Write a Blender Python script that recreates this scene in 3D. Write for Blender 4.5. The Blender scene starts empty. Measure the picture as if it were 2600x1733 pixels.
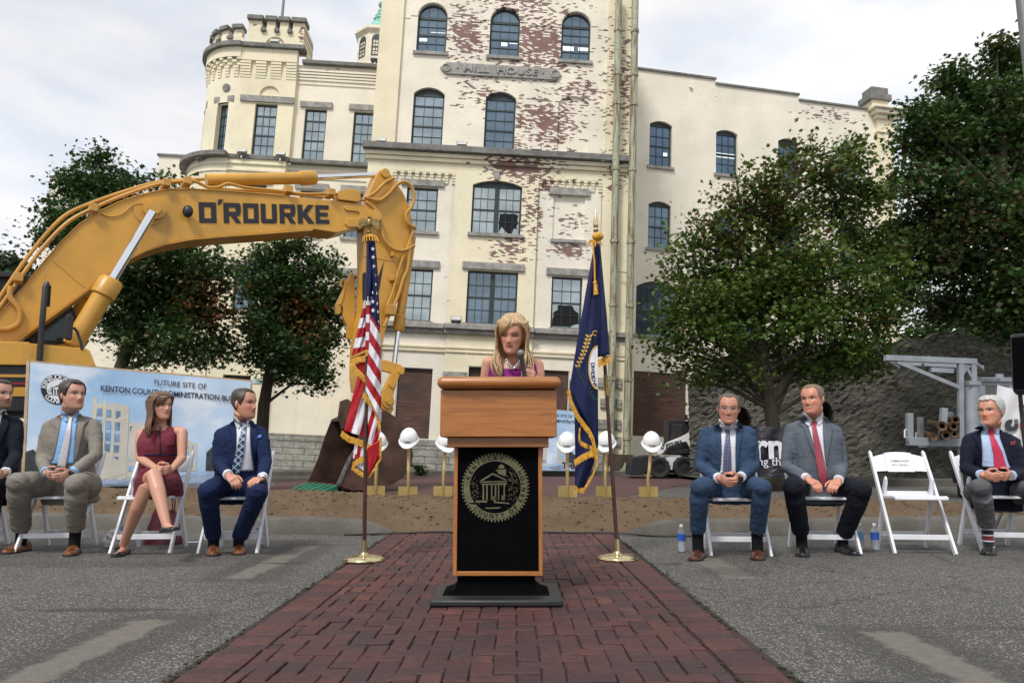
import bpy, math, random
import numpy as np
from mathutils import Matrix, Vector
random.seed(7); RS = np.random.RandomState(11)
SC = bpy.context.scene
COL = SC.collection
RAD = math.radians
# ------------------------------------------------------------------ camera
F_PX, CX, CY = 1950.0, 1300.0, 866.5          # focal length and centre in photograph pixels (27 mm equivalent)
CAM_H = 0.775
PITCH = math.atan(284.0 / F_PX)
cam = bpy.data.cameras.new('camera'); camo = bpy.data.objects.new('camera', cam); COL.objects.link(camo)
cam.sensor_width = 36.0; cam.lens = 36.0 * F_PX / 2600.0
cam.clip_start = 0.05; cam.clip_end = 2000
camo.location = (0, 0, CAM_H); camo.rotation_euler = (math.pi / 2 + PITCH, 0, 0)
SC.camera = camo
# ------------------------------------------------------------------ sky, sun, exposure
SUN_EL, SUN_AZ = RAD(52), RAD(205)           # azimuth clockwise from +Y (the view direction)
w = bpy.data.worlds.new("World"); SC.world = w; w.use_nodes = True
def world():
    nt = w.node_tree; nt.nodes.clear(); N = nt.nodes.new; L = nt.links.new
    out = N('ShaderNodeOutputWorld'); bg = N('ShaderNodeBackground'); L(bg.outputs[0], out.inputs[0])
    sky = N('ShaderNodeTexSky'); sky.sky_type = 'NISHITA'; sky.sun_disc = False
    sky.sun_elevation = SUN_EL; sky.sun_rotation = SUN_AZ; sky.air_density = 1.0; sky.dust_density = 0.6
    tc = N('ShaderNodeTexCoord'); mp = N('ShaderNodeMapping'); L(tc.outputs['Generated'], mp.inputs[0])
    mp.inputs['Scale'].default_value = (1.0, 1.0, 2.6); mp.inputs['Location'].default_value = (0.3, 0.1, 0.2)
    n1 = N('ShaderNodeTexNoise'); n1.inputs['Scale'].default_value = 2.6; n1.inputs['Detail'].default_value = 7; n1.inputs['Roughness'].default_value = 0.55
    n1.inputs['Distortion'].default_value = 0.4
    L(mp.outputs[0], n1.inputs['Vector'])
    r1 = N('ShaderNodeValToRGB'); r1.color_ramp.elements[0].position = 0.30; r1.color_ramp.elements[1].position = 0.62
    r1.color_ramp.elements[0].color = (0.74, 0.74, 0.74, 1); r1.color_ramp.elements[1].color = (1, 1, 1, 1)
    L(n1.outputs['Fac'], r1.inputs[0])
    n2 = N('ShaderNodeTexNoise'); n2.inputs['Scale'].default_value = 5.2; n2.inputs['Detail'].default_value = 6
    L(mp.outputs[0], n2.inputs['Vector'])
    r2 = N('ShaderNodeValToRGB'); e = r2.color_ramp.elements
    e[0].position = 0.33; e[0].color = (8.0, 8.6, 9.7, 1); e[1].position = 0.64; e[1].color = (10.6, 10.3, 10.1, 1)
    L(n2.outputs['Fac'], r2.inputs[0])
    mx = N('ShaderNodeMix'); mx.data_type = 'RGBA'
    L(r1.outputs[0], mx.inputs[0]); L(sky.outputs[0], mx.inputs[6]); L(r2.outputs[0], mx.inputs[7])
    L(mx.outputs[2], bg.inputs[0]); bg.inputs[1].default_value = 0.084
world()
sun = bpy.data.lights.new('sun', 'SUN'); suno = bpy.data.objects.new('sun', sun); COL.objects.link(suno)
sun.energy = 2.3; sun.angle = RAD(12); sun.color = (1.0, 0.955, 0.89)
sd = Vector((math.sin(SUN_AZ) * math.cos(SUN_EL), math.cos(SUN_AZ) * math.cos(SUN_EL), math.sin(SUN_EL)))
suno.rotation_euler = sd.to_track_quat('Z', 'Y').to_euler(); suno.location = (0, 0, 40)
SC.view_settings.view_transform = 'Standard'; SC.view_settings.look = 'None'
SC.view_settings.exposure = 0.3; SC.view_settings.gamma = 1.0
SC.cycles.max_bounces = 6; SC.cycles.diffuse_bounces = 3; SC.cycles.glossy_bounces = 3; SC.cycles.transparent_max_bounces = 8
# ------------------------------------------------------------------ photograph pixel -> place
def Z(sc, ox, oy): return lambda x, y: (x / sc + ox, y / sc + oy)
def ray(p):
    x = (p[0] - CX) / F_PX; y = -(p[1] - CY) / F_PX; c, s = math.cos(PITCH), math.sin(PITCH)
    return Vector((x, c - s * y, s + c * y))
CAMP = Vector((0, 0, CAM_H))
def at(p, D): r = ray(p); return CAMP + r * (D / r.y)
def onz(p, z=0.0): r = ray(p); return CAMP + r * ((z - CAM_H) / r.z)
def onplane(p, O, n): r = ray(p); return CAMP + r * (((O - CAMP).dot(n)) / r.dot(n))
D2 = Z(2352 / 2600, 0, 0)
P2 = Z(2001 / 740, 0, 880); G3 = Z(1188 / 500, 660, 820); C4 = Z(1.96, 1040, 760); P5 = Z(1620 / 620, 1580, 860); P6 = Z(2.45, 2080, 820)
A1 = Z(2353 / 1100, 0, 380); B3 = Z(1307 / 500, 560, 560); C1 = Z(1941 / 260, 1160, 760); E2 = Z(403 / 180, 860, 530); F2 = Z(2.12, 1420, 540); H8 = Z(2353 / 400, 1580, 1020)
B1 = Z(2.01, 1560, 120); S4 = Z(1829 / 280, 1120, 1120)
# ------------------------------------------------------------------ object helpers
WM = {}
I4 = Matrix.Identity(4)
def tag(o, label=None, cat=None, group=None, kind=None):
    if label: o['label'] = label
    if cat: o['category'] = cat
    if group: o['group'] = group
    if kind: o['kind'] = kind
    return o
def thing(name, label, cat, loc=(0, 0, 0), rz=0.0, group=None, M=None):
    o = bpy.data.objects.new(name, None); COL.objects.link(o); o.empty_display_size = 0.2
    M = M or (Matrix.Translation(Vector(loc)) @ Matrix.Rotation(rz, 4, 'Z'))
    o.matrix_world = M; WM[o] = M
    return tag(o, label, cat, group)
def attach(o, p, local=False):
    o.parent = p
    if local: WM[o] = WM[p]
    else: o.matrix_parent_inverse = WM[p].inverted(); WM[o] = I4
def kids(o): return [c for c in bpy.data.objects if c.parent == o]
def copy_tree(o, parent=None):
    c = o.copy(); COL.objects.link(c)
    if parent: c.parent = parent; WM[c] = I4
    for ch in KIDS.get(o, []): copy_tree(ch, c)
    return c
KIDS = {}
V3 = lambda p: Vector(p)
class MB:
    def __init__(s): s.v = []; s.f = []; s.m = []; s.c = None; s.mi = 0
    def add(s, vs, fs, mi=None):
        k = len(s.v); s.v += [tuple(v) for v in vs]; s.f += [tuple(i + k for i in f) for f in fs]; s.m += [s.mi if mi is None else mi] * len(fs); return s
    def hexa(s, p, mi=None):            # 8 corners: bottom 0-3 ccw, top 4-7
        return s.add(p, [(3, 2, 1, 0), (4, 5, 6, 7), (0, 1, 5, 4), (1, 2, 6, 5), (2, 3, 7, 6), (3, 0, 4, 7)], mi)
    def box(s, a, b, mi=None):
        x0, y0, z0 = a; x1, y1, z1 = b
        return s.hexa([(x0, y0, z0), (x1, y0, z0), (x1, y1, z0), (x0, y1, z0), (x0, y0, z1), (x1, y0, z1), (x1, y1, z1), (x0, y1, z1)], mi)
    def obox(s, c, ax, ay, az, mi=None):  # centre and half-axes
        c, ax, ay, az = map(V3, (c, ax, ay, az))
        return s.hexa([c - ax - ay - az, c + ax - ay - az, c + ax + ay - az, c - ax + ay - az, c - ax - ay + az, c + ax - ay + az, c + ax + ay + az, c - ax + ay + az], mi)
    def bar(s, a, b, w, h, up=(0, 0, 1), mi=None):   # rectangular bar from a to b; w across, h along up
        a, b = V3(a), V3(b); d = b - a; d.normalize(); sd = d.cross(V3(up))
        if sd.length < 1e-4: sd = Vector((1, 0, 0))
        sd.normalize(); u = sd.cross(d)
        return s.obox((a + b) / 2, (b - a) / 2, sd * w / 2, u * h / 2, mi)
    def prism(s, poly, vec, mi=None):
        n = len(poly); vec = V3(vec); P = [V3(p) for p in poly]
        return s.add(P + [p + vec for p in P], [tuple(range(n))[::-1], tuple(range(n, 2 * n))] + [(i, (i + 1) % n, n + (i + 1) % n, n + i) for i in range(n)], mi)
    def rings(s, R, caps=True, mi=None, closed=True):
        n = len(R[0]); vs = [p for r in R for p in r]; fs = []
        for i in range(len(R) - 1):
            for j in range(n if closed else n - 1):
                a = i * n + j; b = i * n + (j + 1) % n; fs.append((a, b, b + n, a + n))
        if caps and closed: fs.append(tuple(range(n))[::-1]); fs.append(tuple(range((len(R) - 1) * n, len(R) * n)))
        return s.add(vs, fs, mi)
    def tube(s, pts, r, n=10, caps=True, mi=None, flat=None, up=None, round_ends=False):
        P = [V3(p) for p in pts]; m = len(P)
        rr = list(r) if hasattr(r, '__len__') else [r] * m
        if round_ends:
            d0 = (P[0] - P[1]).normalized(); d1 = (P[-1] - P[-2]).normalized()
            Pn = []; rn = []
            for k in (85, 55, 25): a = RAD(k); Pn.append(P[0] + d0 * rr[0] * math.sin(a)); rn.append(rr[0] * math.cos(a))
            Pe = []; re = []
            for k in (25, 55, 85): a = RAD(k); Pe.append(P[-1] + d1 * rr[-1] * math.sin(a)); re.append(rr[-1] * math.cos(a))
            P = Pn + P + Pe; rr = rn + rr + re; m = len(P)
        T = []
        for i in range(m):
            t = P[min(i + 1, m - 1)] - P[max(i - 1, 0)]; T.append(t.normalized() if t.length > 1e-9 else Vector((0, 0, 1)))
        u = V3(up) if up is not None else (Vector((0, 0, 1)) if abs(T[0].z) < 0.9 else Vector((0, 1, 0)))
        R = []
        for i in range(m):
            x = T[i].cross(u)
            if x.length < 1e-5: x = T[i].orthogonal()
            x.normalize(); y = x.cross(T[i]).normalized()
            if up is None: u = y
            f = flat if flat else 1.0
            R.append([P[i] + x * (rr[i] * math.cos(2 * math.pi * k / n)) + y * (rr[i] * f * math.sin(2 * math.pi * k / n)) for k in range(n)])
        return s.rings(R, caps, mi)
    def cyl(s, a, b, r, n=16, mi=None, r2=None): return s.tube([a, b], [r, r2 if r2 is not None else r], n, True, mi)
    def lathe(s, prof, c=(0, 0, 0), n=24, mi=None, M=None):   # prof: (radius, z)
        R = []
        for r, z in prof:
            ring = [Vector((r * math.cos(2 * math.pi * k / n), r * math.sin(2 * math.pi * k / n), z)) for k in range(n)]
            R.append([(M @ p if M else p) + V3(c) for p in ring])
        return s.rings(R, True, mi)
    def ell(s, c, r, n=12, m=8, mi=None, M=None):
        R = []
        for i in range(m + 1):
            a = -math.pi / 2 + math.pi * i / m; ca, sa = max(math.cos(a), 0.02), math.sin(a)
            ring = [Vector((r[0] * ca * math.cos(2 * math.pi * k / n), r[1] * ca * math.sin(2 * math.pi * k / n), r[2] * sa)) for k in range(n)]
            R.append([(M @ p if M else p) + V3(c) for p in ring])
        return s.rings(R, True, mi)
    def grid(s, P, mi=None, mif=None):   # P[i][j]
        n = len(P[0]); vs = [p for r in P for p in r]
        for i in range(len(P) - 1):
            pass
        fs = [(i * n + j, i * n + j + 1, (i + 1) * n + j + 1, (i + 1) * n + j) for i in range(len(P) - 1) for j in range(n - 1)]
        k = len(s.f); s.add(vs, fs, mi)
        if mif:
            q = 0
            for i in range(len(P) - 1):
                for j in range(n - 1): s.m[k + q] = mif(i, j); q += 1
        return s
    def text(s, body, size, o, xd, yd, ext=0.003, bold=0.0, mi=None, align='CENTER', squash=1.0):
        vs, fs = text_geo(body, size, ext, bold, align)
        xd, yd = V3(xd).normalized(), V3(yd).normalized(); zd = xd.cross(yd)
        return s.add([V3(o) + xd * (v[0] * squash) + yd * v[1] + zd * v[2] for v in vs], fs, mi)
    def build(s, name, mats, parent=None, smooth=True, bevel=0.0, seg=2, local=False, angle=38, kind=None, cols=None, fix=True):
        me = bpy.data.meshes.new(name); me.from_pydata([tuple(v) for v in s.v], [], s.f)
        if not isinstance(mats, (list, tuple)): mats = [mats]
        for m in mats: me.materials.append(m)
        if len(mats) > 1: me.polygons.foreach_set('material_index', s.m)
        me.validate(); me.update()
        return mesh_obj(name, me, parent, smooth, bevel, seg, local, angle, kind, fix)
def fix_normals(me):
    import bmesh
    bm = bmesh.new(); bm.from_mesh(me); bmesh.ops.recalc_face_normals(bm, faces=bm.faces); bm.to_mesh(me); bm.free()
def mesh_obj(name, me, parent=None, smooth=True, bevel=0.0, seg=2, local=False, angle=38, kind=None, fix=True):
    if fix: fix_normals(me)
    if smooth:
        me.polygons.foreach_set('use_smooth', [True] * len(me.polygons)); me.set_sharp_from_angle(angle=RAD(angle))
    o = bpy.data.objects.new(name, me); COL.objects.link(o); WM[o] = I4
    if bevel:
        b = o.modifiers.new('bevel', 'BEVEL'); b.width = bevel; b.segments = seg; b.limit_method = 'ANGLE'; b.angle_limit = RAD(40); b.harden_normals = False
    if parent is not None: attach(o, parent, local); KIDS.setdefault(parent, []).append(o)
    if kind: o['kind'] = kind
    return o
_TG = {}
def text_geo(body, size, ext, bold, align):
    key = (body, size, ext, bold, align)
    if key in _TG: return _TG[key]
    c = bpy.data.curves.new('t', 'FONT'); c.body = body; c.size = size; c.extrude = ext; c.offset = bold * size; c.align_x = align; c.align_y = 'CENTER'; c.resolution_u = 4
    o = bpy.data.objects.new('t', c); COL.objects.link(o)
    dg = bpy.context.evaluated_depsgraph_get(); me = bpy.data.meshes.new_from_object(o.evaluated_get(dg))
    vs = [tuple(v.co) for v in me.vertices]; fs = [tuple(p.vertices) for p in me.polygons]
    bpy.data.objects.remove(o); bpy.data.curves.remove(c); bpy.data.meshes.remove(me)
    _TG[key] = (vs, fs); return vs, fs
def struct(name, mb, mats, **k):
    o = mb.build(name, mats, **k); o['kind'] = 'structure'; return o
def remesh(mb, voxel, smooth_it=2, sm=0.5):
    me = bpy.data.meshes.new('tmp'); me.from_pydata([tuple(v) for v in mb.v], [], mb.f); fix_normals(me)
    o = bpy.data.objects.new('tmp', me); COL.objects.link(o)
    m = o.modifiers.new('r', 'REMESH'); m.mode = 'VOXEL'; m.voxel_size = voxel
    if smooth_it: q = o.modifiers.new('s', 'SMOOTH'); q.iterations = smooth_it; q.factor = sm
    dg = bpy.context.evaluated_depsgraph_get(); me2 = bpy.data.meshes.new_from_object(o.evaluated_get(dg))
    bpy.data.objects.remove(o); bpy.data.meshes.remove(me)
    return me2
def verts_of(me):
    a = np.empty(len(me.vertices) * 3, np.float32); me.vertices.foreach_get('co', a); return a.reshape(-1, 3).astype(float)
def set_verts(me, a): me.vertices.foreach_set('co', a.astype(np.float32).ravel()); me.update()
def normals_of(me):
    a = np.empty(len(me.vertices) * 3, np.float32); me.vertices.foreach_get('normal', a); return a.reshape(-1, 3).astype(float)
def set_cols(me, cols, name='Col', domain='POINT'):
    at_ = me.color_attributes.new(name, 'FLOAT_COLOR', domain) if domain in ('POINT', 'CORNER') else me.attributes.new(name, 'FLOAT_COLOR', domain)
    c = np.ones((len(cols), 4), np.float32); c[:, :3] = cols; at_.data.foreach_set('color', c.ravel())
# ------------------------------------------------------------------ materials
class GR:
    def __init__(s, name):
        s.mat = bpy.data.materials.new(name); s.mat.use_nodes = True; s.nt = s.mat.node_tree; s.nt.nodes.clear()
        s.out = s.nt.nodes.new('ShaderNodeOutputMaterial'); s.b = s.nt.nodes.new('ShaderNodeBsdfPrincipled'); s.nt.links.new(s.b.outputs[0], s.out.inputs[0])
        s.tc = s.nt.nodes.new('ShaderNodeTexCoord'); s.obj = s.tc.outputs['Object']
    def n(s, typ, ins={}, **props):
        n = s.nt.nodes.new('ShaderNode' + typ)
        for k, v in props.items(): setattr(n, k, v)
        for k, v in ins.items(): s.put(n.inputs[k], v)
        return n
    def put(s, sock, v):
        if isinstance(v, bpy.types.NodeSocket): s.nt.links.new(v, sock)
        else:
            if hasattr(sock.default_value, '__len__') and hasattr(v, '__len__') and len(v) == 3 and len(sock.default_value) == 4: v = tuple(v) + (1,)
            sock.default_value = v
    def math(s, op, a, b=0.0, c=0.0, clamp=False):
        n = s.n('Math', {0: a, 1: b, 2: c}, operation=op, use_clamp=clamp); return n.outputs[0]
    def vm(s, op, a, b=(0, 0, 0)): return s.n('VectorMath', {0: a, 1: b}, operation=op).outputs[0]
    def mapp(s, scale=(1, 1, 1), loc=(0, 0, 0), rot=(0, 0, 0), v=None):
        return s.n('Mapping', {'Vector': v or s.obj, 'Scale': scale, 'Location': loc, 'Rotation': rot}).outputs[0]
    def noise(s, scale=5, detail=4, v=None, rough=0.55, dist=0.0, col=False):
        n = s.n('TexNoise', {'Vector': v or s.obj, 'Scale': scale, 'Detail': detail, 'Roughness': rough, 'Distortion': dist}); return n.outputs['Color' if col else 'Fac']
    def vor(s, scale=5, v=None, feature='F1', out='Distance', rnd=1.0):
        n = s.n('TexVoronoi', {'Vector': v or s.obj, 'Scale': scale, 'Randomness': rnd}, feature=feature); return n.outputs[out]
    def mix(s, f, a, b, mode='MIX'):
        n = s.n('Mix', {0: f, 6: a, 7: b}, data_type='RGBA', blend_type=mode); return n.outputs[2]
    def ramp(s, f, *stops, interp='LINEAR'):
        n = s.n('ValToRGB', {0: f}); cr = n.color_ramp; cr.interpolation = interp
        while len(cr.elements) < len(stops): cr.elements.new(0.5)
        for e, (p, c) in zip(cr.elements, stops):
            e.position = p; e.color = (c, c, c, 1) if not hasattr(c, '__len__') else tuple(c)[:3] + (1,)
        return n.outputs[0]
    def step(s, f, a, b): return s.n('MapRange', {0: f, 1: a, 2: b, 3: 0.0, 4: 1.0}, interpolation_type='SMOOTHSTEP').outputs[0]
    def sep(s, v=None): n = s.n('SeparateXYZ', {0: v or s.obj}); return n.outputs
    def comb(s, x=0.0, y=0.0, z=0.0): return s.n('CombineXYZ', {0: x, 1: y, 2: z}).outputs[0]
    def bump(s, h, strength=0.3, dist=0.01, nrm=None):
        ins = {'Height': h, 'Strength': strength, 'Distance': dist}
        if nrm is not None: ins['Normal'] = nrm
        return s.n('Bump', ins).outputs[0]
    def attr(s, name='Col', out='Color'): return s.n('Attribute', attribute_name=name).outputs[out]
    def done(s, color, rough=0.6, metal=0.0, normal=None, **kw):
        s.put(s.b.inputs['Base Color'], color); s.put(s.b.inputs['Roughness'], rough); s.put(s.b.inputs['Metallic'], metal)
        if normal is not None: s.put(s.b.inputs['Normal'], normal)
        for k, v in kw.items(): s.put(s.b.inputs[k.replace('_', ' ')], v)
        return s.mat
def sc(c, k): return tuple(min(max(x * k, 0), 1) for x in c)
def simple(name, base, rough=0.6, metal=0.0, var=0.12, vs=4.0, bump=0.0, bs=60.0, dist=0.004, fine=0.0, **kw):
    g = GR(name); f = g.noise(vs, 5)
    c = g.mix(g.step(f, 0.3, 0.7), sc(base, 1 - var), sc(base, 1 + var))
    if fine: c = g.mix(g.math('MULTIPLY', g.noise(bs, 3), fine), c, sc(base, 0.45))
    nrm = g.bump(g.noise(bs, 4), bump, dist) if bump else None
    rg = g.math('ADD', g.math('MULTIPLY', g.noise(vs * 3, 3), 0.2), rough - 0.1)
    return g.done(c, rg, metal, nrm, **kw)
def fabric(name, base, rough=0.85, var=0.18, weave=420, fold=0.35, second=None, pat=None):
    g = GR(name)
    wv = g.noise(weave, 2, rough=0.7); f = g.noise(7, 4)
    c = g.mix(g.step(f, 0.3, 0.7), sc(base, 1 - var), sc(base, 1 + var))
    c = g.mix(g.math('MULTIPLY', wv, 0.55), c, second or sc(base, 0.5))
    v = g.mapp((9, 9, 16)); fo = g.noise(1.0, 3, v, dist=1.2)
    nrm = g.bump(fo, fold, 0.02); nrm = g.bump(wv, 0.25, 0.001, nrm)
    return g.done(c, rough, 0, nrm, Specular_IOR_Level=0.2)
M = {}
# ================================================================== building materials
def mat_brick(name, base, peel=(), thr=0.62, var=0.1, side='xz', grime=0.25, lowpeel=0.0):
    g = GR(name); X = g.sep(); u, v = X[0], X[2]
    if side == 'cyl':
        u = g.math('MULTIPLY', g.math('ARCTAN2', X[0], X[1]), 2.0)
    row = g.math('FLOOR', g.math('DIVIDE', v, 0.050))
    ush = g.math('ADD', g.math('DIVIDE', u, 0.150), g.math('MULTIPLY', g.math('MODULO', row, 2.0), 0.5))
    col = g.math('FLOOR', ush)
    q = g.comb(g.math('MULTIPLY', col, 0.150), 0.0, g.math('MULTIPLY', row, 0.050))
    # joints
    fv = g.math('FRACT', g.math('DIVIDE', v, 0.050)); fu = g.math('FRACT', ush)
    jv = g.math('LESS_THAN', fv, 0.14); ju = g.math('LESS_THAN', fu, 0.05)
    joint = g.math('MAXIMUM', jv, ju)
    # paint
    n1 = g.noise(0.55, 5); n2 = g.noise(3.5, 4); cell = g.n('TexWhiteNoise', {'Vector': q}, noise_dimensions='3D').outputs['Value']
    c = g.mix(g.step(n1, 0.3, 0.7), sc(base, 1 - var), sc(base, 1 + var * 0.6))
    c = g.mix(g.math('MULTIPLY', g.step(n2, 0.5, 0.8), grime), c, (base[0] * 0.72, base[1] * 0.66, base[2] * 0.55))
    c = g.mix(g.math('MULTIPLY', cell, 0.10), c, sc(base, 0.72))
    stv = g.noise(1.0, 4, g.mapp((2.2, 1.0, 0.16)))       # faint rain streaks
    c = g.mix(g.math('MULTIPLY', g.step(stv, 0.56, 0.8), 0.22), c, (base[0] * 0.66, base[1] * 0.62, base[2] * 0.55))
    # peeled paint showing brick
    bias = None
    for (pu, pv, ru, rv, k) in peel:
        d = g.n('VectorMath', {0: g.vm('DIVIDE', g.vm('SUBTRACT', g.comb(u, 0.0, v), (pu, 0, pv)), (ru, 1, rv))}, operation='LENGTH').outputs['Value']
        b = g.math('MULTIPLY', g.math('SUBTRACT', 1.0, d, clamp=True), k)
        bias = b if bias is None else g.math('MAXIMUM', bias, b)
    nq = g.noise(3.0, 6, q, rough=0.74); nq2 = g.noise(1.0, 5, g.mapp((1.6, 1, 6.0), v=q), rough=0.7)
    m = g.math('ADD', g.math('MULTIPLY', nq, 0.62), g.math('MULTIPLY', nq2, 0.38))
    m = g.math('ADD', m, g.math('MULTIPLY', g.math('SUBTRACT', cell, 0.5), 0.20))
    if bias is not None: m = g.math('ADD', m, g.math('MULTIPLY', bias, 0.42))
    edge = g.math('MULTIPLY', g.math('SUBTRACT', g.noise(40, 3), 0.5), 0.05)
    ms = g.math('ADD', m, edge); pm = g.math('MAXIMUM', g.step(ms, thr, thr + 0.012), g.math('MULTIPLY', g.step(ms, thr - 0.045, thr), g.math('MULTIPLY', g.step(g.noise(16, 4), 0.45, 0.62), 0.5)))
    red = g.mix(cell, (0.24, 0.088, 0.060), (0.14, 0.078, 0.072)); red = g.mix(g.math('MULTIPLY', g.step(g.noise(1.1, 4), 0.42, 0.62), 0.6), red, (0.25, 0.175, 0.165))
    red = g.mix(g.math('MULTIPLY', joint, 0.7), red, (0.33, 0.28, 0.25))
    c = g.mix(g.math('MULTIPLY', joint, 0.24), c, sc(base, 0.52))
    c = g.mix(pm, c, red)
    h = g.math('SUBTRACT', g.math('MULTIPLY', g.noise(30, 3), 0.4), joint)
    h = g.math('SUBTRACT', h, g.math('MULTIPLY', pm, 0.5))
    return g.done(c, 0.75, 0, g.bump(h, 0.45, 0.012))
def mat_stone(name, base, scale=3.0, rock=0.5, dark=0.35, blocks=None):
    g = GR(name); n = g.noise(scale, 6, rough=0.65); n2 = g.noise(scale * 0.35, 3); n3 = g.noise(90, 2)
    c = g.mix(g.step(n, 0.3, 0.75), sc(base, 0.6), sc(base, 1.2)); c = g.mix(g.math('MULTIPLY', g.step(n2, 0.5, 0.75), dark), c, sc(base, 0.3))
    c = g.mix(g.math('MULTIPLY', n3, 0.3), c, sc(base, 0.7))
    h = g.noise(scale * 3, 6, rough=0.7)
    if blocks:
        X = g.sep(); bw, bh = blocks
        br = g.n('TexBrick', {'Vector': g.comb(X[0], X[2], 0.0), 'Scale': 1.0, 'Brick Width': bw, 'Row Height': bh, 'Mortar Size': 0.014, 'Mortar Smooth': 0.2, 'Color1': (1, 1, 1, 1), 'Color2': (0.7, 0.7, 0.7, 1), 'Mortar': (0, 0, 0, 1)})
        c = g.mix(1.0, c, g.mix(0.55, (1, 1, 1), br.outputs['Color']), 'MULTIPLY')
        h = g.math('SUBTRACT', h, g.math('MULTIPLY', br.outputs['Fac'], 1.3))
    return g.done(c, 0.85, 0, g.bump(h, rock, 0.06))
PEEL_UP = [(0.5, 16.4, 3.4, 2.6, 0.82), (0.9, 13.2, 2.6, 2.2, 0.78), (-2.4, 16.6, 1.8, 2.2, 0.78), (3.7, 15.0, 1.6, 5.5, 0.62), (0.1, 11.7, 2.2, 1.1, 0.8), (-1.7, 14.3, 2.2, 2.2, 0.5), (2.2, 14.5, 2.4, 1.6, 0.62), (-0.2, 18.2, 4.5, 1.4, 0.62)]
PEEL_LO = [(-0.05, 11.15, 2.3, 0.9, 0.88), (0.45, 9.3, 0.9, 2.6, 0.56), (-0.3, 8.0, 1.5, 1.2, 0.60), (0.9, 10.6, 1.5, 0.8, 0.66), (1.9, 8.1, 1.3, 0.55, 0.85), (2.0, 9.2, 1.3, 1.0, 0.5), (3.5, 11, 1, 2, 0.45)]
M['tower_up'] = mat_brick('painted_brick_upper', (0.84, 0.78, 0.65), PEEL_UP, 0.715)
M['tower_pier'] = mat_brick('painted_brick_pier', (0.82, 0.74, 0.53), PEEL_UP, 0.72)
M['tower_lo'] = mat_brick('painted_brick_lower', (0.84, 0.77, 0.56), PEEL_LO, 0.70)
M['tower_lo_w'] = mat_brick('painted_brick_panel', (0.84, 0.79, 0.67), PEEL_LO, 0.70)
M['right_wall'] = mat_brick('painted_brick_wing', (0.85, 0.79, 0.66), [(7.5, 15.9, 3.2, 0.8, 0.62), (1.0, 16.2, 3.0, 0.7, 0.35)], 0.735)
M['left_wall'] = mat_brick('painted_brick_left', (0.84, 0.78, 0.65), [(0.8, 16.4, 2.0, 0.35, 0.55)], 0.76)
M['left_yel'] = mat_brick('painted_brick_bay', (0.83, 0.76, 0.55), [(-0.45, 18.0, 0.25, 0.9, 0.9), (-2.5, 18.2, 0.6, 0.4, 0.5)], 0.76)
M['stone'] = mat_stone('grey_limestone', (0.37, 0.36, 0.335), 4.0, 0.5)
M['stone_dk'] = mat_stone('weathered_limestone', (0.215, 0.21, 0.195), 4.0, 0.4, 0.55)
M['rustic'] = mat_stone('rock_faced_limestone', (0.42, 0.42, 0.37), 3.0, 0.9, 0.2, (0.85, 0.24))
M['frame'] = simple('dark_green_window_paint', (0.018, 0.032, 0.034), 0.45, var=0.2)
def mat_glass(name, tint, met, dark=(0.02, 0.03, 0.035)):
    g = GR(name); f = g.noise(0.8, 3, g.mapp((1, 1, 1.6)))
    c = g.mix(g.step(f, 0.35, 0.65), sc(tint, 0.75), tint)
    nb = g.bump(g.noise(0.9, 2), 0.12, 0.05)
    return g.done(c, 0.04, met, nb, Specular_IOR_Level=0.8)
M['glass_a'] = mat_glass('window_glass_blue', (0.17, 0.235, 0.29), 0.62)
M['glass_b'] = mat_glass('window_glass_pale', (0.40, 0.47, 0.49), 0.8)  # paler tint paints in brighter cloud reflections
M['glass_c'] = mat_glass('window_glass_dark', (0.10, 0.16, 0.23), 0.6)
M['dark_panel'] = simple('painted_room_dark', (0.004, 0.004, 0.006), 0.9)  # near-black colour painted in for the unlit room behind broken glass
def mat_board(name, base, horiz=False):
    g = GR(name); v = g.mapp((1.2, 1, 14) if horiz else (14, 1, 1.2)); n = g.noise(1.0, 6, v, rough=0.7, dist=0.8); n2 = g.noise(0.9, 4)
    c = g.ramp(n, (0.25, sc(base, 0.35)), (0.5, base), (0.75, sc(base, 1.9)))
    c = g.mix(g.math('MULTIPLY', g.step(n2, 0.4, 0.7), 0.6), c, (0.035, 0.028, 0.026))
    return g.done(c, 0.8, 0, g.bump(n, 0.4, 0.01))
M['board'] = mat_board('weathered_plywood', (0.085, 0.045, 0.032)); M['board_h'] = mat_board('weathered_plywood_across', (0.095, 0.048, 0.034), True)
M['copper'] = simple('green_copper', (0.22, 0.47, 0.38), 0.6, var=0.25, vs=3)
def mat_pipe():
    g = GR('pale_green_pipe_paint'); X = g.sep(); n = g.noise(2.0, 5, g.mapp((6, 6, 0.5))); n2 = g.noise(1.2, 4)
    c = g.mix(g.step(n2, 0.3, 0.7), (0.30, 0.31, 0.21), (0.40, 0.42, 0.31)); c = g.mix(g.math('MULTIPLY', g.step(n, 0.44, 0.62), 0.85), c, (0.15, 0.095, 0.035))
    c = g.mix(g.step(g.noise(9, 4), 0.62, 0.7), c, (0.10, 0.07, 0.04)); return g.done(c, 0.6)
M['pipe'] = mat_pipe()
M['grey_metal'] = simple('grey_lamp_metal', (0.20, 0.20, 0.20), 0.45, 0.6)
M['lamp_glass'] = simple('lamp_glass', (0.5, 0.5, 0.48), 0.2)
M['white_wood'] = simple('cream_woodwork', (0.72, 0.66, 0.52), 0.6)
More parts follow.
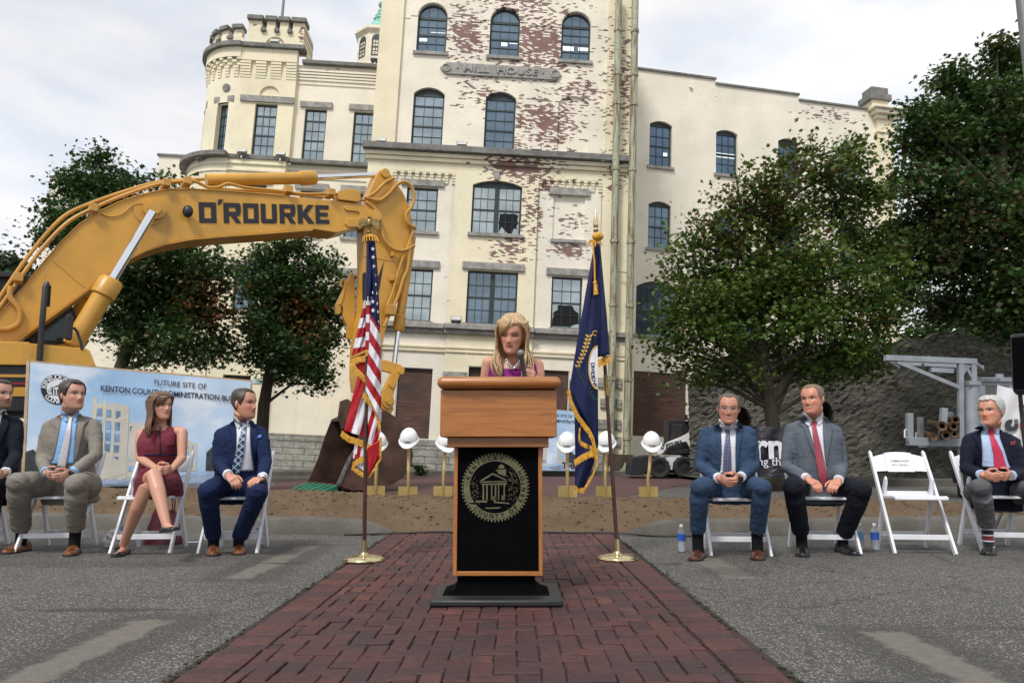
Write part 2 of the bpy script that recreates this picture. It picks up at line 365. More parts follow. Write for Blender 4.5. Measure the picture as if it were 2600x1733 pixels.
# ================================================================== building helpers
def bframe(O, yaw):
    A = Matrix.Rotation(RAD(yaw), 4, 'Z'); Bm = Matrix.Rotation(RAD(2.55), 4, 'Y'); C = Matrix.Rotation(RAD(-0.3), 4, 'X')
    return Matrix.Translation(Vector(O)) @ Bm @ C @ A
def luv(Mf, p, off=0.0):          # pixel -> local point on the frame's plane y = off
    O = Mf @ Vector((0, off, 0)); n = (Mf.to_3x3() @ Vector((0, 1, 0))); return Mf.inverted() @ onplane(p, O, n)
def arch_pts(u0, u1, vs, rise, n=10):
    if rise <= 0.01: return [(u0, vs), (u1, vs)]
    w = u1 - u0; h = rise; Rr = (w * w / 4 + h * h) / (2 * h); cu = (u0 + u1) / 2; cv = vs + h - Rr
    a0 = math.asin(min(1, (w / 2) / Rr)); a0 = math.pi - a0 if h > w / 2 else a0
    return [(cu + Rr * math.sin(a0 * (2 * k / n - 1)), cv + Rr * math.cos(a0 * (2 * k / n - 1))) for k in range(n + 1)]
def wall_open(mb, u0, u1, v0, v1, y, ops, depth=0.22, mi=None):
    """front wall sheet with openings (u0,u1,v0,vspring,rise); reveals go back by depth"""
    rects = [(a, b, c, d + r) for a, b, c, d, r in ops]
    us = sorted({u0, u1, *[x for r in rects for x in r[:2]]}); vs = sorted({v0, v1, *[x for r in rects for x in r[2:]]})
    us = [x for x in us if u0 <= x <= u1]; vs = [x for x in vs if v0 <= x <= v1]
    for i in range(len(us) - 1):
        for j in range(len(vs) - 1):
            mu, mv = (us[i] + us[i + 1]) / 2, (vs[j] + vs[j + 1]) / 2
            if any(a < mu < b and c < mv < d for a, b, c, d in rects): continue
            mb.add([(us[i], y, vs[j]), (us[i + 1], y, vs[j]), (us[i + 1], y, vs[j + 1]), (us[i], y, vs[j + 1])], [(0, 1, 2, 3)], mi)
    for (a, b, c, d, r) in ops:
        ap = arch_pts(a, b, d, r)
        if r > 0.01:
            top = d + r
            for (p, q) in zip(ap[:-1], ap[1:]): mb.add([(p[0], y, p[1]), (q[0], y, q[1]), (q[0], y, top), (p[0], y, top)], [(0, 1, 2, 3)], mi)
            if ap[0][0] < a - 0.001: pass
        per = [(a, c)] + ap + [(b, c)]
        for (p, q) in zip(per, per[1:] + per[:1]): mb.add([(p[0], y, p[1]), (q[0], y, q[1]), (q[0], y + depth, q[1]), (p[0], y + depth, p[1])], [(0, 1, 2, 3)], mi)
def bpart(name, mb, mats, parent, **k):
    k.setdefault('smooth', False); k.setdefault('fix', False); return mb.build(name, mats, parent, local=True, **k)
def arch_poly(u0, u1, v0, vs, rise): return [(u0, v0), (u1, v0)] + arch_pts(u0, u1, vs, rise)[::-1]
def window(par, u0, u1, v0, vs, rise, y, cols=3, rows=(2, 2), glass='glass_a', double=False, sill=True, lintel=0, broken=None, fan=False, Mx=None, light=None):
    """frame (the window itself), pane, sill, lintel"""
    T = (lambda p: Mx @ Vector(p)) if Mx else (lambda p: p)
    f = MB(); e = 0.065; yy = y + 0.15
    def bx(a, b, c, d, t=0.06, o=0.0): f.box((a, yy - o, c), (b, yy + t, d))
    bx(u0, u0 + e, v0, vs); bx(u1 - e, u1, v0, vs); bx(u0 + e, u1 - e, v0, v0 + e)
    top_in = vs - e if rise < 0.01 else vs
    if rise < 0.01: bx(u0 + e, u1 - e, vs - e, vs)
    else:
        ap = arch_pts(u0, u1, vs, rise, 14); cu = (u0 + u1) / 2
        if fan:
            ii = [(cu + (p[0] - cu) * (1 - 2 * e / (u1 - u0)), vs + (p[1] - vs) * (1 - e / rise)) for p in ap]
            for k in range(len(ap) - 1): f.prism([(ap[k][0], yy, ap[k][1]), (ap[k + 1][0], yy, ap[k + 1][1]), (ii[k + 1][0], yy, ii[k + 1][1]), (ii[k][0], yy, ii[k][1])], (0, 0.06, 0))
            bx(u0 + e, u1 - e, vs - 0.05, vs + 0.05, o=0.01)
        else:
            f.prism([(p[0], yy, p[1]) for p in ap[::-1]], (0, 0.06, 0)); bx(u0 + e, u1 - e, vs - 0.05, vs - 0.001, o=0.008); top_in = vs - 0.05
    leaves = [(u0 + e, u1 - e)]
    if double:
        cu = (u0 + u1) / 2; bx(cu - 0.09, cu + 0.09, v0 + e, top_in, o=0.004); leaves = [(u0 + e, cu - 0.09), (cu + 0.09, u1 - e)]
    tot = sum(rows); H = top_in - v0 - e; rh = H / tot; t = 0.011
    for (a, b) in leaves:
        cuts = []; k = 0
        for ri, r in enumerate(rows):
            for q in range(r):
                k += 1
                if k < tot: cuts.append((v0 + e + k * rh, 0.032 if q == r - 1 else t))
        for vv, th in cuts: bx(a, b, vv - th, vv + th, o=0.006 if th > 0.02 else 0.0)
        zz = [v0 + e] + [c for c in cuts] + [top_in]
        for j in range(1, cols):
            uu = a + (b - a) * j / cols
            f.box((uu - t, yy + 0.002, v0 + e), (uu + t, yy + 0.05, (vs + rise - 0.05) if fan else top_in))
    if Mx: f.v = [tuple(T(p)) for p in f.v]
    wo = bpart('window', f, M['frame'], par)
    gl = MB(); gl.prism([T((p[0], yy + 0.03, p[1])) for p in arch_poly(u0 + 0.02, u1 - 0.02, v0 + 0.02, vs - 0.02, rise)], T((0, 0.012, 0)) - T((0, 0, 0)) if Mx else (0, 0.012, 0))
    bpart('pane', gl, M[glass], wo)
    if broken:
        h = MB(); h.prism([T((u0 + (u1 - u0) * a, yy + 0.024, v0 + (vs - v0) * b)) for a, b in broken], (0, 0.004, 0)); bpart('painted_dark_hole', h, M['dark_panel'], wo)  # dark jagged sheet in front of the pane, painted as unlit interior
    if light:
        h = MB()
        for a, b, c, d in light: h.box((u0 + (u1 - u0) * a, yy + 0.0255, v0 + (vs - v0) * b), (u0 + (u1 - u0) * c, yy + 0.029, v0 + (vs - v0) * d))
        bpart('ceiling_light', h, M['lit'], wo)
    if sill:
        s_ = MB(); s_.box((u0 - 0.1, y - 0.1, v0 - 0.13), (u1 + 0.1, y + 0.2, v0 - 0.002))
        if Mx: s_.v = [tuple(T(p)) for p in s_.v]
        bpart('sill', s_, M['stone'], wo)
    if lintel:
        s_ = MB(); s_.box((u0 - 0.22, y - 0.09, vs + 0.04), (u1 + 0.22, y + 0.1, vs + 0.04 + lintel))
        if Mx: s_.v = [tuple(T(p)) for p in s_.v]
        bpart('lintel', s_, M['stone'], wo)
    return wo
g_ = GR('lit_tube'); g_.done((0.8, 0.85, 0.82), 0.5, Emission_Color=(0.75, 0.9, 0.85, 1), Emission_Strength=0.55); M['lit'] = g_.mat
def corbels(mb, u0, u1, v0, v1, y, n, proud=0.09):
    """hanging stepped brick teeth between a band"""
    w = (u1 - u0) / (2 * n - 1)
    for k in range(n):
        a = u0 + 2 * k * w
        hh = (v1 - v0) / 4
        for q in range(4): mb.box((a, y - proud * (0.4 + 0.2 * q), v0 + q * hh + 0.012), (a + w, y, v0 + (q + 1) * hh))
# ================================================================== MILL HOUSE tower
MT = bframe((-0.14173306, 28.0, 0.2911258), 2.0)
tower = thing('mill_tower', 'tall cream painted brick mill tower with peeling paint and stone name plate', 'building', M=MT)
up_ops = [(-4.31, -3.15, 15.77, 17.25, 0.58), (-1.47, -0.30, 15.77, 17.25, 0.58), (1.34, 2.49, 15.77, 17.25, 0.58),
          (-4.27, -3.08, 11.88, 14.05, 0.26), (-1.49, -0.32, 11.88, 14.05, 0.26)]
blind_up = (1.33, 2.52, 11.88, 14.03, 0.27)
mb = MB(); wall_open(mb, -4.86, 3.17, 11.3, 19.8, 0.0, up_ops + [blind_up], 0.2)
mb.prism([(p[0], 0.09, p[1]) for p in arch_poly(*blind_up)], (0, 0.05, 0))
# arch hood band above the top windows
for cu in (-3.73, -0.88, 1.91):
    o = arch_pts(cu - 0.86, cu + 0.86, 17.25, 0.86, 12); i_ = arch_pts(cu - 0.60, cu + 0.60, 17.25, 0.60, 12)
    for k in range(12): mb.prism([(o[k][0], -0.025, o[k][1]), (o[k + 1][0], -0.025, o[k + 1][1]), (i_[k + 1][0], -0.025, i_[k + 1][1]), (i_[k][0], -0.025, i_[k][1])], (0, 0.024, 0))
for a, b in ((-4.86, -4.6), (-2.86, -1.75), (0.0, 1.05), (2.78, 3.17)): mb.box((a, -0.025, 17.13), (b, -0.001, 17.17))
bpart('upper_wall', mb, M['tower_up'], tower)
mb = MB(); mb.box((-5.74, -0.12, 11.3), (-4.86, 6.0, 19.8)); mb.box((3.17, -0.12, 11.3), (4.08, 6.0, 19.8)); mb.box((-4.85, 5.8, 11.3), (3.16, 6.0, 19.8))
bpart('corner_pier', mb, M['tower_pier'], tower)
lo = [(-4.27, -3.10, 8.54, 10.24, 0.0), (-1.80, 0.06, 8.55, 10.42, 0.2), (-4.13, -3.10, 5.13, 7.1, 0), (-1.81, 0.05, 5.13, 7.12, 0), (1.32, 2.46, 5.12, 7.08, 0)]
mb = MB()
for (a, b, ops) in ((-5.78, -4.82, []), (-2.47, 0.67, [lo[1], lo[3], (-1.62, 0.6, 0.5, 3.56, 0)]), (3.09, 4.08, [])):
    wall_open(mb, a, b, -1.0, 11.2, -0.25, ops, 0.25)
mb.box((-5.78, -0.249, -1), (-5.6, 6, 11.2)); mb.box((3.9, -0.249, -1), (4.08, 6, 11.2))
mb.box((-4.82, -0.25, 10.82), (-2.47, -0.05, 11.2)); mb.box((0.67, -0.25, 10.82), (3.09, -0.05, 11.2))
for a in (-4.82, 0.67):
    b = -2.47 if a < 0 else 3.09
    for q, vv in enumerate((10.42, 10.52, 10.62, 10.72)):
        n = 9; wd = (b - a) / (2 * n - 1)
        for k in range(n): mb.box((a + 2 * k * wd, -0.16 - 0.022 * (q + 1), vv), (a + (2 * k + 1) * wd, -0.14, vv + 0.1 - 0.014))
    for k in (a + 0.001,): mb.box((k, -0.24, 10.78), (b - 0.001, -0.13, 10.819))
for vv in (4.03, 4.18):
    for a, b, yy in ((-5.78, -4.83, -0.3), (-4.81, -2.48, -0.2), (-2.46, -1.74, -0.3), (-1.70, 0.66, -0.3), (0.68, 3.08, -0.2), (3.10, 4.08, -0.3)): mb.box((a, yy, vv), (b, yy + 0.14, vv + 0.05))
for vv, pr_ in ((11.2, 0.33), (11.36, 0.40)): mb.box((-5.78 - pr_ + 0.25, -pr_ - 0.02, vv), (4.08 + pr_ - 0.25, -0.04, vv + 0.14))
bpart('lower_wall', mb, M['tower_lo'], tower)
mb = MB(); wall_open(mb, -4.82, -2.47, -1, 10.8, -0.13, [lo[0], lo[2], (-4.18, -2.89, 0.87, 3.41, 0)], 0.2); bpart('panel_wall', mb, M['tower_lo_w'], tower); mb = MB()
wall_open(mb, 0.67, 3.09, -1, 10.8, -0.13, [(1.27, 2.46, 8.5, 10.2, 0), lo[4], (0.7, 2.09, 0.5, 3.56, 0)], 0.2)
mb.box((1.27, -0.06, 8.5), (2.46, 0.0, 10.2)); bpart('panel_wall', mb, M['tower_lo_w'], tower)
mb = MB(); mb.box((-5.98, -0.62, 11.53), (4.25, 0.0, 11.77)); mb.box((-5.9, -0.5, 11.505), (4.18, -0.03, 11.53)); bpart('cornice', mb, M['stone_dk'], tower, bevel=0.03)
mb = MB()
for a, b, yy in ((-5.95, -2.56, -0.42), (-2.55, 0.72, -0.55), (0.73, 4.2, -0.42)): mb.box((a, yy, 4.86), (b, -0.14, 5.05)); mb.box((a, yy + 0.14, 4.70), (b, -0.14, 4.857))
bpart('ledge', mb, M['stone'], tower, bevel=0.02)
mb = MB(); mb.box((-5.9, -0.42, 0.62), (3.4, -0.13, 0.84)); bpart('base_cap', mb, M['stone'], tower, bevel=0.02)
mb = MB(); mb.box((-5.88, -0.40, -1.2), (3.35, -0.12, 0.62)); bpart('base_course', mb, M['rustic'], tower)
mb = MB(); o1 = [(-3.05, 15.36), (1.17, 15.36), (1.30, 15.27), (1.38, 15.12), (1.30, 14.97), (1.17, 14.88), (-3.05, 14.88), (-3.2, 14.97), (-3.33, 15.12), (-3.2, 15.27)]
mb.prism([(u, -0.09, v) for u, v in o1], (0, 0.10, 0)); pl = bpart('name_plate', mb, M['stone'], tower, bevel=0.015)
mb = MB(); mb.text('· MILL  HOUSE ·', 0.37, (-0.98, -0.105, 15.12), (1, 0, 0), (0, 0, 1), 0.03, 0.004, squash=1.36)
for cu in (-3.08, 1.14):
    ring = [[Vector((cu + math.cos(2 * math.pi * k / 20) * (0.14 + 0.03 * math.cos(2 * math.pi * j / 8)), -0.10 + 0.03 * math.sin(2 * math.pi * j / 8), 15.12 + math.sin(2 * math.pi * k / 20) * (0.14 + 0.03 * math.cos(2 * math.pi * j / 8)))) for k in range(20)] for j in range(8)]
    mb.rings(ring + [ring[0]], caps=False)
bpart('raised_lettering', mb, mat_stone('letter_stone', (0.42, 0.41, 0.385), 5, 0.3, 0.2), pl, fix=True)
mb = MB(); mb.prism([(-1.06, -0.34, 10.98), (-0.80, -0.34, 10.98), (-0.86, -0.34, 10.62), (-1.0, -0.34, 10.62)], (0, 0.09, 0)); bpart('keystone', mb, M['stone'], tower)
mb = MB(); mb.box((1.1, -0.24, 10.22), (2.63, -0.12, 10.49)); bpart('blind_window_trim', mb, M['stone'], tower); mb = MB(); mb.box((1.2, -0.22, 8.38), (2.54, -0.12, 8.498)); bpart('blind_window_trim', mb, M['stone'], tower)
for i, o in enumerate(up_ops[:3]):
    lt = [[(0.08, 0.36, 0.35, 0.44), (0.45, 0.62, 0.95, 0.635)], [(0.40, 0.36, 0.60, 0.46), (0.66, 0.44, 0.95, 0.46)], [(0.08, 0.34, 0.45, 0.46), (0.60, 0.36, 0.95, 0.45), (0.08, 0.50, 0.95, 0.515)]][i]
    window(tower, *o, 0.0, 3, (2, 2), 'glass_a', fan=True, light=lt)
window(tower, *up_ops[3], 0.0, 3, (2, 2, 1), 'glass_b'); window(tower, *up_ops[4], 0.0, 3, (2, 2, 1), 'glass_a')
window(tower, *lo[0], -0.13, 3, (2, 2), 'glass_b', lintel=0.24)
window(tower, *lo[1], -0.25, 3, (2, 2), 'glass_b', double=True, broken=[(0.56, 0.05), (0.56, 0.30), (0.575, 0.46), (0.62, 0.44), (0.66, 0.465), (0.75, 0.45), (0.86, 0.465), (0.95, 0.43), (0.93, 0.34), (0.955, 0.27), (0.92, 0.22), (0.93, 0.14), (0.87, 0.16), (0.83, 0.05), (0.75, 0.045), (0.69, 0.10), (0.62, 0.18)])
window(tower, *lo[2], -0.13, 3, (2, 2), 'glass_b', lintel=0.26); window(tower, *lo[3], -0.25, 3, (2, 2), 'glass_a', double=True, lintel=0.26)
window(tower, *lo[4], -0.13, 3, (2, 2), 'glass_b', lintel=0.26, broken=[(0.06, 0.05), (0.07, 0.2), (0.12, 0.27), (0.08, 0.31), (0.24, 0.38), (0.22, 0.45), (0.3, 0.47), (0.45, 0.46), (0.6, 0.47), (0.72, 0.46), (0.76, 0.40), (0.84, 0.35), (0.92, 0.33), (0.94, 0.12), (0.75, 0.09), (0.66, 0.05)])
mb = MB(); mb.box((-4.16, 0.0, 0.87), (-2.91, 0.05, 3.40)); bpart('boarded_opening', mb, M['board_h'], tower)
mb = MB(); mb.box((-1.6, -0.05, 0.5), (0.62, 0.0, 3.55)); mb.box((0.72, -0.02, 0.5), (2.07, 0.03, 3.55)); bpart('boarded_opening', mb, M['board'], tower)
blocks = [((-2.52, -0.33, 3.05), (-1.64, -0.2, 3.32))]
for k, vv in enumerate((3.0, 2.25, 1.5, 0.9)): blocks += [((3.12 + 0.1 * (k % 2), -0.34, vv), (4.0, -0.2, vv + 0.36)), ((2.1, -0.27, vv - 0.1), (2.9 + 0.2 * (k % 2), -0.1, vv + 0.25))]
for a, b in blocks: mb = MB(); mb.box(a, b); bpart('rough_stone_block', mb, M['rustic'], tower, bevel=0.02)
# ------------------------------------------------------------------ right wing
MR = bframe((6.59730884, 32.5, 0.78316054), 10.0)
rw = thing('long_mill_wing', 'long whitewashed brick wing with stepped roofline right of the tower', 'building', M=MR)
r_ops = [(-1.13, -0.09, 12.5, 14.45, 0.17), (2.0, 3.03, 12.48, 14.42, 0.16), (5.02, 6.03, 12.45, 14.37, 0.17), (8.0, 9.0, 12.4, 14.3, 0.17),
         (-1.12, -0.09, 8.78, 10.73, 0.17), (2.03, 3.04, 8.75, 10.7, 0.17), (5.05, 6.05, 8.7, 10.66, 0.17), (8.0, 9.0, 8.7, 10.6, 0.17), (-1.60, 0.32, 4.94, 7.03, 0.28), (2.2, 3.9, 4.94, 7.03, 0.28)]
mb = MB(); bo = (-1.63, 0.7, 0.66, 3.37, 0)
wall_open(mb, -4.0, 1.95, -1.5, 16.93, 0, [o for o in r_ops if o[1] < 1.9] + [bo], 0.22); wall_open(mb, 1.95, 6.06, -1.5, 16.7, 0, [o for o in r_ops if o[0] > 1.95 and o[1] < 6.06], 0.22)
wall_open(mb, 6.06, 9.96, -1.5, 16.44, 0, [o for o in r_ops if o[0] > 6.06], 0.22)
mb.box((10.5, 0.002, -1.5), (10.74, 8, 16.0)); bpart('wall', mb, M['right_wall'], rw)
mb = MB()
for a, b, v in ((-4, 1.95, 16.93), (1.955, 6.06, 16.7), (6.065, 9.7, 16.44)): mb.box((a, -0.08, v), (b + 0.03, 0.4, v + 0.09))
bpart('coping', mb, M['stone_dk'], rw)
mb = MB(); mb.box((9.96, -0.2, -1.5), (10.75, 0.3, 15.95)); mb.box((9.9, -0.26, 15.3), (10.8, 0.3, 15.42)); bpart('corner_pier', mb, M['tower_pier'], rw)
mb = MB(); mb.box((9.85, -0.32, 15.95), (10.9, 0.6, 16.15)); mb.box((9.7, -0.5, 16.15), (11.1, 0.9, 16.35)); mb.box((9.55, -0.62, 16.35), (11.25, 1.1, 16.45)); bpart('eave_bracket', mb, M['white_wood'], rw, bevel=0.03)
mb = MB(); mb.box((9.84, 0.0, 16.45), (10.66, 0.8, 17.28)); ch = bpart('chimney', mb, M['tower_pier'], rw)
mb = MB(); mb.box((9.7, -0.12, 17.0), (10.8, 0.9, 17.32)); mb.box((9.82, 0.0, 17.32), (10.7, 0.75, 17.68)); bpart('chimney_cap', mb, M['stone_dk'], ch, bevel=0.03)
for i, o in enumerate(r_ops):
    window(rw, *o, 0.0, 3, (2, 2), 'glass_c' if i not in (4, 8) else 'glass_a', double=i >= 8, light={0: [(0.68, 0.30, 0.86, 0.38)], 1: [(0.06, 0.44, 0.94, 0.46), (0.06, 0.53, 0.94, 0.545)]}.get(i))
mb = MB(); mb.box((-1.62, 0.05, 0.66), (0.69, 0.1, 3.36)); bpart('boarded_opening', mb, M['board_h'], rw)
# ------------------------------------------------------------------ left wing with round corner turret
ML = bframe((-9.43922649, 31.0, 0.7827839), 2.2)
lw = thing('castellated_mill_wing', 'cream brick wing with battlements and a rounded corner turret', 'building', M=ML)
l_ops = [(-0.05, 0.88, 12.27, 14.6, 0), (2.03, 2.98, 12.27, 14.6, 0)]
l_low = [(0.1, 1.05, 9.0, 10.9, 0), (2.0, 2.95, 8.97, 10.9, 0), (0.1, 1.05, 5.65, 7.36, 0), (2.0, 2.95, 5.65, 7.36, 0)]
mb = MB(); wall_open(mb, -0.5, 4.2, 12.1, 16.55, 0, l_ops, 0.22)
for vv, pr_ in ((15.68, 0.04), (15.86, 0.07), (15.98, 0.10), (16.1, 0.13), (16.22, 0.16)): mb.box((-0.5, -pr_, vv), (4.2, -0.003, vv + 0.085))
wall_open(mb, -0.5, 4.2, -1.5, 12.0, -0.2, l_low, 0.22)
for vv in (11.4, 11.7): mb.box((-0.5, -0.25, vv), (4.2, -0.203, vv + 0.1))
bpart('wall', mb, M['left_wall'], lw)
mb = MB(); mb.box((-0.3, -0.25, 16.55), (4.2, 0.3, 16.7)); bpart('coping', mb, M['stone_dk'], lw)
mb = MB(); bay_w = (-2.1, -1.17, 12.3, 14.6, 0); wall_open(mb, -2.87, -0.5, 12.1, 17.05, -0.2, [bay_w, (-1.98, -1.14, 14.98, 15.0, 0.42)], 0.22); mb.box((-2.0, -0.12, 14.9), (-1.1, -0.08, 15.5)); mb.box((-0.6, -0.199, 12.1), (-0.5, 0.0, 17.05))
for k in range(4):
    w_ = (2.37 - 3 * 0.2) / 4; a = -2.87 + k * (w_ + 0.2)
    for q in range(6): mb.box((a, -0.22 - 0.02 * q, 15.75 + 0.12 * q), (a + w_, -0.203, 15.75 + 0.12 * q + 0.1))
mb.box((-2.87, -0.32, 16.49), (-0.5, -0.203, 17.04))
wall_open(mb, -2.87, -0.5, -1.5, 12.0, -0.55, [(-2.15, -1.2, 9.0, 10.9, 0), (-2.15, -1.2, 5.65, 7.36, 0), (-2.2, -1.1, 0.8, 3.0, 0)], 0.3); mb.box((-0.6, -0.549, -1.5), (-0.5, -0.2, 12))
for vv in (11.45, 11.75): mb.box((-2.87, -0.62, vv), (-0.5, -0.553, vv + 0.1))
# battlement block over the bay
wall_open(mb, -2.75, -0.36, 17.25, 17.95, -0.12, [(-1.98, -1.14, 17.26, 17.3, 0.42)], 0.1); mb.box((-2.0, -0.03, 17.25), (-1.1, 0.02, 17.8))
mb.box((-2.75, -0.119, 17.25), (-0.36, 0.6, 17.26)); mb.box((-0.40, -0.118, 17.25), (-0.36, 1.6, 17.95)); mb.box((-2.75, -0.118, 17.25), (-2.71, 1.6, 17.95))
for a, b in ((-2.75, -2.2), (-1.98, -1.62), (-1.42, -1.06), (-0.86, -0.36)): mb.box((a, -0.118, 17.95), (b, 0.3, 18.42))
mb.box((-2.75, 0.31, 17.95), (-2.4, 1.6, 18.42)); mb.box((-0.7, 0.31, 17.95), (-0.36, 1.6, 18.42))
bpart('pavilion_bay', mb, M['left_yel'], lw)
mb = MB()
for a, b in ((-2.82, -2.13), (-2.05, -1.55), (-1.49, -0.99), (-0.93, -0.29)): mb.box((a, -0.26, 18.42), (b, 0.45, 18.62))
for a, b in ((-2.2, -1.98), (-1.62, -1.42), (-1.06, -0.86)): mb.box((a + 0.002, -0.25, 17.9), (b - 0.002, 0.3, 18.06))
mb.box((-2.98, -0.48, 17.05), (-0.2, 0.1, 17.24)); mb.box((-2.93, -0.62, 11.98), (-0.4, -0.3, 12.16)); bpart('stone_trim', mb, M['stone_dk'], lw, bevel=0.02)
mb = MB(); mb.box((-0.39, -0.5, 11.98), (4.2, -0.1, 12.16)); bpart('ledge', mb, M['stone_dk'], lw, bevel=0.02)
mb = MB(); mb.box((-2.75, -0.28, 14.66), (-0.5, -0.12, 14.93)); bpart('long_lintel', mb, M['stone'], lw)
for o in l_ops: window(lw, *o, 0.0, 3, (2, 2, 1), 'glass_b', lintel=0.25)
window(lw, *bay_w, -0.2, 3, (2, 2, 1), 'glass_b')
for o in l_low: window(lw, *o, -0.2, 3, (2, 2), 'glass_a', lintel=0.25)
for o in ((-2.15, -1.2, 9.0, 10.9, 0), (-2.15, -1.2, 5.65, 7.36, 0)): window(lw, *o, -0.55, 3, (2, 2), 'glass_a', lintel=0.25)
mb = MB(); mb.box((-2.19, -0.35, 0.8), (-1.11, -0.3, 2.99)); bpart('boarded_opening', mb, M['board'], lw)
mb = MB(); mb.box((-2.9, -0.68, 0.55), (4.2, -0.3, 0.78)); mb.box((-2.9, -0.66, -1.5), (4.2, -0.3, 0.549)); bpart('base_course', mb, M['rustic'], lw)
# turret: wall of a quarter round, r = 1.95 about (-2.87, 1.75)
TC = (-2.87, 1.75)
def tpt(r, deg, v): a = RAD(deg); return Vector((TC[0] - r * math.sin(a), TC[1] - r * math.cos(a), v))
mb = MB(); gap = (11, 27)
def arcwall(r, a0, a1, v0, v1, n=8):
    for k in range(n):
        p, q = a0 + (a1 - a0) * k / n, a0 + (a1 - a0) * (k + 1) / n
        mb.add([tpt(r, p, v0), tpt(r, q, v0), tpt(r, q, v1), tpt(r, p, v1)], [(0, 1, 2, 3)])
def arcband(m, r0, r1, a0, a1, v0, v1, n=16):
    R = []
    for k in range(n + 1):
        a = a0 + (a1 - a0) * k / n; R.append([tpt(r0, a, v0), tpt(r1, a, v0), tpt(r1, a, v1), tpt(r0, a, v1)])
    m.rings(R, True)
rt = 1.95
arcwall(rt, 0, gap[0], 12.1, 17.05, 4); arcwall(rt, gap[1], 58, 12.1, 17.05, 8); arcwall(rt, 72, 150, 12.1, 17.05, 14); arcwall(rt, *gap, 12.1, 12.3, 4); arcwall(rt, *gap, 14.6, 17.05, 4); arcwall(rt, 58, 72, 12.1, 12.3, 3); arcwall(rt, 58, 72, 14.6, 17.05, 3)
for a in (*gap, 58, 72): mb.add([tpt(rt, a, 12.3), tpt(rt - 0.25, a, 12.3), tpt(rt - 0.25, a, 14.6), tpt(rt, a, 14.6)], [(0, 1, 2, 3)])
for k in range(11):
    a = 2 + k * 12
    for q in range(4): arcband(mb, rt, rt + 0.03 + 0.022 * q, a, a + 5.5, 15.75 + q * 0.12, 15.75 + q * 0.12 + 0.1, 2)
    for q in range(3): arcband(mb, rt, rt + 0.09 + 0.022 * q, a - 3 + 6 * (q % 2), a + 2.5 + 6 * (q % 2), 16.25 + q * 0.13, 16.25 + q * 0.13 + 0.09, 2)
arcwall(rt + 0.15, 0, 150, 16.6, 17.05, 24); arcwall(rt - 0.02, 0, 150, 17.24, 17.55, 20)
for k in range(7): arcband(mb, rt - 0.3, rt - 0.02, 3 + k * 20, 14.5 + k * 20, 17.55, 17.95, 3)
arcwall(2.35, 0, 150, -1.5, 12.0, 24)
for vv in (11.4, 11.7): arcband(mb, 2.35, 2.40, 0, 150, vv, vv + 0.1)
bpart('turret_wall', mb, mat_brick('painted_brick_turret', (0.83, 0.76, 0.57), [(-3.6, 17.9, 2.0, 0.3, 0.5)], 0.75), lw, smooth=True)
mb = MB(); arcband(mb, rt - 0.1, rt + 0.33, 0, 150, 17.05, 17.24, 24); arcband(mb, 2.0, 2.72, 0, 150, 11.98, 12.16, 24)
for k in range(7):
    arcband(mb, rt - 0.42, rt + 0.12, 2 + k * 20, 15.5 + k * 20, 17.95, 18.12, 3); arcband(mb, rt - 0.3, rt + 0.08, 15 + k * 20, 22.5 + k * 20, 17.5, 17.62, 2)
bpart('turret_trim', mb, M['stone_dk'], lw)
mb = MB(); m_ = Matrix.Translation(tpt(rt, 16, 15.25)) @ Matrix.Rotation(RAD(-16), 4, 'Z'); mb.lathe([(0.001, 0.0), (0.17, 0.0), (0.17, 0.06), (0.001, 0.07)], (0, 0, 0), 20, M=m_ @ Matrix.Rotation(RAD(90), 4, 'X')); bpart('wall_anchor_plate', mb, M['stone_dk'], lw, fix=True)
for a0, a1 in (gap, (58, 72)):
    am = (a0 + a1) / 2; wd = 2 * (rt - 0.03) * math.sin(RAD((a1 - a0) / 2)); m_ = Matrix.Translation(tpt(rt - 0.1, am, 0)) @ Matrix.Rotation(RAD(-am), 4, 'Z')
    window(lw, -wd / 2, wd / 2, 12.3, 14.6, 0, 0.0, 3, (2, 2, 1), 'glass_a', Mx=m_, lintel=0.25)
# cupola on the roof behind
cc = luv(ML, Z(3.267, 400, 0)(1838, 520), 5.0); c0 = luv(ML, Z(3.267, 400, 0)(1633, 335), 5.0); tp = luv(ML, Z(3.267, 400, 0)(1830, 25), 5.0); rf0 = luv(ML, Z(3.267, 400, 0)(1790, 180), 5.0)
R_e = cc.x - c0.x; vb, ve, vt = cc.z, c0.z, tp.z
cup = thing('roof_cupola', 'small octagonal cupola with green copper spire on the roof', 'cupola', M=ML @ Matrix.Translation((cc.x, 5.0, 0)))
def octa(r, v, n=8, ph=22.5): return [Vector((r * math.sin(RAD(ph + 45 * k)), -r * math.cos(RAD(ph + 45 * k)), v)) for k in range(n)]
mb = MB(); rb = R_e * 0.86; mb.rings([octa(rb, vb - 2.5), octa(rb, ve - 0.05)]); bpart('drum', mb, M['white_wood'], cup)
mb = MB(); mb.rings([octa(rb * 1.02, ve - 0.1), octa(R_e, ve + 0.05), octa(R_e, ve + 0.2), octa(R_e * 0.9, ve + 0.22)]); bpart('eave', mb, M['white_wood'], cup)
hh = vt - ve
mb = MB(); mb.rings([octa(R_e * a, ve + 0.22 + hh * b) for a, b in ((0.95, 0), (0.72, 0.10), (0.52, 0.22), (0.37, 0.34), (0.30, 0.42), (0.34, 0.43), (0.32, 0.48), (0.26, 0.50), (0.29, 0.52), (0.24, 0.60), (0.17, 0.63), (0.20, 0.65), (0.15, 0.72), (0.10, 0.76), (0.17, 0.80), (0.20, 0.84), (0.14, 0.90), (0.1, 0.93), (0.02, 0.96))]); bpart('copper_spire', mb, M['copper'], cup)
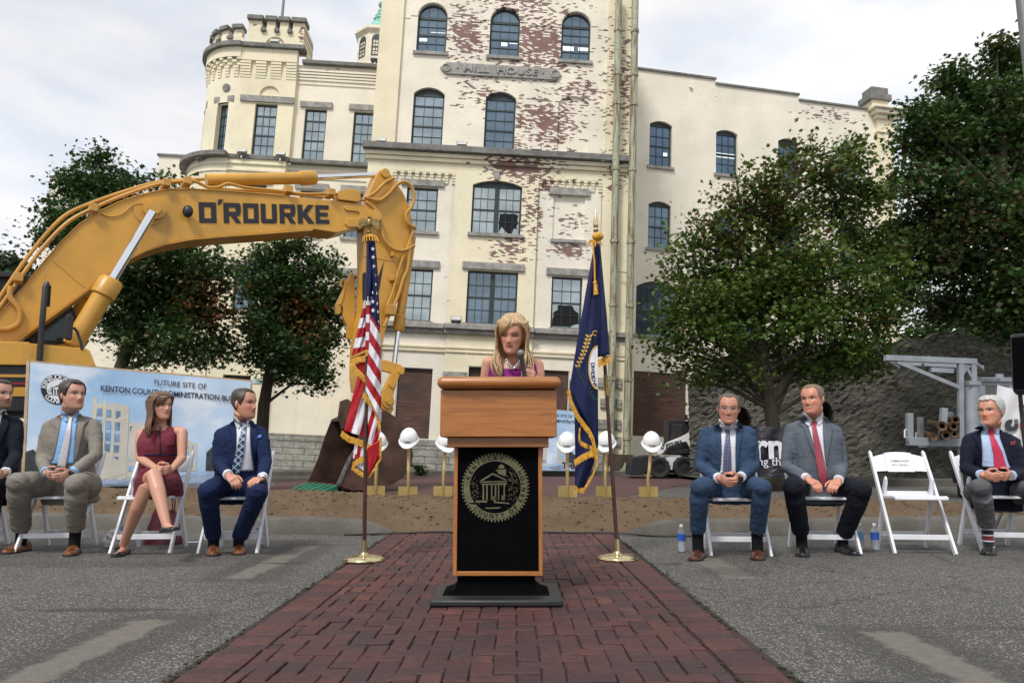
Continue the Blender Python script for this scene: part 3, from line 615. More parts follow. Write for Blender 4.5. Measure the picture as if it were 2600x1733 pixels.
for k in range(-2, 3):
    m_ = Matrix.Rotation(RAD(45 * k), 4, 'Z') @ Matrix.Translation((0, -rb * 0.925 - 0.17, 0)); window(cup, -rb * 0.22, rb * 0.22, vb - 0.2, vb + (ve - vb) * 0.62, rb * 0.2, 0.0, 3, (2, 2), 'glass_c', sill=False, Mx=m_)
fp = thing('roof_flagpole', 'thin bare flagpole rising behind the battlements', 'flagpole', M=ML @ Matrix.Translation((-1.72, 1.0, 0)))
mb = MB(); mb.tube([(0, 0, 17.0), (0.02, 0, 24.0)], [0.07, 0.05], 10); bpart('pole', mb, M['grey_metal'], fp, smooth=True); mb = MB(); mb.ell((0.02, 0, 24.1), (0.12, 0.12, 0.12)); bpart('ball', mb, M['grey_metal'], fp, smooth=True)
# far-left low blocks
MF = ML @ Matrix.Translation((0, 3.0, 0))
fl = thing('rear_mill_block', 'low cream brick block far left behind the trees', 'building', M=MF)
a_ = luv(MF, D2(105, 400)); b_ = luv(MF, D2(365, 358)); c_ = luv(MF, D2(460, 360))
mb = MB(); mb.box((a_.x, 0.5, -2), (b_.x + 0.4, 7, a_.z)); mb.box((b_.x, 0.0, -2), (c_.x + 1.0, 6, b_.z)); bpart('wall', mb, M['left_wall'], fl)
mb = MB(); mb.box((a_.x - 0.08, 0.42, a_.z), (b_.x - 0.01, 7, a_.z + 0.1)); mb.box((b_.x - 0.06, -0.08, b_.z), (c_.x + 1.0, 6, b_.z + 0.1)); bpart('coping', mb, M['stone_dk'], fl)
mb = MB()
for k in range(5): mb.box((c_.x - 0.55, -0.03, b_.z - 0.7 - 0.14 * k), (c_.x - 0.1, -0.003, b_.z - 0.62 - 0.14 * k))
bpart('louvre', mb, M['board'], fl)
# ------------------------------------------------------------------ drain pipes
def drainpipe(px, label):
    pts = [luv(MT, p, -0.6) for p in px]
    t = thing('drain_pipe', label, 'drain pipe', group='drain pipes on the tower corner', M=MT)
    mb = MB(); mb.tube(pts, 0.135, 14); bpart('pipe', mb, M['pipe'], t, smooth=True)
    for v in (1.2, 3.3, 6.0, 8.4, 11.2, 13.8, 15.0, 16.8):
        k = min(range(len(pts) - 1), key=lambda i: 0 if pts[i].z <= v <= pts[i + 1].z else 9); f = (v - pts[k].z) / (pts[k + 1].z - pts[k].z); p = pts[k].lerp(pts[k + 1], f)
        mb = MB(); mb.cyl((p.x, p.y, v - 0.06), (p.x, p.y, v + 0.06), 0.165, 14); bpart('collar', mb, M['pipe'], t, smooth=True)
    return t, pts
dp, pp = drainpipe([B2_(1695, 1560) for B2_ in [Z(2.614, 900, 600)]] + [Z(2.614, 900, 600)(1718, 430), Z(2.24, 900, 0)(1490, 700), Z(2.24, 900, 0)(1505, -80)], 'rust streaked green drain pipe running up the tower front')
dp2, pp2 = drainpipe([Z(2.614, 900, 600)(1805, 1500), Z(2.614, 900, 600)(1828, 430), Z(2.24, 900, 0)(1586, 700), Z(2.24, 900, 0)(1598, -80)], 'outer green drain pipe at the tower corner with curved foot')
mb = MB(); p0 = pp2[0]; mb.tube([p0, p0 + Vector((0, 0, -0.25)), p0 + Vector((-0.12, 0, -0.5)), p0 + Vector((-0.4, 0, -0.62)), p0 + Vector((-0.75, 0, -0.6))], [0.19, 0.21, 0.23, 0.23, 0.2], 14); bpart('elbow', mb, M['pipe'], dp2, smooth=True)
mb = MB(); mb.box((p0.x - 0.75, p0.y - 0.16, p0.z - 0.1), (p0.x + 0.22, p0.y + 0.16, p0.z + 0.28)); bpart('junction_box', mb, simple('rusty_iron', (0.07, 0.055, 0.035), 0.8, 0.3, 0.4), dp2)
mb = MB()
for v in (4.6, 7.3, 11.6, 15.6): mb.bar((pp[1].x - 0.1, -0.5, v), (pp2[1].x, -0.5, v - 0.05), 0.03, 0.03); mb.bar((2.95, -0.6, v - 0.15), (pp[1].x, -0.52, v + 0.1), 0.03, 0.03) if v == 11.6 else 0
bpart('bracket', mb, M['grey_metal'], dp)
# ------------------------------------------------------------------ floodlights on the ledges
def floodlight(Mf, px, off, label, s=1.0, turn=0):
    p = luv(Mf, px, off)
    t = thing('floodlight', label, 'floodlight', group='floodlights on the mill ledges', M=Mf @ Matrix.Translation(p) @ Matrix.Rotation(RAD(turn), 4, 'Z') @ Matrix.Rotation(RAD(-28), 4, 'X') @ Matrix.Scale(s, 4))
    mb = MB(); mb.hexa([(-0.2, -0.1, -0.08), (0.2, -0.1, -0.08), (0.16, 0.12, -0.06), (-0.16, 0.12, -0.06), (-0.21, -0.14, 0.13), (0.21, -0.14, 0.13), (0.17, 0.1, 0.1), (-0.17, 0.1, 0.1)]); bpart('housing', mb, M['grey_metal'], t, bevel=0.015)
    mb = MB(); mb.box((-0.17, -0.145, -0.05), (0.17, -0.125, 0.09)); bpart('lens', mb, M['lamp_glass'], t)
    mb = MB(); mb.bar((0, 0.02, -0.08), (0, 0.06, -0.22), 0.05, 0.05); bpart('bracket', mb, M['grey_metal'], t)
Z7, Z8, B2 = Z(2287 / 700, 400, 0), Z(2.24, 900, 0), Z(2.614, 900, 600)
for a in ((ML, Z7(350, 1308), -0.4, 'grey floodlight on the curved turret ledge, tilted outward', 1.0, -35), (ML, Z7(702, 1272), -0.7, 'grey floodlight on the ledge left of the pavilion window'), (ML, Z7(1022, 1296), -0.7, 'grey floodlight on the ledge right of the pavilion window'),
          (ML, Z7(972, 362), -0.35, 'floodlight in the arched niche of the battlements'), (MT, Z8(152, 812), -0.5, 'grey floodlight at the left end of the tower cornice'), (MT, Z8(610, 833), -0.5, 'grey floodlight on the tower cornice between the two tall windows'),
          (MT, Z8(1033, 860), -0.5, 'grey floodlight on the tower cornice below the peeled red brick'), (MT, B2(675, 562), -0.45, 'grey floodlight on the low ledge beside the wide window'), (ML, Z7(1805, 500), -0.2, 'floodlight on the roof edge below the cupola')): floodlight(*a)
# ================================================================== ground
def mat_asphalt():
    g = GR('worn_asphalt'); X = g.sep()
    a = g.vor(112, feature='F1'); cellc = g.n('TexVoronoi', {'Vector': g.obj, 'Scale': 112.0}).outputs['Color']
    rnd = g.sep(cellc)[0]
    big = g.noise(0.45, 5); mid = g.noise(2.6, 5)
    base = g.mix(g.step(big, 0.3, 0.7), (0.090, 0.086, 0.079), (0.155, 0.148, 0.136)); base = g.mix(g.math('MULTIPLY', g.step(mid, 0.45, 0.75), 0.4), base, (0.045, 0.043, 0.040))
    peb = g.ramp(rnd, (0.0, (0.018, 0.018, 0.018)), (0.45, (0.062, 0.060, 0.056)), (0.72, (0.15, 0.142, 0.13)), (0.88, (0.40, 0.385, 0.35)), (1.0, (0.44, 0.42, 0.39)))
    c = g.mix(g.step(a, 0.62, 0.35), sc((0.03, 0.029, 0.028), 1), peb); c = g.mix(0.34, c, base)
    wob = g.math('MULTIPLY', g.math('SUBTRACT', g.noise(9, 5), 0.5), 0.16)
    def rect(x0, x1, y0, y1, soft=0.05):
        cx, cy, hx, hy = (x0 + x1) / 2, (y0 + y1) / 2, (x1 - x0) / 2, (y1 - y0) / 2
        dx = g.math('SUBTRACT', g.math('ABSOLUTE', g.math('SUBTRACT', X[0], cx)), hx); dy = g.math('SUBTRACT', g.math('ABSOLUTE', g.math('SUBTRACT', X[1], cy)), hy)
        return g.step(g.math('ADD', g.math('MAXIMUM', dx, dy), wob), soft, -0.01)
    m = None
    for r in ((-1.75, -1.62, 1.2, 3.75), (-1.78, -1.66, 5.0, 6.7), (1.55, 1.69, 1.2, 3.5), (1.36, 1.52, 5.0, 5.9)):
        k = rect(*r); m = k if m is None else g.math('MAXIMUM', m, k)
    worn = g.mix(g.noise(22, 4), (0.10, 0.092, 0.077), (0.21, 0.19, 0.16))
    halo = None
    for r in ((-1.86, -1.48, 1.2, 3.85), (-1.9, -1.52, 4.9, 6.8), (1.42, 1.82, 1.2, 3.6)):
        k = rect(*r, soft=0.12); halo = k if halo is None else g.math('MAXIMUM', halo, k)
    c = g.mix(g.math('MULTIPLY', halo, 0.55), c, (0.035, 0.033, 0.03)); c = g.mix(g.math('MULTIPLY', m, 0.8), c, worn)
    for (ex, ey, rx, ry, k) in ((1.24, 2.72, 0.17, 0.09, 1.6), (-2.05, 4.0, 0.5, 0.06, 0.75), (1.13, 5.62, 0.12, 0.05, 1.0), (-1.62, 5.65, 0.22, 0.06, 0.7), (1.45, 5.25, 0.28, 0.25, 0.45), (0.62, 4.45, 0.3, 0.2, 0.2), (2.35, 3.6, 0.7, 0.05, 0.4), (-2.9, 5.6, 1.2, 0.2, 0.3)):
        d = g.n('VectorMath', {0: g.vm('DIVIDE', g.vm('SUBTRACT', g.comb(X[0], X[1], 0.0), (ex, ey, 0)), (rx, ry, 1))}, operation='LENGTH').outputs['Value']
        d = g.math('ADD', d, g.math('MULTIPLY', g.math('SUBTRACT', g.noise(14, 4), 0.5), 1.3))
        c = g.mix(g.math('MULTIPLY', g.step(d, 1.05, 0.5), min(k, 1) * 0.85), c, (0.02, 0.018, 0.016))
    cr = g.vor(0.55, g.mapp((1, 1, 1), v=g.vm('ADD', g.obj, g.vm('MULTIPLY', g.noise(3, 4, col=True), (0.5, 0.5, 0)))), 'DISTANCE_TO_EDGE')
    c = g.mix(g.math('MULTIPLY', g.step(cr, 0.006, 0.001), 0.55), c, (0.02, 0.02, 0.02))
    h = g.math('ADD', g.math('MULTIPLY', g.step(a, 0.7, 0.2), 0.6), g.math('MULTIPLY', g.noise(40, 3), 0.4))
    return g.done(c, 0.82, 0, g.bump(h, 0.55, 0.006))
M['asphalt'] = mat_asphalt()
mb = MB(); mb.add([(-600, -30, 0), (600, -30, 0), (600, 900, 0), (-600, 900, 0)], [(0, 1, 2, 3)]); struct('ground', mb, M['asphalt'], smooth=False)
# brick path, brick by brick
def mat_paver(name='paver_brick'):
    g = GR(name); c = g.attr(); n = g.noise(28, 5, rough=0.65); n2 = g.noise(3, 4)
    c = g.mix(g.math('MULTIPLY', g.step(n, 0.42, 0.68), 0.65), c, (0.022, 0.012, 0.014)); c = g.mix(g.math('MULTIPLY', g.step(n2, 0.42, 0.62), 0.55), c, (0.030, 0.017, 0.020))
    c = g.mix(g.math('MULTIPLY', g.step(g.noise(160, 2), 0.58, 0.72), 0.4), c, (0.20, 0.12, 0.11))
    return g.done(c, 0.72, 0, g.bump(g.math('ADD', n, g.math('MULTIPLY', g.noise(130, 3), 0.5)), 0.5, 0.006))
M['paver'] = mat_paver()
def brick_path():
    mb = MB(); cols = []; X0, X1, Y0, Y1 = -1.145, 0.945, -0.5, 7.72; bw = 0.17
    rr = random.Random(3)
    def brick(x0, x1, y0, y1):
        g = 0.0014 + rr.random() ** 2 * 0.0035; x0 += g; x1 -= g; y0 += g; y1 -= g
        if x1 - x0 < 0.02 or y1 - y0 < 0.02: return
        z = 0.016 + rr.uniform(-0.003, 0.003); e = 0.004; tl = [z + rr.uniform(-.0022, .0022) for _ in range(4)]
        j = lambda: rr.uniform(-0.003, 0.003)
        b = [(x0 + j(), y0 + j()), (x1 + j(), y0 + j()), (x1 + j(), y1 + j()), (x0 + j(), y1 + j())]; ctr = ((x0 + x1) / 2, (y0 + y1) / 2)
        ins = [(p[0] + (e if p[0] < ctr[0] else -e), p[1] + (e if p[1] < ctr[1] else -e)) for p in b]
        mb.add([(p[0], p[1], 0.001) for p in b] + [(p[0], p[1], t - 0.004) for p, t in zip(b, tl)] + [(p[0], p[1], t) for p, t in zip(ins, tl)],
               [(0, 1, 5, 4), (1, 2, 6, 5), (2, 3, 7, 6), (3, 0, 4, 7), (4, 5, 9, 8), (5, 6, 10, 9), (6, 7, 11, 10), (7, 4, 8, 11), (8, 9, 10, 11)])
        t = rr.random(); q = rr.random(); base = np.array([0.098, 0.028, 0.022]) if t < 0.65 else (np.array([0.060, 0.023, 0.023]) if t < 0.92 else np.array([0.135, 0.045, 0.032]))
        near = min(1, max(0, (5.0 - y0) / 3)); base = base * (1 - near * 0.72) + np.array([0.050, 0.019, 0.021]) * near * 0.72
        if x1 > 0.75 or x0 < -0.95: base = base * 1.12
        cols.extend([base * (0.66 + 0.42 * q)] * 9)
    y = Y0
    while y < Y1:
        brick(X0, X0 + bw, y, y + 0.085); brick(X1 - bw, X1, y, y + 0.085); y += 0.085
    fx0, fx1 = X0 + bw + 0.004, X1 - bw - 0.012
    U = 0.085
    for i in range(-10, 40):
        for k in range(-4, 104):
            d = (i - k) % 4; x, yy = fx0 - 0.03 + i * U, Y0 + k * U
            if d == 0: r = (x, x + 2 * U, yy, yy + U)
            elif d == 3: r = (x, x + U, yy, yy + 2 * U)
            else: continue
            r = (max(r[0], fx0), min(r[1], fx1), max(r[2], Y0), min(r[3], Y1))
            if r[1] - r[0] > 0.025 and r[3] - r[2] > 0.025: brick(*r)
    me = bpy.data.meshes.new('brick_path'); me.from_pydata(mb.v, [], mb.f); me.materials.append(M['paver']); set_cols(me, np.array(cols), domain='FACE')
    o = mesh_obj('brick_path', me, smooth=False, fix=False); o['kind'] = 'structure'
    b = MB(); b.add([(X0 - 0.04, Y0, 0.005), (X1 + 0.045, Y0, 0.005), (X1 + 0.045, Y1, 0.005), (X0 - 0.04, Y1, 0.005)], [(0, 1, 2, 3)])
    struct('path_bed', b, simple('path_joint_soil', (0.032, 0.021, 0.017), 0.95, bump=0.6, bs=80), smooth=False)
    # moss and grit along the edges
    gr = MB()
    for _ in range(1500):
        sd = rr.choice([X0 - 0.02, X0 - 0.02, X1 + 0.02, X1 + 0.02, X1 - bw - 0.006]); yy = rr.uniform(1.2, 7.4); x = sd + rr.gauss(0, 0.016); s = rr.uniform(0.002, 0.008)
        if math.sin(yy * 5 + sd) + rr.random() * 1.5 < 0.3: continue
        gr.ell((x, yy, 0.012), (s * 1.4, s * 1.4, s * 0.6), 5, 3)
    o = gr.build('edge_grit', simple('mossy_grit', (0.030, 0.030, 0.016), 0.95, var=0.5, vs=30)); tag(o, 'dark mossy grit along the edges of the brick path', 'grit', kind='stuff')
brick_path()
# far plaza, sidewalk and kerbs
def mat_plaza():
    g = GR('plaza_brick'); X = g.sep()
    br = g.n('TexBrick', {'Vector': g.comb(X[0], X[1], 0.0), 'Scale': 1.0, 'Brick Width': 0.22, 'Row Height': 0.11, 'Mortar Size': 0.006, 'Color1': (0.095, 0.034, 0.032, 1), 'Color2': (0.062, 0.027, 0.028, 1), 'Mortar': (0.05, 0.04, 0.038, 1)})
    n = g.noise(0.8, 5); c = g.mix(g.math('MULTIPLY', g.step(n, 0.45, 0.7), 0.4), br.outputs['Color'], (0.10, 0.058, 0.052)); return g.done(c, 0.8, 0, g.bump(br.outputs['Fac'], 0.3, 0.004))
mb = MB(); pz = [onz(D2(*p)) for p in ((640, 1100), (600, 1150), (1000, 1165), (1430, 1141), (1500, 1128), (1575, 1113), (1640, 1100), (1500, 1093), (900, 1094))]
mb.add([(p.x, p.y, 0.006) for p in pz], [tuple(range(len(pz)))]); struct('brick_plaza', mb, mat_plaza(), smooth=False)
M['concrete'] = mat_stone('worn_concrete', (0.120, 0.112, 0.096), 2.2, 0.25, 0.35)
mb = MB(); mb.box((-30, 27.15, -0.2), (4.6, 31, 0.17)); struct('sidewalk', mb, M['concrete'], bevel=0.02)
# far right kerb and verge in front of the rubble wall
mb = MB(); mb.bar((5.4, 19.6, 0.02), (16, 17.6, 0.02), 0.2, 0.3); struct('far_kerb', mb, M['concrete'], bevel=0.02)
mb = MB(); mb.add([(5.2, 19.75, 0.10), (17, 17.6, 0.10), (30, 40, 0.12), (5.2, 40, 0.12)], [(0, 1, 2, 3)]); struct('verge', mb, simple('verge_gravel', (0.06, 0.055, 0.045), 0.9, var=0.4, bump=0.5), smooth=False)
# near kerbs (swept, with a nose that dies into the ground)
def kerb(pts, label_nose_first):
    R = []
    for (x, y, h, w) in pts: R.append((x, y, h, w))
    mb = MB(); rings = []
    for i, (x, y, h, w) in enumerate(R):
        a, b = R[max(0, i - 1)], R[min(len(R) - 1, i + 1)]; t = Vector((b[0] - a[0], b[1] - a[1], 0)).normalized(); nx = Vector((-t.y, t.x, 0))
        if nx.y < 0: nx = -nx
        c = Vector((x, y, 0)); prof = [(-0.02, -0.02), (0.005, h * 0.8), (0.035, h * 0.97), (0.06, h), (w, h), (w, -0.02)]
        rings.append([c + nx * u + Vector((0, 0, v)) for u, v in prof])
    mb.rings(rings); return struct('kerb', mb, M['concrete'], angle=60)
kerb([(-9, 8.95, 0.15, 0.2), (-4.9, 8.2, 0.15, 0.2), (-2.6, 7.76, 0.15, 0.2), (-1.8, 7.6, 0.15, 0.2), (-1.55, 7.56, 0.145, 0.2), (-1.38, 7.56, 0.12, 0.19), (-1.26, 7.6, 0.085, 0.17), (-1.17, 7.66, 0.05, 0.14), (-1.1, 7.75, 0.012, 0.1)], 0)
kerb([(1.08, 7.72, 0.012, 0.08), (1.13, 7.6, 0.05, 0.13), (1.22, 7.5, 0.09, 0.17), (1.36, 7.44, 0.125, 0.19), (1.55, 7.42, 0.148, 0.2), (1.9, 7.44, 0.15, 0.2), (3.2, 7.58, 0.15, 0.2), (5.2, 7.85, 0.15, 0.2), (9, 8.3, 0.15, 0.2)], 1)
# dirt mound
def mound():
    nx, ny = 330, 66; x0, x1 = -8.5, 8.5; rs = np.random.RandomState(4)
    xs = np.linspace(x0, x1, nx); P = np.zeros((ny, nx, 3))
    front = np.interp(xs, [-9, -4.9, -1.9, -1.35, -1.1, 1.05, 1.3, 1.8, 5.2, 9], [9.05, 8.32, 7.72, 7.72, 7.66, 7.66, 7.6, 7.58, 8.0, 8.45])
    zf = np.interp(xs, [-9, -1.9, -1.4, -1.1, 1.05, 1.35, 1.9, 9], [0.13, 0.13, 0.09, 0.0, 0.0, 0.08, 0.13, 0.13])
    crest = np.interp(xs, [-9, -4, -2.6, -0.5, 2.2, 4, 5.5, 9], [0.34, 0.36, 0.34, 0.27, 0.262, 0.25, 0.20, 0.16])
    yc = np.interp(xs, [-9, 0, 9], [9.7, 9.15, 9.3])
    def nz(a, b, s, seed):
        r = np.random.RandomState(seed); v = np.zeros_like(a)
        for k in range(26): f = s * (0.6 + r.rand() * 2.5); th = r.rand() * 6.28; v += np.sin(a * f * np.cos(th) + b * f * np.sin(th) + r.rand() * 6.28)
        return v / 5
    for j in range(ny):
        t = j / (ny - 1); y = front + (yc + 1.5 - front) * t; P[j, :, 0] = xs; P[j, :, 1] = y
        s = np.clip((y - front) / (yc - front), 0, 1); z = zf + (crest - zf) * np.sin(s * math.pi / 2) ** 0.9
        back = np.clip((y - yc) / 1.5, 0, 1); z = z * (1 - back ** 1.5) - 0.03 * back
        P[j, :, 2] = z
    P[:, :, 2] += 0.010 * nz(P[:, :, 0], P[:, :, 1], 5, 1) + 0.007 * nz(P[:, :, 0], P[:, :, 1], 16, 2) + rs.normal(0, 0.0035, (ny, nx))
    mb = MB(); mb.grid([[tuple(P[j, i]) for i in range(nx)] for j in range(ny)])
    for _ in range(5200):
        i, j = rs.randint(2, nx - 2), rs.randint(1, 50); s = 0.005 + 0.016 * rs.rand() ** 3; p = P[j, i] + rs.normal(0, 0.02, 3) * (1, 1, 0)
        mb.ell(tuple(p), (s * 1.3, s, s * 0.8), 5, 3)
    g = GR('dry_dirt'); n = g.noise(2.2, 6); v = g.vor(70); c = g.mix(g.step(n, 0.3, 0.7), (0.112, 0.070, 0.036), (0.165, 0.108, 0.060)); c = g.mix(g.math('MULTIPLY', g.step(g.noise(45, 4), 0.5, 0.75), 0.5), c, (0.085, 0.056, 0.034)); c = g.mix(g.math('MULTIPLY', g.step(g.noise(150, 3, rough=.7), 0.5, 0.36), 0.6), c, (0.05, 0.03, 0.018)); c = g.mix(g.math('MULTIPLY', g.step(g.noise(120, 2), 0.6, 0.7), 0.6), c, (0.24, 0.19, 0.13))
    return struct('dirt_mound', mb, g.done(c, 0.95, 0, g.bump(g.math('ADD', g.noise(60, 5), g.math('MULTIPLY', v, 0.6)), 0.9, 0.02)), fix=False)
mound()
o = MB(); cp = [(-1.6, 7.5, 0.012), (-1.1, 7.55, 0.02), (-0.7, 7.6, 0.03), (-0.3, 7.57, 0.026), (0.1, 7.6, 0.03), (0.5, 7.56, 0.026), (0.95, 7.55, 0.026), (1.4, 7.37, 0.01), (2.4, 7.42, 0.01)]
o.tube(cp, 0.008, 6); o.tube([(x, y + 0.03 + 0.01 * math.sin(x * 9), z) for x, y, z in cp], 0.007, 6)
tag(o.build('power_cable', simple('black_rubber', (0.012, 0.012, 0.012), 0.6)), 'black cable lying along the foot of the dirt mound', 'cable')
# ------------------------------------------------------------------ rubble stone retaining wall
def rubble_wall():
    g = GR('rubble_stone'); X = g.sep(); v = g.mapp((2.3, 2.3, 6.5), v=g.vm('ADD', g.obj, g.vm('MULTIPLY', g.noise(2.6, 5, col=True), (0.3, 0.3, 0.14))))
    cell = g.n('TexVoronoi', {'Vector': v, 'Scale': 1.5}); r = g.sep(cell.outputs['Color'])[0]; e = g.vor(1.5, v, 'DISTANCE_TO_EDGE')
    n = g.noise(5, 6, rough=0.7); n2 = g.noise(0.5, 4)
    c = g.mix(r, (0.105, 0.10, 0.082), (0.20, 0.188, 0.155)); c = g.mix(g.math('MULTIPLY', g.step(n, 0.75, 0.4), 0.55), c, (0.065, 0.062, 0.052)); c = g.mix(g.math('MULTIPLY', g.step(e, 0.05, 0.0), 0.8), c, (0.028, 0.026, 0.024))
    c = g.mix(g.math('MULTIPLY', g.step(n2, 0.42, 0.65), 0.5), c, (0.06, 0.058, 0.05))
    mat = g.done(c, 0.95, 0, g.bump(g.math('ADD', g.math('MINIMUM', g.math('MULTIPLY', e, 6.0), 0.6), g.math('MULTIPLY', g.noise(9, 6, rough=0.75), 1.0)), 0.8, 0.05))
    A, Bp = Vector((at(D2(1583, 1000), 24.0).x, 24.0, 0)), Vector((21.0, 21.5, 0)); d = (Bp - A); Lw = d.length; d.normalize(); nrm = Vector((d.y, -d.x, 0))
    def s_of(px): return (onplane(px, A, nrm) - A).dot(d)
    tops = [(D2(1583, 893)), D2(1640, 870), D2(1700, 848), D2(1760, 822), D2(1800, 803), D2(1900, 792), D2(2040, 788), D2(2352, 740)]
    ss = [s_of(p) for p in tops]; zs = [onplane(p, A, nrm).z for p in tops]; ss[0] = 0; ss.append(Lw); zs.append(zs[-1])
    arches = []
    for (pc, pe, pt) in ((P5(772, 500), P5(852, 500), P5(772, 440)), (P5(1325, 500), P5(1398, 500), P5(1325, 400))):
        c0 = s_of(pc); hw = s_of(pe) - c0; arches.append((c0, hw, onplane(pt, A, nrm).z - hw))
    rs = np.random.RandomState(9); nx = int(Lw / 0.11); nz = 44; mb = MB(); G_ = {}
    t = thing('rubble_stone_wall', 'old dark rubble stone retaining wall with two small arches', 'stone wall', loc=tuple(A))
    vs = []; fs = []
    def inside(s, z):
        for c0, hw, zc in arches:
            if abs(s - c0) < hw and (z < zc or (s - c0) ** 2 + (z - zc) ** 2 < hw * hw): return True
        return False
    for j in range(nz + 1):
        for i in range(nx + 1):
            s = Lw * i / nx; top = np.interp(s, ss, zs) + 0.06 * math.sin(s * 7) + 0.05 * rs.rand(); z = -0.2 + (top + 0.2) * j / nz
            p = A + d * (s + rs.normal(0, .012)) + nrm * (rs.normal(0, 0.022) + 0.03 * math.sin(s * 3 + z * 5)) + Vector((0, 0, z)); vs.append((p, s, z))
    for j in range(nz):
        for i in range(nx):
            q = [j * (nx + 1) + i, j * (nx + 1) + i + 1, (j + 1) * (nx + 1) + i + 1, (j + 1) * (nx + 1) + i]
            if not inside(sum(vs[k][1] for k in q) / 4, sum(vs[k][2] for k in q) / 4): fs.append(tuple(q))
    mb.add([v_[0] for v_ in vs], fs)
    k = len(vs); topi = [nz * (nx + 1) + i for i in range(nx + 1)]; mb.add([vs[i][0] for i in topi] + [vs[i][0] - nrm * 0.7 for i in topi], [(i, i + 1, nx + 2 + i, nx + 1 + i) for i in range(nx)])
    mb.build('wall_face', mat, t, fix=False, smooth=False)
    for c0, hw, zc in arches:
        mb = MB(); c = A + d * c0
        for s_ in (-1, 1): mb.obox(c + d * (s_ * (hw + 0.06)) - nrm * 0.5 + Vector((0, 0, zc / 2)), d * 0.05, nrm * 0.5, (0, 0, zc / 2 + 0.2))
        for q in range(8):
            a0 = math.pi * (q + 0.5) / 8; pc = c + d * (math.cos(a0) * (hw + 0.1)) + Vector((0, 0, zc + math.sin(a0) * (hw + 0.1))); er = d * math.cos(a0) + Vector((0, 0, math.sin(a0))); et = d * -math.sin(a0) + Vector((0, 0, math.cos(a0)))
            mb.obox(pc - nrm * 0.5, er * 0.13, et * (hw * 0.21), nrm * 0.53)
        mb.build('arch_ring', mat, t, smooth=False); mb = MB(); mb.obox(c - nrm * 1.0 + Vector((0, 0, 1.2)), d * (hw + 0.3), nrm * 0.03, (0, 0, 1.6)); mb.build('arch_back', M['board'], t, smooth=False)
rubble_wall()
# ================================================================== lectern
def mat_oak(name, horiz=True, k=1.0):
    g = GR(name); v = g.mapp((2.2, 2.2, 26) if horiz else (26, 26, 2.2)); n = g.noise(1.0, 5, v, rough=0.6, dist=1.6); f = g.noise(1.0, 3, g.mapp((14, 14, 320) if horiz else (320, 320, 14)))
    c = g.ramp(n, (0.28, sc((0.235, 0.080, 0.018), k)), (0.5, sc((0.37, 0.138, 0.032), k)), (0.72, sc((0.45, 0.180, 0.046), k)))
    c = g.mix(g.math('MULTIPLY', g.step(f, 0.5, 0.75), 0.4), c, sc((0.16, 0.055, 0.016), k))
    return g.done(c, 0.38, 0, g.bump(f, 0.12, 0.002), Coat_Weight=0.25, Coat_Roughness=0.25)
M['oak'] = mat_oak('oak_across'); M['oak_v'] = mat_oak('oak_upright', False); M['oak_dk'] = mat_oak('oak_trim', True, 0.7)
M['black_cloth'] = simple('black_speaker_cloth', (0.0014, 0.0014, 0.0022), 0.95, var=0.3, vs=8, Specular_IOR_Level=0.08); M['black_paint'] = simple('black_satin_paint', (0.016, 0.017, 0.019), 0.5, var=0.25, vs=5, bump=0.1, bs=200)
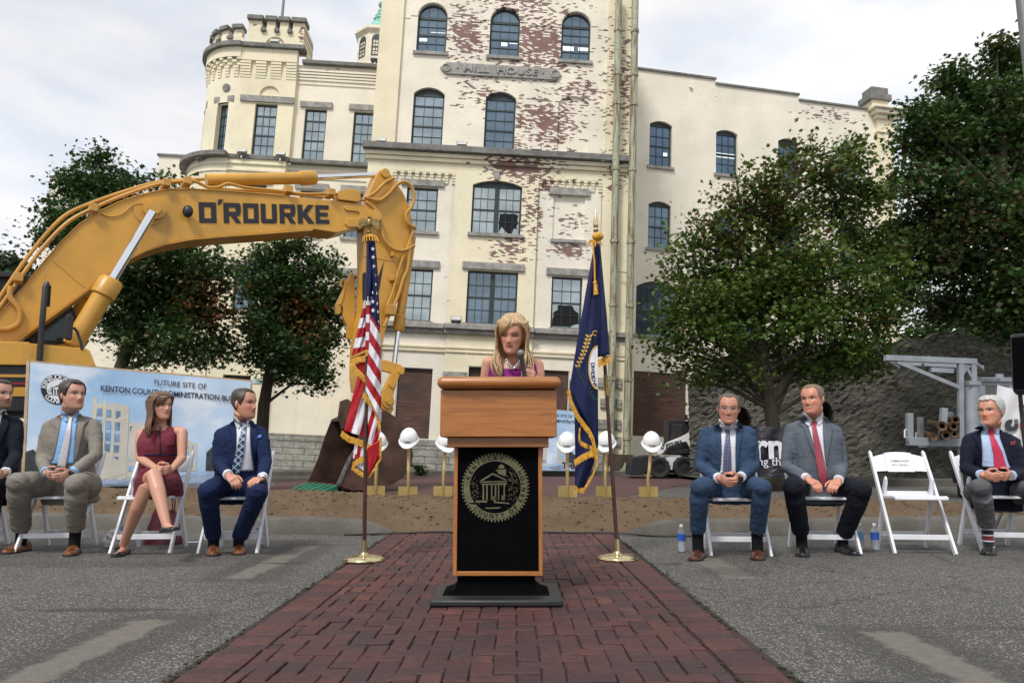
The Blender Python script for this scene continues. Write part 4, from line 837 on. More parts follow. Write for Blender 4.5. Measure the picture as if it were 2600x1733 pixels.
def lectern():
    lx = lambda x, D: at(C4(x, 900), D).x
    lz = lambda y, D: at(C4(440, y), D).z
    t = thing('lectern', 'oak lectern with black front panel and round county seal', 'lectern', loc=(lx(437, 4.2), 4.25, 0))
    mb = MB(); mb.box((lx(128, 3.98), 3.98, lz(440, 3.98)), (lx(760, 3.98), 4.5, lz(381, 3.98))); mb.build('top', M['oak'], t, bevel=0.03, seg=5)
    mb = MB(); z0, z1 = lz(683, 4.03), lz(450, 4.03); xa, xb = lx(148, 4.03), lx(735, 4.03)
    mb.box((xa, 4.03, z0), (xb, 4.44, z1)); mb.build('box', M['oak'], t, bevel=0.004)
    mb = MB(); mb.box((xa + 0.012, 4.045, z1), (xb - 0.004, 4.43, lz(440, 3.98) - 0.001)); mb.build('shadow_gap', M['black_paint'], t)  # black strip painted in for the shade under the top
    mb = MB(); mb.box((lx(185, 4.06), 4.06, lz(735, 4.06)), (lx(693, 4.06), 4.42, z0 - 0.001)); mb.build('neck_trim', M['oak_dk'], t, bevel=0.004)
    ct, cb = lz(735, 4.1) - 0.001, lz(1374, 4.1); xa, xb = lx(220, 4.1), lx(660, 4.1); e = 0.02
    for a in (xa, xb - e): mb = MB(); mb.box((a, 4.1, cb), (a + e, 4.4, ct)); mb.build('side_panel', M['oak_v'], t, bevel=0.002)
    mb = MB(); mb.box((xa + e, 4.1, cb), (xb - e, 4.4, cb + 0.022)); mb.build('bottom_rail', M['oak'], t, bevel=0.002)
    mb = MB(); mb.box((xa + e, 4.112, cb + 0.022), (xb - e, 4.39, ct)); fp_ = mb.build('front_panel', M['black_cloth'], t)
    # flared foot and base
    bz = 0.052; mb = MB(); x0, x1 = lx(242, 4.13), lx(622, 4.13); prof = [(0.0, cb - 0.001), (0.0, bz + 0.055), (0.012, bz + 0.03), (0.035, bz + 0.012), (0.075, bz)]
    for (p, q) in zip(prof[:-1], prof[1:]):
        a, b = p, q; mb.hexa([(x0 - b[0], 4.13 - b[0] * 0.4, b[1]), (x1 + b[0], 4.13 - b[0] * 0.4, b[1]), (x1 + b[0], 4.38, b[1]), (x0 - b[0], 4.38, b[1]), (x0 - a[0], 4.13 - a[0] * 0.4, a[1]), (x1 + a[0], 4.13 - a[0] * 0.4, a[1]), (x1 + a[0], 4.38, a[1]), (x0 - a[0], 4.38, a[1])])
    mb.build('pedestal', M['black_cloth'], t, angle=60)
    mb = MB(); mb.box((lx(108, 3.98), 3.975, 0.018), (lx(760, 3.98), 4.5, bz)); mb.build('base', M['black_paint'], t, bevel=0.01)
    # round seal
    cx_, cz_ = at(S4(898, 757), 4.112).x, at(S4(898, 757), 4.112).z; R_ = 0.182; gold = simple('dull_gold_print', (0.105, 0.10, 0.05), 0.75, var=0.2, vs=30); dark = M['black_cloth']
    y0 = 4.111; P = lambda r, a: (cx_ + r * math.sin(a), y0, cz_ + r * math.cos(a))
    mb = MB()
    for k in range(60):
        a = 2 * math.pi * k / 60; d = 2 * math.pi / 60 * 0.42; mb.prism([P(R_ * 0.925, a - d), P(R_, a), P(R_ * 0.925, a + d)], (0, -0.0015, 0))
    for k in range(72):
        a, b = 2 * math.pi * k / 72, 2 * math.pi * (k + 1) / 72; mb.prism([P(R_ * 0.915, a), P(R_ * 0.915, b), P(R_ * 0.74, b), P(R_ * 0.74, a)], (0, -0.0015, 0))
    Q = lambda x, y: ((x - 898) / 567 * R_ + cx_, y0, (757 - y) / 567 * R_ + cz_)
    def poly(*pts): mb.prism([Q(*p) for p in pts], (0, -0.0015, 0))
    poly((640, 655), (855, 525), (1090, 640), (1060, 645), (855, 555), (700, 650)); poly((645, 665), (1085, 655), (1085, 672), (645, 685)); poly((670, 700), (1085, 690), (1085, 715), (670, 722))
    for x0_, x1_ in ((690, 715), (750, 775), (830, 850), (890, 915), (945, 962), (1035, 1055)): poly((x0_, 722), (x1_, 720), (x1_, 965), (x0_, 968))
    poly((580, 970), (760, 975), (770, 1003), (580, 1003)); poly((880, 985), (1120, 1005), (1140, 1030), (880, 1010)); poly((860, 905), (905, 903), (905, 985), (870, 985)); poly((1005, 885), (1045, 885), (1045, 965), (1005, 965))
    poly((905, 475), (1080, 470), (1080, 490), (910, 492)); poly((930, 495), (1070, 492), (1075, 580), (945, 540)); poly((960, 400), (1035, 400), (1050, 455), (945, 455)); poly((985, 385), (1010, 385), (1010, 398), (985, 398))
    poly((465, 1005), (560, 1005), (580, 1040), (480, 1020)); poly((720, 1085), (1000, 1075), (960, 1100), (760, 1105))
    rr = random.Random(5)
    for _ in range(260):
        if rr.random() < 0.4: x, y = rr.gauss(550, 60), rr.gauss(800, 110)
        else: x, y = rr.gauss(1190, 75), rr.gauss(720, 190)
        if (x - 898) ** 2 + (y - 757) ** 2 > 400 ** 2: continue
        s = rr.uniform(4, 11); poly((x - s, y), (x, y - s * 0.8), (x + s, y + s * .3), (x, y + s))
    seal = mb.build('seal', gold, fp_, smooth=False)
    mb = MB()
    def arc_text(txt, a0, a1, flip):
        for k, chh in enumerate(txt):
            if chh == ' ': continue
            a = RAD(a0 + (a1 - a0) * k / (len(txt) - 1)); r = R_ * 0.826
            if not flip: o = P(r, a); up = Vector((math.sin(a), 0, math.cos(a)))
            else: o = (cx_ + r * math.sin(a), y0, cz_ - r * math.cos(a)); up = Vector((-math.sin(a), 0, math.cos(a)))
            xd = Vector((up.z, 0, -up.x)); mb.text(chh, 0.029, Vector(o) + Vector((0, -0.0025, 0)), xd, up, 0.0008, 0.01)
    arc_text('KENTUCKY', -71, 12, False); arc_text('COUNTY', -42, 15, True)
    for chh, a in zip('OFKENTON', (34, 45.6, 63, 74, 86, 97, 108, 120)):
        a = RAD(a); r = R_ * 0.826; o = Vector((cx_ + r * math.sin(a), y0 - 0.0025, cz_ - r * math.cos(a))); up = Vector((-math.sin(a), 0, math.cos(a))); mb.text(chh, 0.029, o, Vector((up.z, 0, -up.x)), up, 0.0008, 0.01)
    mb.build('seal_lettering', dark, seal, smooth=False)
lectern()
# ================================================================== folding chairs
M['resin'] = simple('white_resin', (0.70, 0.72, 0.76), 0.45, var=0.04, vs=6)
def make_chair(label, rz, fx, fy, sign=False, group='white folding chairs'):
    rot = Matrix.Rotation(RAD(rz), 4, 'Z'); loc = Vector((fx, fy, 0)) + rot @ Vector((0, 0.22, 0))
    t = thing('folding_chair', label, 'chair', loc=tuple(loc), rz=RAD(rz), group=group); L_ = dict(local=True)
    for s in (-1, 1):
        mb = MB(); mb.bar((s * 0.222, -0.22, 0), (s * 0.212, 0.262, 0.775), 0.022, 0.046, up=(0, -1, 0.6)); mb.ell((s * 0.212, 0.265, 0.776), (0.012, 0.024, 0.024), 8, 6); mb.build('front_leg', M['resin'], t, bevel=0.005, **L_)
        mb = MB(); mb.bar((s * 0.178, 0.02, 0.56), (s * 0.19, 0.29, 0.0), 0.022, 0.05, up=(0, 1, 0.5)); mb.ell((s * 0.178, 0.018, 0.562), (0.012, 0.026, 0.03), 8, 6); mb.build('rear_leg', M['resin'], t, bevel=0.005, **L_)
    mb = MB(); n = 10; R = []
    for k in range(n + 1):
        u = k / n * 2 - 1; x = u * 0.203; y = 0.235 + 0.018 * (1 - u * u); zt = 0.745 + 0.035 * (1 - u * u); zb = 0.625 + 0.006 * (1 - u * u)
        R.append([(x, y - 0.07, zb), (x, y, zt), (x, y + 0.014, zt), (x, y - 0.056, zb)])
    mb.rings(R); mb.build('backrest', M['resin'], t, bevel=0.004, **L_)
    mb = MB(); R = []
    for k in range(9):
        y = -0.235 + 0.41 * k / 8; z = 0.445 - 0.012 * math.sin(math.pi * k / 8) + (0 if k else -0.012); w = 0.202 - (0.006 if k in (0, 8) else 0)
        R.append([(-w, y, z - 0.018), (w, y, z - 0.018), (w, y, z + 0.006), (w * 0.5, y, z - 0.002), (-w * 0.5, y, z - 0.002), (-w, y, z + 0.006)])
    mb.rings(R); mb.build('seat', M['resin'], t, bevel=0.004, **L_)
    mb = MB(); mb.bar((-0.222, -0.142, 0.125), (0.222, -0.142, 0.125), 0.018, 0.04); mb.build('front_stretcher', M['resin'], t, bevel=0.003, **L_)
    mb = MB(); mb.bar((-0.185, 0.235, 0.115), (0.185, 0.235, 0.115), 0.018, 0.04); mb.build('rear_stretcher', M['resin'], t, bevel=0.003, **L_)
    mb = MB(); mb.bar((-0.19, 0.165, 0.452), (0.19, 0.165, 0.452), 0.02, 0.03); mb.build('seat_rail', M['resin'], t, bevel=0.003, **L_)
    if sign:
        m_ = WM[t]; s = thing('paper_sign', 'white paper name sign draped over the empty chair back', 'paper sign', M=m_)
        P = []
        for k in range(7):
            u = k / 6 * 2 - 1; x = u * 0.105; y = 0.235 + 0.018 * (1 - (x / .196) ** 2); zt = 0.745 + 0.035 * (1 - (x / .196) ** 2); P.append([(x, y - 0.082, 0.625), (x, y - 0.010, zt + 0.008), (x, y + 0.026, zt + 0.008), (x, y - 0.02, 0.66)])
        mb = MB(); mb.grid([list(r) for r in zip(*P)]); sh = mb.build('sheet', simple('white_paper', (0.78, 0.77, 0.82), 0.7, var=0.03), s, fix=False, **L_)
        nd = Vector((0, -0.14, -0.0)); upv = Vector((0, 0.07, 0.145)).normalized(); mb = MB()
        for k, tx in enumerate(('COMMISSIONER', 'BETH SEWELL')): mb.text(tx, 0.021, Vector((0, 0.252 - 0.0105, 0.77)) - upv * (0.062 + 0.036 * k) + Vector((0, -0.012, 0.0)), (1, 0, 0), upv, 0.0005, 0.004)
        mb.build('printed_name', simple('grey_ink', (0.22, 0.21, 0.24), 0.8), sh, smooth=False, **L_)
    return t
make_chair('white folding chair at the left picture edge under the bearded man', 7, -4.50, 6.32)
make_chair('white folding chair under the man in the tan suit', 8, -3.68, 6.23)
make_chair('white folding chair under the woman in the red dress', 6, -2.89, 6.14)
make_chair('white folding chair under the man with the plaid tie', 5, -2.21, 6.14)
make_chair('white folding chair under the man with glasses', -5, 1.73, 5.97)
make_chair('white folding chair under the man in the grey jacket', -6, 2.47, 6.12)
make_chair('empty white folding chair with a paper sign on its back', -8, 3.195, 6.11, sign=True)
make_chair('white folding chair under the white haired man', -8, 3.98, 6.28)
# ================================================================== bottles, bags
g_ = GR('clear_plastic'); M['plastic'] = g_.done((0.85, 0.9, 0.95), 0.08, 0, Transmission_Weight=0.9, IOR=1.25, Alpha=0.75)
M['label_blue'] = simple('blue_bottle_label', (0.02, 0.09, 0.42), 0.4, var=0.2, vs=20); M['label_pale'] = simple('pale_bottle_label', (0.12, 0.30, 0.52), 0.4, var=0.2, vs=20); M['cap_white'] = simple('white_cap', (0.7, 0.7, 0.72), 0.4)
M['water'] = simple('bottled_water', (0.42, 0.46, 0.50), 0.1, var=0.1)
def bottle(px, label, lab='label_blue', fill=0.14, D=None):
    p = onz(px, 0.0); t = thing('water_bottle', label, 'bottle', loc=(p.x, p.y, 0), group='plastic water bottles on the asphalt'); L_ = dict(local=True)
    mb = MB(); mb.lathe([(0.027, 0.0), (0.032, 0.006), (0.032, 0.05), (0.030, 0.055), (0.032, 0.06), (0.032, 0.145), (0.028, 0.165), (0.015, 0.19), (0.0125, 0.197)], n=18); b = mb.build('body', M['plastic'], t, **L_)
    mb = MB(); mb.lathe([(0.025, 0.003), (0.0295, 0.008), (0.0295, fill * 0.95), (0.02, fill)], n=16); mb.build('water', M['water'], b, **L_)
    mb = MB(); mb.lathe([(0.0325, 0.088), (0.0325, 0.142), (0.031, 0.1425), (0.031, 0.0875), (0.0325, 0.088)], n=18); mb.text('P', 0.02, (-0.012, -0.0335, 0.115), (1, 0, 0), (0, 0, 1), 0.0006, 0.0) if 0 else None; mb.build('label', M[lab], t, **L_)
    mb = MB(); mb.lathe([(0.0145, 0.196), (0.0145, 0.212), (0.012, 0.214)], n=14); mb.build('cap', M['cap_white'], t, **L_)
bottle(P5(396, 1412), 'clear water bottle with blue label beside the brown monk shoe')
bottle(P5(1580, 1398), 'clear water bottle with pale blue label behind the black shoe', 'label_pale')
bottle(P6(352, 1412), 'clear water bottle with dark blue label at the empty chair leg')
bottle(P2(1782, 1360), 'half empty clear bottle behind the plaid tie man', 'label_pale', 0.07)
bottle(P2(812, 1345), 'clear bottle standing up out of the white plastic bag', 'label_pale', 0.09)
def lumpy(c, r, seed, amp=0.25, n=26, m=18, power=1.0):
    rs = random.Random(seed); ph = [(rs.uniform(2, 7), rs.uniform(2, 7), rs.uniform(0, 6.28)) for _ in range(7)]; R = []
    for i in range(m + 1):
        a = -math.pi / 2 + math.pi * i / m; ring = []
        for k in range(n):
            b = 2 * math.pi * k / n; d = 1 + amp * sum(math.sin(p * b + q * a * 1.7 + o) for p, q, o in ph) / 4
            ring.append(Vector((r[0] * max(math.cos(a), 0.02) * math.cos(b) * d, r[1] * max(math.cos(a), 0.02) * math.sin(b) * d, r[2] * math.sin(a) * (1 + 0.4 * (d - 1)))) + V3(c))
        R.append(ring)
    mb = MB(); mb.rings(R); return mb
p = onz(P2(782, 1380), 0); g_ = GR('thin_white_plastic'); m_ = g_.done((0.72, 0.72, 0.74), 0.35, 0, g_.bump(g_.vor(28), 0.8, 0.02), Alpha=0.8)
tag(lumpy((p.x, p.y, 0.075), (0.075, 0.06, 0.078), 3, 0.3).build('plastic_bag', m_, fix=False), 'crumpled white plastic bag on the asphalt beside the woman in red', 'plastic bag')
pb = onz(P2(1100, 1358), 0)
hb = thing('handbag', 'burgundy leather handbag under the chair of the woman in red', 'handbag', loc=(pb.x, pb.y + 0.05, 0)); leather = simple('burgundy_leather', (0.085, 0.010, 0.022), 0.35, var=0.25, vs=12, bump=0.2, bs=120)
mb = MB(); R = []
for k in range(9):
    z = 0.29 * k / 8; w = 0.155 * (1 - 0.45 * (k / 8) ** 1.6) + 0.006 * math.sin(k * 2); d = 0.075 * (1 - 0.75 * (k / 8) ** 1.3)
    R.append([(pb.x + w * math.copysign(abs(math.cos(a)) ** 0.5, math.cos(a)) + 0.006 * math.sin(5 * a + k), pb.y + 0.05 + d * math.copysign(abs(math.sin(a)) ** 0.6, math.sin(a)), z) for a in [2 * math.pi * q / 28 for q in range(28)]])
mb.rings(R); mb.build('bag_body', leather, hb)
for s in (-1, 1):
    mb = MB(); mb.tube([(pb.x - 0.07, pb.y + 0.05 + s * 0.02, 0.27), (pb.x - 0.075, pb.y + 0.05 + s * 0.025, 0.36), (pb.x - 0.04, pb.y + 0.05 + s * 0.03, 0.43), (pb.x + 0.04, pb.y + 0.05 + s * 0.03, 0.43), (pb.x + 0.075, pb.y + 0.05 + s * 0.025, 0.36), (pb.x + 0.07, pb.y + 0.05 + s * 0.02, 0.27)], 0.006, 8); mb.build('handle', leather, hb)
p = onz(P2(1305, 1348), 0.0); mb = MB(); mb.tube([(p.x - 0.05, p.y - 0.02, 0.008), (p.x + 0.06, p.y + 0.03, 0.008)], 0.007, 8); tag(mb.build('white_pen', M['cap_white']), 'thin white pen lying on the asphalt by the red dress chair', 'pen')
p = onz(P2(270, 1195), 0.0); tag(lumpy((p.x, p.y - 0.05, 0.025), (0.06, 0.03, 0.03), 5, 0.5).build('paper_scrap', M['cap_white'], fix=False), 'crumpled white paper scrap by the kerb behind the tan suit', 'paper scrap')
# ================================================================== flags
def resamp(poly, n):
    P = [Vector((p[0], p[1])) for p in poly]; L_ = [0]
    for a, b in zip(P[:-1], P[1:]): L_.append(L_[-1] + max((b - a).length, 1e-6))
    out = []
    for k in range(n):
        s = L_[-1] * k / (n - 1); i = 0
        while i < len(P) - 2 and s > L_[i + 1]: i += 1
        out.append(P[i].lerp(P[i + 1], min(1, (s - L_[i]) / (L_[i + 1] - L_[i]))))
    return out
def cloth(mb, zf, D0, Lp, Rp, ny, nx, mif, bulge=0.03, wav=0.006, ph=0.0, tilt=0.0, freq=2.0):
    """a hanging strip of cloth between two traced edges, given depth by folds"""
    Ls, Rs = resamp(Lp, ny), resamp(Rp, ny); G_ = []; PX = []
    for i in range(ny):
        row = []; prow = []
        for j in range(nx):
            s = j / (nx - 1); p = Ls[i].lerp(Rs[i], s); D = D0 - bulge * math.sin(math.pi * s) + wav * math.sin(freq * math.pi * s * 2 + i * 0.12 + ph) + tilt * (s - 0.5)
            row.append(at(zf(p.x, p.y), D)); prow.append((p.x, p.y))
        G_.append(row); PX.append(prow)
    mb.grid(G_, 0, lambda i, j: mif((PX[i][j][0] + PX[i + 1][j + 1][0]) / 2, (PX[i][j][1] + PX[i + 1][j + 1][1]) / 2, (i + .5) / (ny - 1), (j + .5) / (nx - 1)))
def fringe(mb, zf, D, pts, w, n=None, dx=0.0):
    """a row of hanging gold threads along a traced hem"""
    P = resamp(pts, n or max(6, int(sum((Vector(a) - Vector(b)).length for a, b in zip(pts[:-1], pts[1:])) / 2.6)))
    rr = random.Random(int(pts[0][0]))
    for a, b in zip(P[:-1], P[1:]):
        nrm = Vector((-(b - a).y, (b - a).x)).normalized(); nrm = nrm if nrm.y > 0 or abs(nrm.y) < 0.2 else -nrm
        d = nrm * 0.45 * w + Vector((dx, w * 0.62)); k = rr.uniform(0.86, 1.08); jd = rr.uniform(-0.004, 0.004)
        q = [zf(*a), zf(*b), zf(*(b + d * k)), zf(*(a + d * k))]
        mb.add([at(q[0], D), at(q[1], D), at(q[2], D + jd), at(q[3], D + jd)], [(0, 1, 2, 3)])
def mat_satin(name, base, var=0.15):
    g = GR(name); n = g.noise(3.0, 4, g.mapp((7, 7, 1.3))); c = g.mix(g.step(n, 0.3, 0.7), sc(base, 1 - var), sc(base, 1 + var)); return g.done(c, 0.5, 0, g.bump(g.math('ADD', n, g.math('MULTIPLY', g.noise(1.0, 3, g.mapp((26, 26, 5))), 0.5)), 0.5, 0.03), Specular_IOR_Level=0.25)
FL = {'navy': mat_satin('flag_navy', (0.006, 0.011, 0.060)), 'red': mat_satin('flag_red', (0.36, 0.010, 0.018)), 'white': mat_satin('flag_white', (0.70, 0.68, 0.74), 0.05), 'gold': simple('gold_fringe', (0.62, 0.32, 0.03), 0.6, var=0.3, vs=60, bump=0.4, bs=200), 'star': simple('star_white', (0.75, 0.75, 0.8), 0.6)}
M['walnut'] = simple('dark_pole_wood', (0.055, 0.018, 0.012), 0.35, var=0.3, vs=6); M['brass'] = simple('polished_brass', (0.62, 0.53, 0.30), 0.2, 0.95, var=0.06); M['old_brass'] = simple('antique_brass', (0.24, 0.17, 0.07), 0.38, 0.85, var=0.3, vs=30)
def flag_stand(name, label, base_px, top_px, D, lean):
    b = onz(base_px, 0.014); t = thing('flag_stand', label, 'flag', loc=(b.x, b.y, 0), group='flags on brass stands')
    mb = MB(); mb.lathe([(0.142, 0.0), (0.147, 0.008), (0.145, 0.018), (0.125, 0.032), (0.06, 0.043), (0.028, 0.048), (0.024, 0.06)], (b.x, b.y, 0.014), 40); mb.build('base', M['brass'], t, angle=70)
    top = at(top_px, b.y - lean); d = (top - Vector((b.x, b.y, 0.05))).normalized(); bo = Vector((b.x, b.y, 0.05))
    mb = MB(); mb.tube([bo, bo + d * 0.11], 0.021, 16); mb.lathe([(0.03, 0.055), (0.032, 0.065), (0.026, 0.075)], (b.x, b.y, 0.0), 20); mb.build('ferrule', M['brass'], t)
    mb = MB(); mb.tube([bo + d * 0.1, top], [0.0145, 0.0135], 14); mb.build('pole', M['walnut'], t)
    mid = bo + d * (((top - bo).length) * 0.47); mb = MB(); mb.tube([mid, mid + d * 0.16], 0.0165, 14); mb.build('joint_sleeve', M['old_brass'], t)
    return t, b, top
us, b_us, top_us = flag_stand('us', 'national flag with stars and stripes on a brass stand with eagle finial', (D2(836, 1288)), E2(172, 132), 5.7, 0.0)
Du = b_us.y - 0.02
mb = MB(); NAVY = lambda *a: 0; WH = 2; RD = 1
s5 = lambda x, y, t, s: (WH, RD)[int(math.floor((y - 1.6 * (x - 178) - 620) / 70)) % 2]
s3 = lambda x, y, t, s: (WH, RD)[int(math.floor((y - (155 - x) * 0.16 - 508) / 54.5)) % 2]
cloth(mb, E2, Du - 0.012, [(159, 185), (157, 330), (152, 520)], [(190, 180), (190, 350), (186, 520)], 20, 6, NAVY, 0.02)
cloth(mb, E2, Du - 0.01, [(186, 182), (187, 350), (187, 500), (182, 600), (178, 660)], [(206, 182), (217, 300), (224, 420), (230, 560), (234, 690)], 100, 30, lambda x, y, t, s: 0 if y - 1.75 * (x - 184) < 602 else s5(x, y, t, s), 0.035)
cloth(mb, E2, Du + 0.045, [(150, 515), (118, 640), (95, 740), (74, 835)], [(157, 512), (157, 640), (156, 730), (154, 800)], 110, 24, s3, 0.03)
cloth(mb, E2, Du - 0.015, [(155, 500), (155, 650), (151, 800)], [(188, 500), (182, 650), (174, 800)], 46, 4, lambda x, y, t, s: (WH, RD)[int((y - 500) // 50) % 2], 0.012)
cloth(mb, E2, Du - 0.035, [(180, 640), (174, 760), (163, 900), (154, 1030)], [(234, 680), (238, 820), (241, 1000), (242, 1220)], 120, 36, s5, 0.05, ph=1.0)
s6 = lambda x, y, t, s: (RD, WH, RD, WH)[min(3, int(max(0, (x + 0.28 * (y - 1000) - 100) // 48)))]
cloth(mb, E2, Du + 0.05, [(112, 940), (75, 1080), (30, 1260)], [(156, 962), (157, 1100), (158, 1300)], 90, 46, s6, 0.03)
cloth(mb, E2, Du + 0.03, [(158, 1080), (160, 1200), (165, 1325)], [(238, 1190), (240, 1260), (212, 1345)], 70, 40, lambda x, y, t, s: (RD, WH)[int((x + 0.28 * (y - 1100) + 6) // 26) % 2], 0.03)
cloth(mb, E2, Du + 0.07, [(92, 1325), (85, 1380), (80, 1420)], [(160, 1340), (150, 1400), (146, 1440)], 10, 8, lambda x, y, t, s: (WH, RD)[int((x + .3 * (y - 1330) - 92) // 24) % 2], 0.02)
cloth(mb, E2, Du - 0.0, [(160, 1360), (164, 1440), (168, 1505)], [(244, 1300), (242, 1400), (170, 1512)], 16, 10, lambda x, y, t, s: RD, 0.03)
cloth(mb, E2, Du + 0.06, [(85, 1435), (110, 1470), (140, 1490)], [(150, 1440), (150, 1470), (150, 1500)], 8, 6, lambda x, y, t, s: WH, 0.02)
cloth(mb, E2, Du + 0.06, [(70, 850), (115, 915)], [(154, 815), (157, 955)], 8, 8, lambda x, y, t, s: RD, 0.02)
usf = mb.build('flag', [FL['navy'], FL['red'], FL['white']], us, fix=False, angle=70)
sm_ = usf.modifiers.new('thickness', 'SOLIDIFY'); sm_.thickness = 0.0015
mb = MB()
def star(c, r, D, sq=0.75, rot=0.1):
    pts = [at(E2(c[0] + r * sq * (1 if k % 2 == 0 else 0.42) * math.sin(rot + k * math.pi / 5), c[1] - r * (1 if k % 2 == 0 else 0.42) * math.cos(rot + k * math.pi / 5)), D) for k in range(10)]; mb.prism(pts, (0, -0.002, 0))
for (x, y, r, sq, o) in ((194, 228, 13, .9, 0), (196, 275, 13, .85, 0), (202, 327, 14, .85, .008), (206, 376, 13, .6, .01), (211, 430, 12, .4, .008), (193, 476, 13, .35, -.01), (217, 480, 11, .35, .0), (194, 527, 14, .8, 0), (219, 538, 12, .4, 0), (195, 577, 15, .85, .002), (223, 585, 12, .4, 0), (227, 640, 10, .3, -.005)): star((x, y), r, Du - 0.055 + o, sq)
mb.build('star', FL['star'], usf, smooth=False)
mb = MB()
fringe(mb, E2, Du + 0.02, [(66, 856), (110, 838), (155, 832)], 34); fringe(mb, E2, Du - 0.03, [(151, 800), (174, 800)], 34); fringe(mb, E2, Du - 0.045, [(146, 1040), (170, 1075), (200, 1100), (222, 1140), (235, 1190), (240, 1240)], 34)
fringe(mb, E2, Du + 0.015, [(70, 870), (100, 900), (130, 925), (156, 958)], 34); fringe(mb, E2, Du + 0.035, [(18, 1258), (60, 1290), (110, 1305), (140, 1318)], 36); fringe(mb, E2, Du + 0.03, [(118, 930), (95, 985), (60, 1090), (35, 1180), (18, 1262)], 15, dx=-9)
fringe(mb, E2, Du + 0.0, [(165, 1330), (190, 1345), (218, 1352)], 34); fringe(mb, E2, Du - 0.02, [(243, 1290), (243, 1400), (205, 1465), (172, 1512)], 20, dx=-6); fringe(mb, E2, Du + 0.02, [(77, 1440), (120, 1410), (150, 1398), (205, 1382)], 30); fringe(mb, E2, Du + 0.03, [(78, 1455), (110, 1478), (145, 1502)], 26)
fr = mb.build('gold_fringe', FL['gold'], us, smooth=False, fix=False)
# eagle
ec = at(E2(173, 85), Du); es = 0.0435
mb = MB(); M_e = Matrix.Translation(ec) @ Matrix.Scale(es, 4)
e2 = MB(); e2.ell((0, 0, 0.1), (0.5, 0.45, 0.95), 14, 10); e2.ell((-0.05, -0.1, 1.15), (0.26, 0.3, 0.3), 12, 8); e2.tube([(-0.1, -0.3, 1.15), (-0.25, -0.5, 1.1), (-0.3, -0.55, 0.98)], [0.14, 0.08, 0.02], 8); e2.tube([(0, 0, -0.6), (0, 0, -1.3)], [0.3, 0.16], 10); e2.ell((0, 0, -1.55), (0.42, 0.42, 0.36), 14, 8); e2.tube([(0, 0, -1.8), (0, 0, -2.3)], 0.3, 10)
for s in (-1, 1):
    top = [(0.35, 0.55), (0.8, 0.95), (1.4, 0.85), (1.75, 0.35), (1.9, -0.4), (1.95, -1.15)]; low = [(1.78, -0.75), (1.72, -1.2), (1.55, -0.75), (1.45, -1.1), (1.28, -0.6), (1.15, -0.85), (1.0, -0.35), (0.8, -0.45), (0.4, 0.0)]
    e2.prism([(s * x, -0.1 - 0.1 * x, z) for x, z in top + low], (0, 0.16, 0))
e2.v = [tuple(M_e @ Vector(v)) for v in e2.v]; e2.build('eagle_finial', M['old_brass'], us, angle=50)
def tassel(mb, zf, pts, D, w):
    P = [at(zf(*p), D) for p in pts]; mb.tube(P, 0.005, 6)
mb = MB()
for k in range(16):
    a = RAD(k * 22.5); c = at(E2(178, 165), Du - 0.03); mb.tube([c + Vector((0.012 * math.cos(a), 0.02 * math.sin(a), 0.02)), c + Vector((0.05 * math.cos(a), 0.03 * math.sin(a), 0.005)), c + Vector((0.062 * math.cos(a) + 0.008, 0.035 * math.sin(a) - 0.01, -0.035))], [0.006, 0.005, 0.003], 5)
mb.ell(at(E2(176, 160), Du), (0.03, 0.03, 0.02), 10, 6); mb.build('gold_tassel', FL['gold'], us)
# Kentucky flag
ky, b_ky, top_ky = flag_stand('ky', 'dark blue state flag with gold fringe and spear finial on a brass stand', (D2(1419, 1285)), F2(197, 100), 5.7, -0.12)
Dk = b_ky.y + 0.0
mb = MB()
cloth(mb, F2, Dk + 0.02, [(190, 168), (165, 300), (130, 500), (95, 700), (62, 900), (55, 945)], [(206, 165), (203, 400), (204, 600), (206, 760), (208, 1000), (210, 1250)], 50, 18, NAVY, 0.06, 0.012, 0.5, freq=1.6)
cloth(mb, F2, Dk - 0.03, [(204, 166), (201, 400), (203, 600), (206, 778)], [(219, 165), (236, 350), (256, 560), (270, 762)], 40, 12, NAVY, 0.05, 0.01, 1.5)
cloth(mb, F2, Dk + 0.05, [(57, 960), (82, 1060), (85, 1250), (85, 1470)], [(206, 1000), (208, 1200), (209, 1290), (130, 1490)], 40, 16, NAVY, 0.05, 0.014, 2.5, freq=1.5)
kyf = mb.build('flag', FL['navy'], ky, fix=False, angle=70); sm_ = kyf.modifiers.new('thickness', 'SOLIDIFY'); sm_.thickness = 0.0015
mb = MB(); fringe(mb, F2, Dk - 0.05, [(206, 792), (240, 778), (272, 764)], 40); fringe(mb, F2, Dk - 0.02, [(54, 940), (70, 1010), (105, 1085), (140, 1130), (170, 1170), (188, 1210), (200, 1270)], 32); fringe(mb, F2, Dk - 0.02, [(209, 1260), (206, 1330), (180, 1400), (135, 1475)], 24, dx=-7)
fringe(mb, F2, Dk + 0.0, [(84, 1465), (110, 1478), (135, 1478)], 30); fringe(mb, F2, Dk - 0.015, [(78, 1330), (120, 1300), (160, 1282), (195, 1272)], 34); fringe(mb, F2, Dk - 0.01, [(116, 1150), (112, 1190), (116, 1225), (150, 1245), (196, 1262)], 24)
mb.build('gold_fringe', FL['gold'], ky, smooth=False, fix=False)
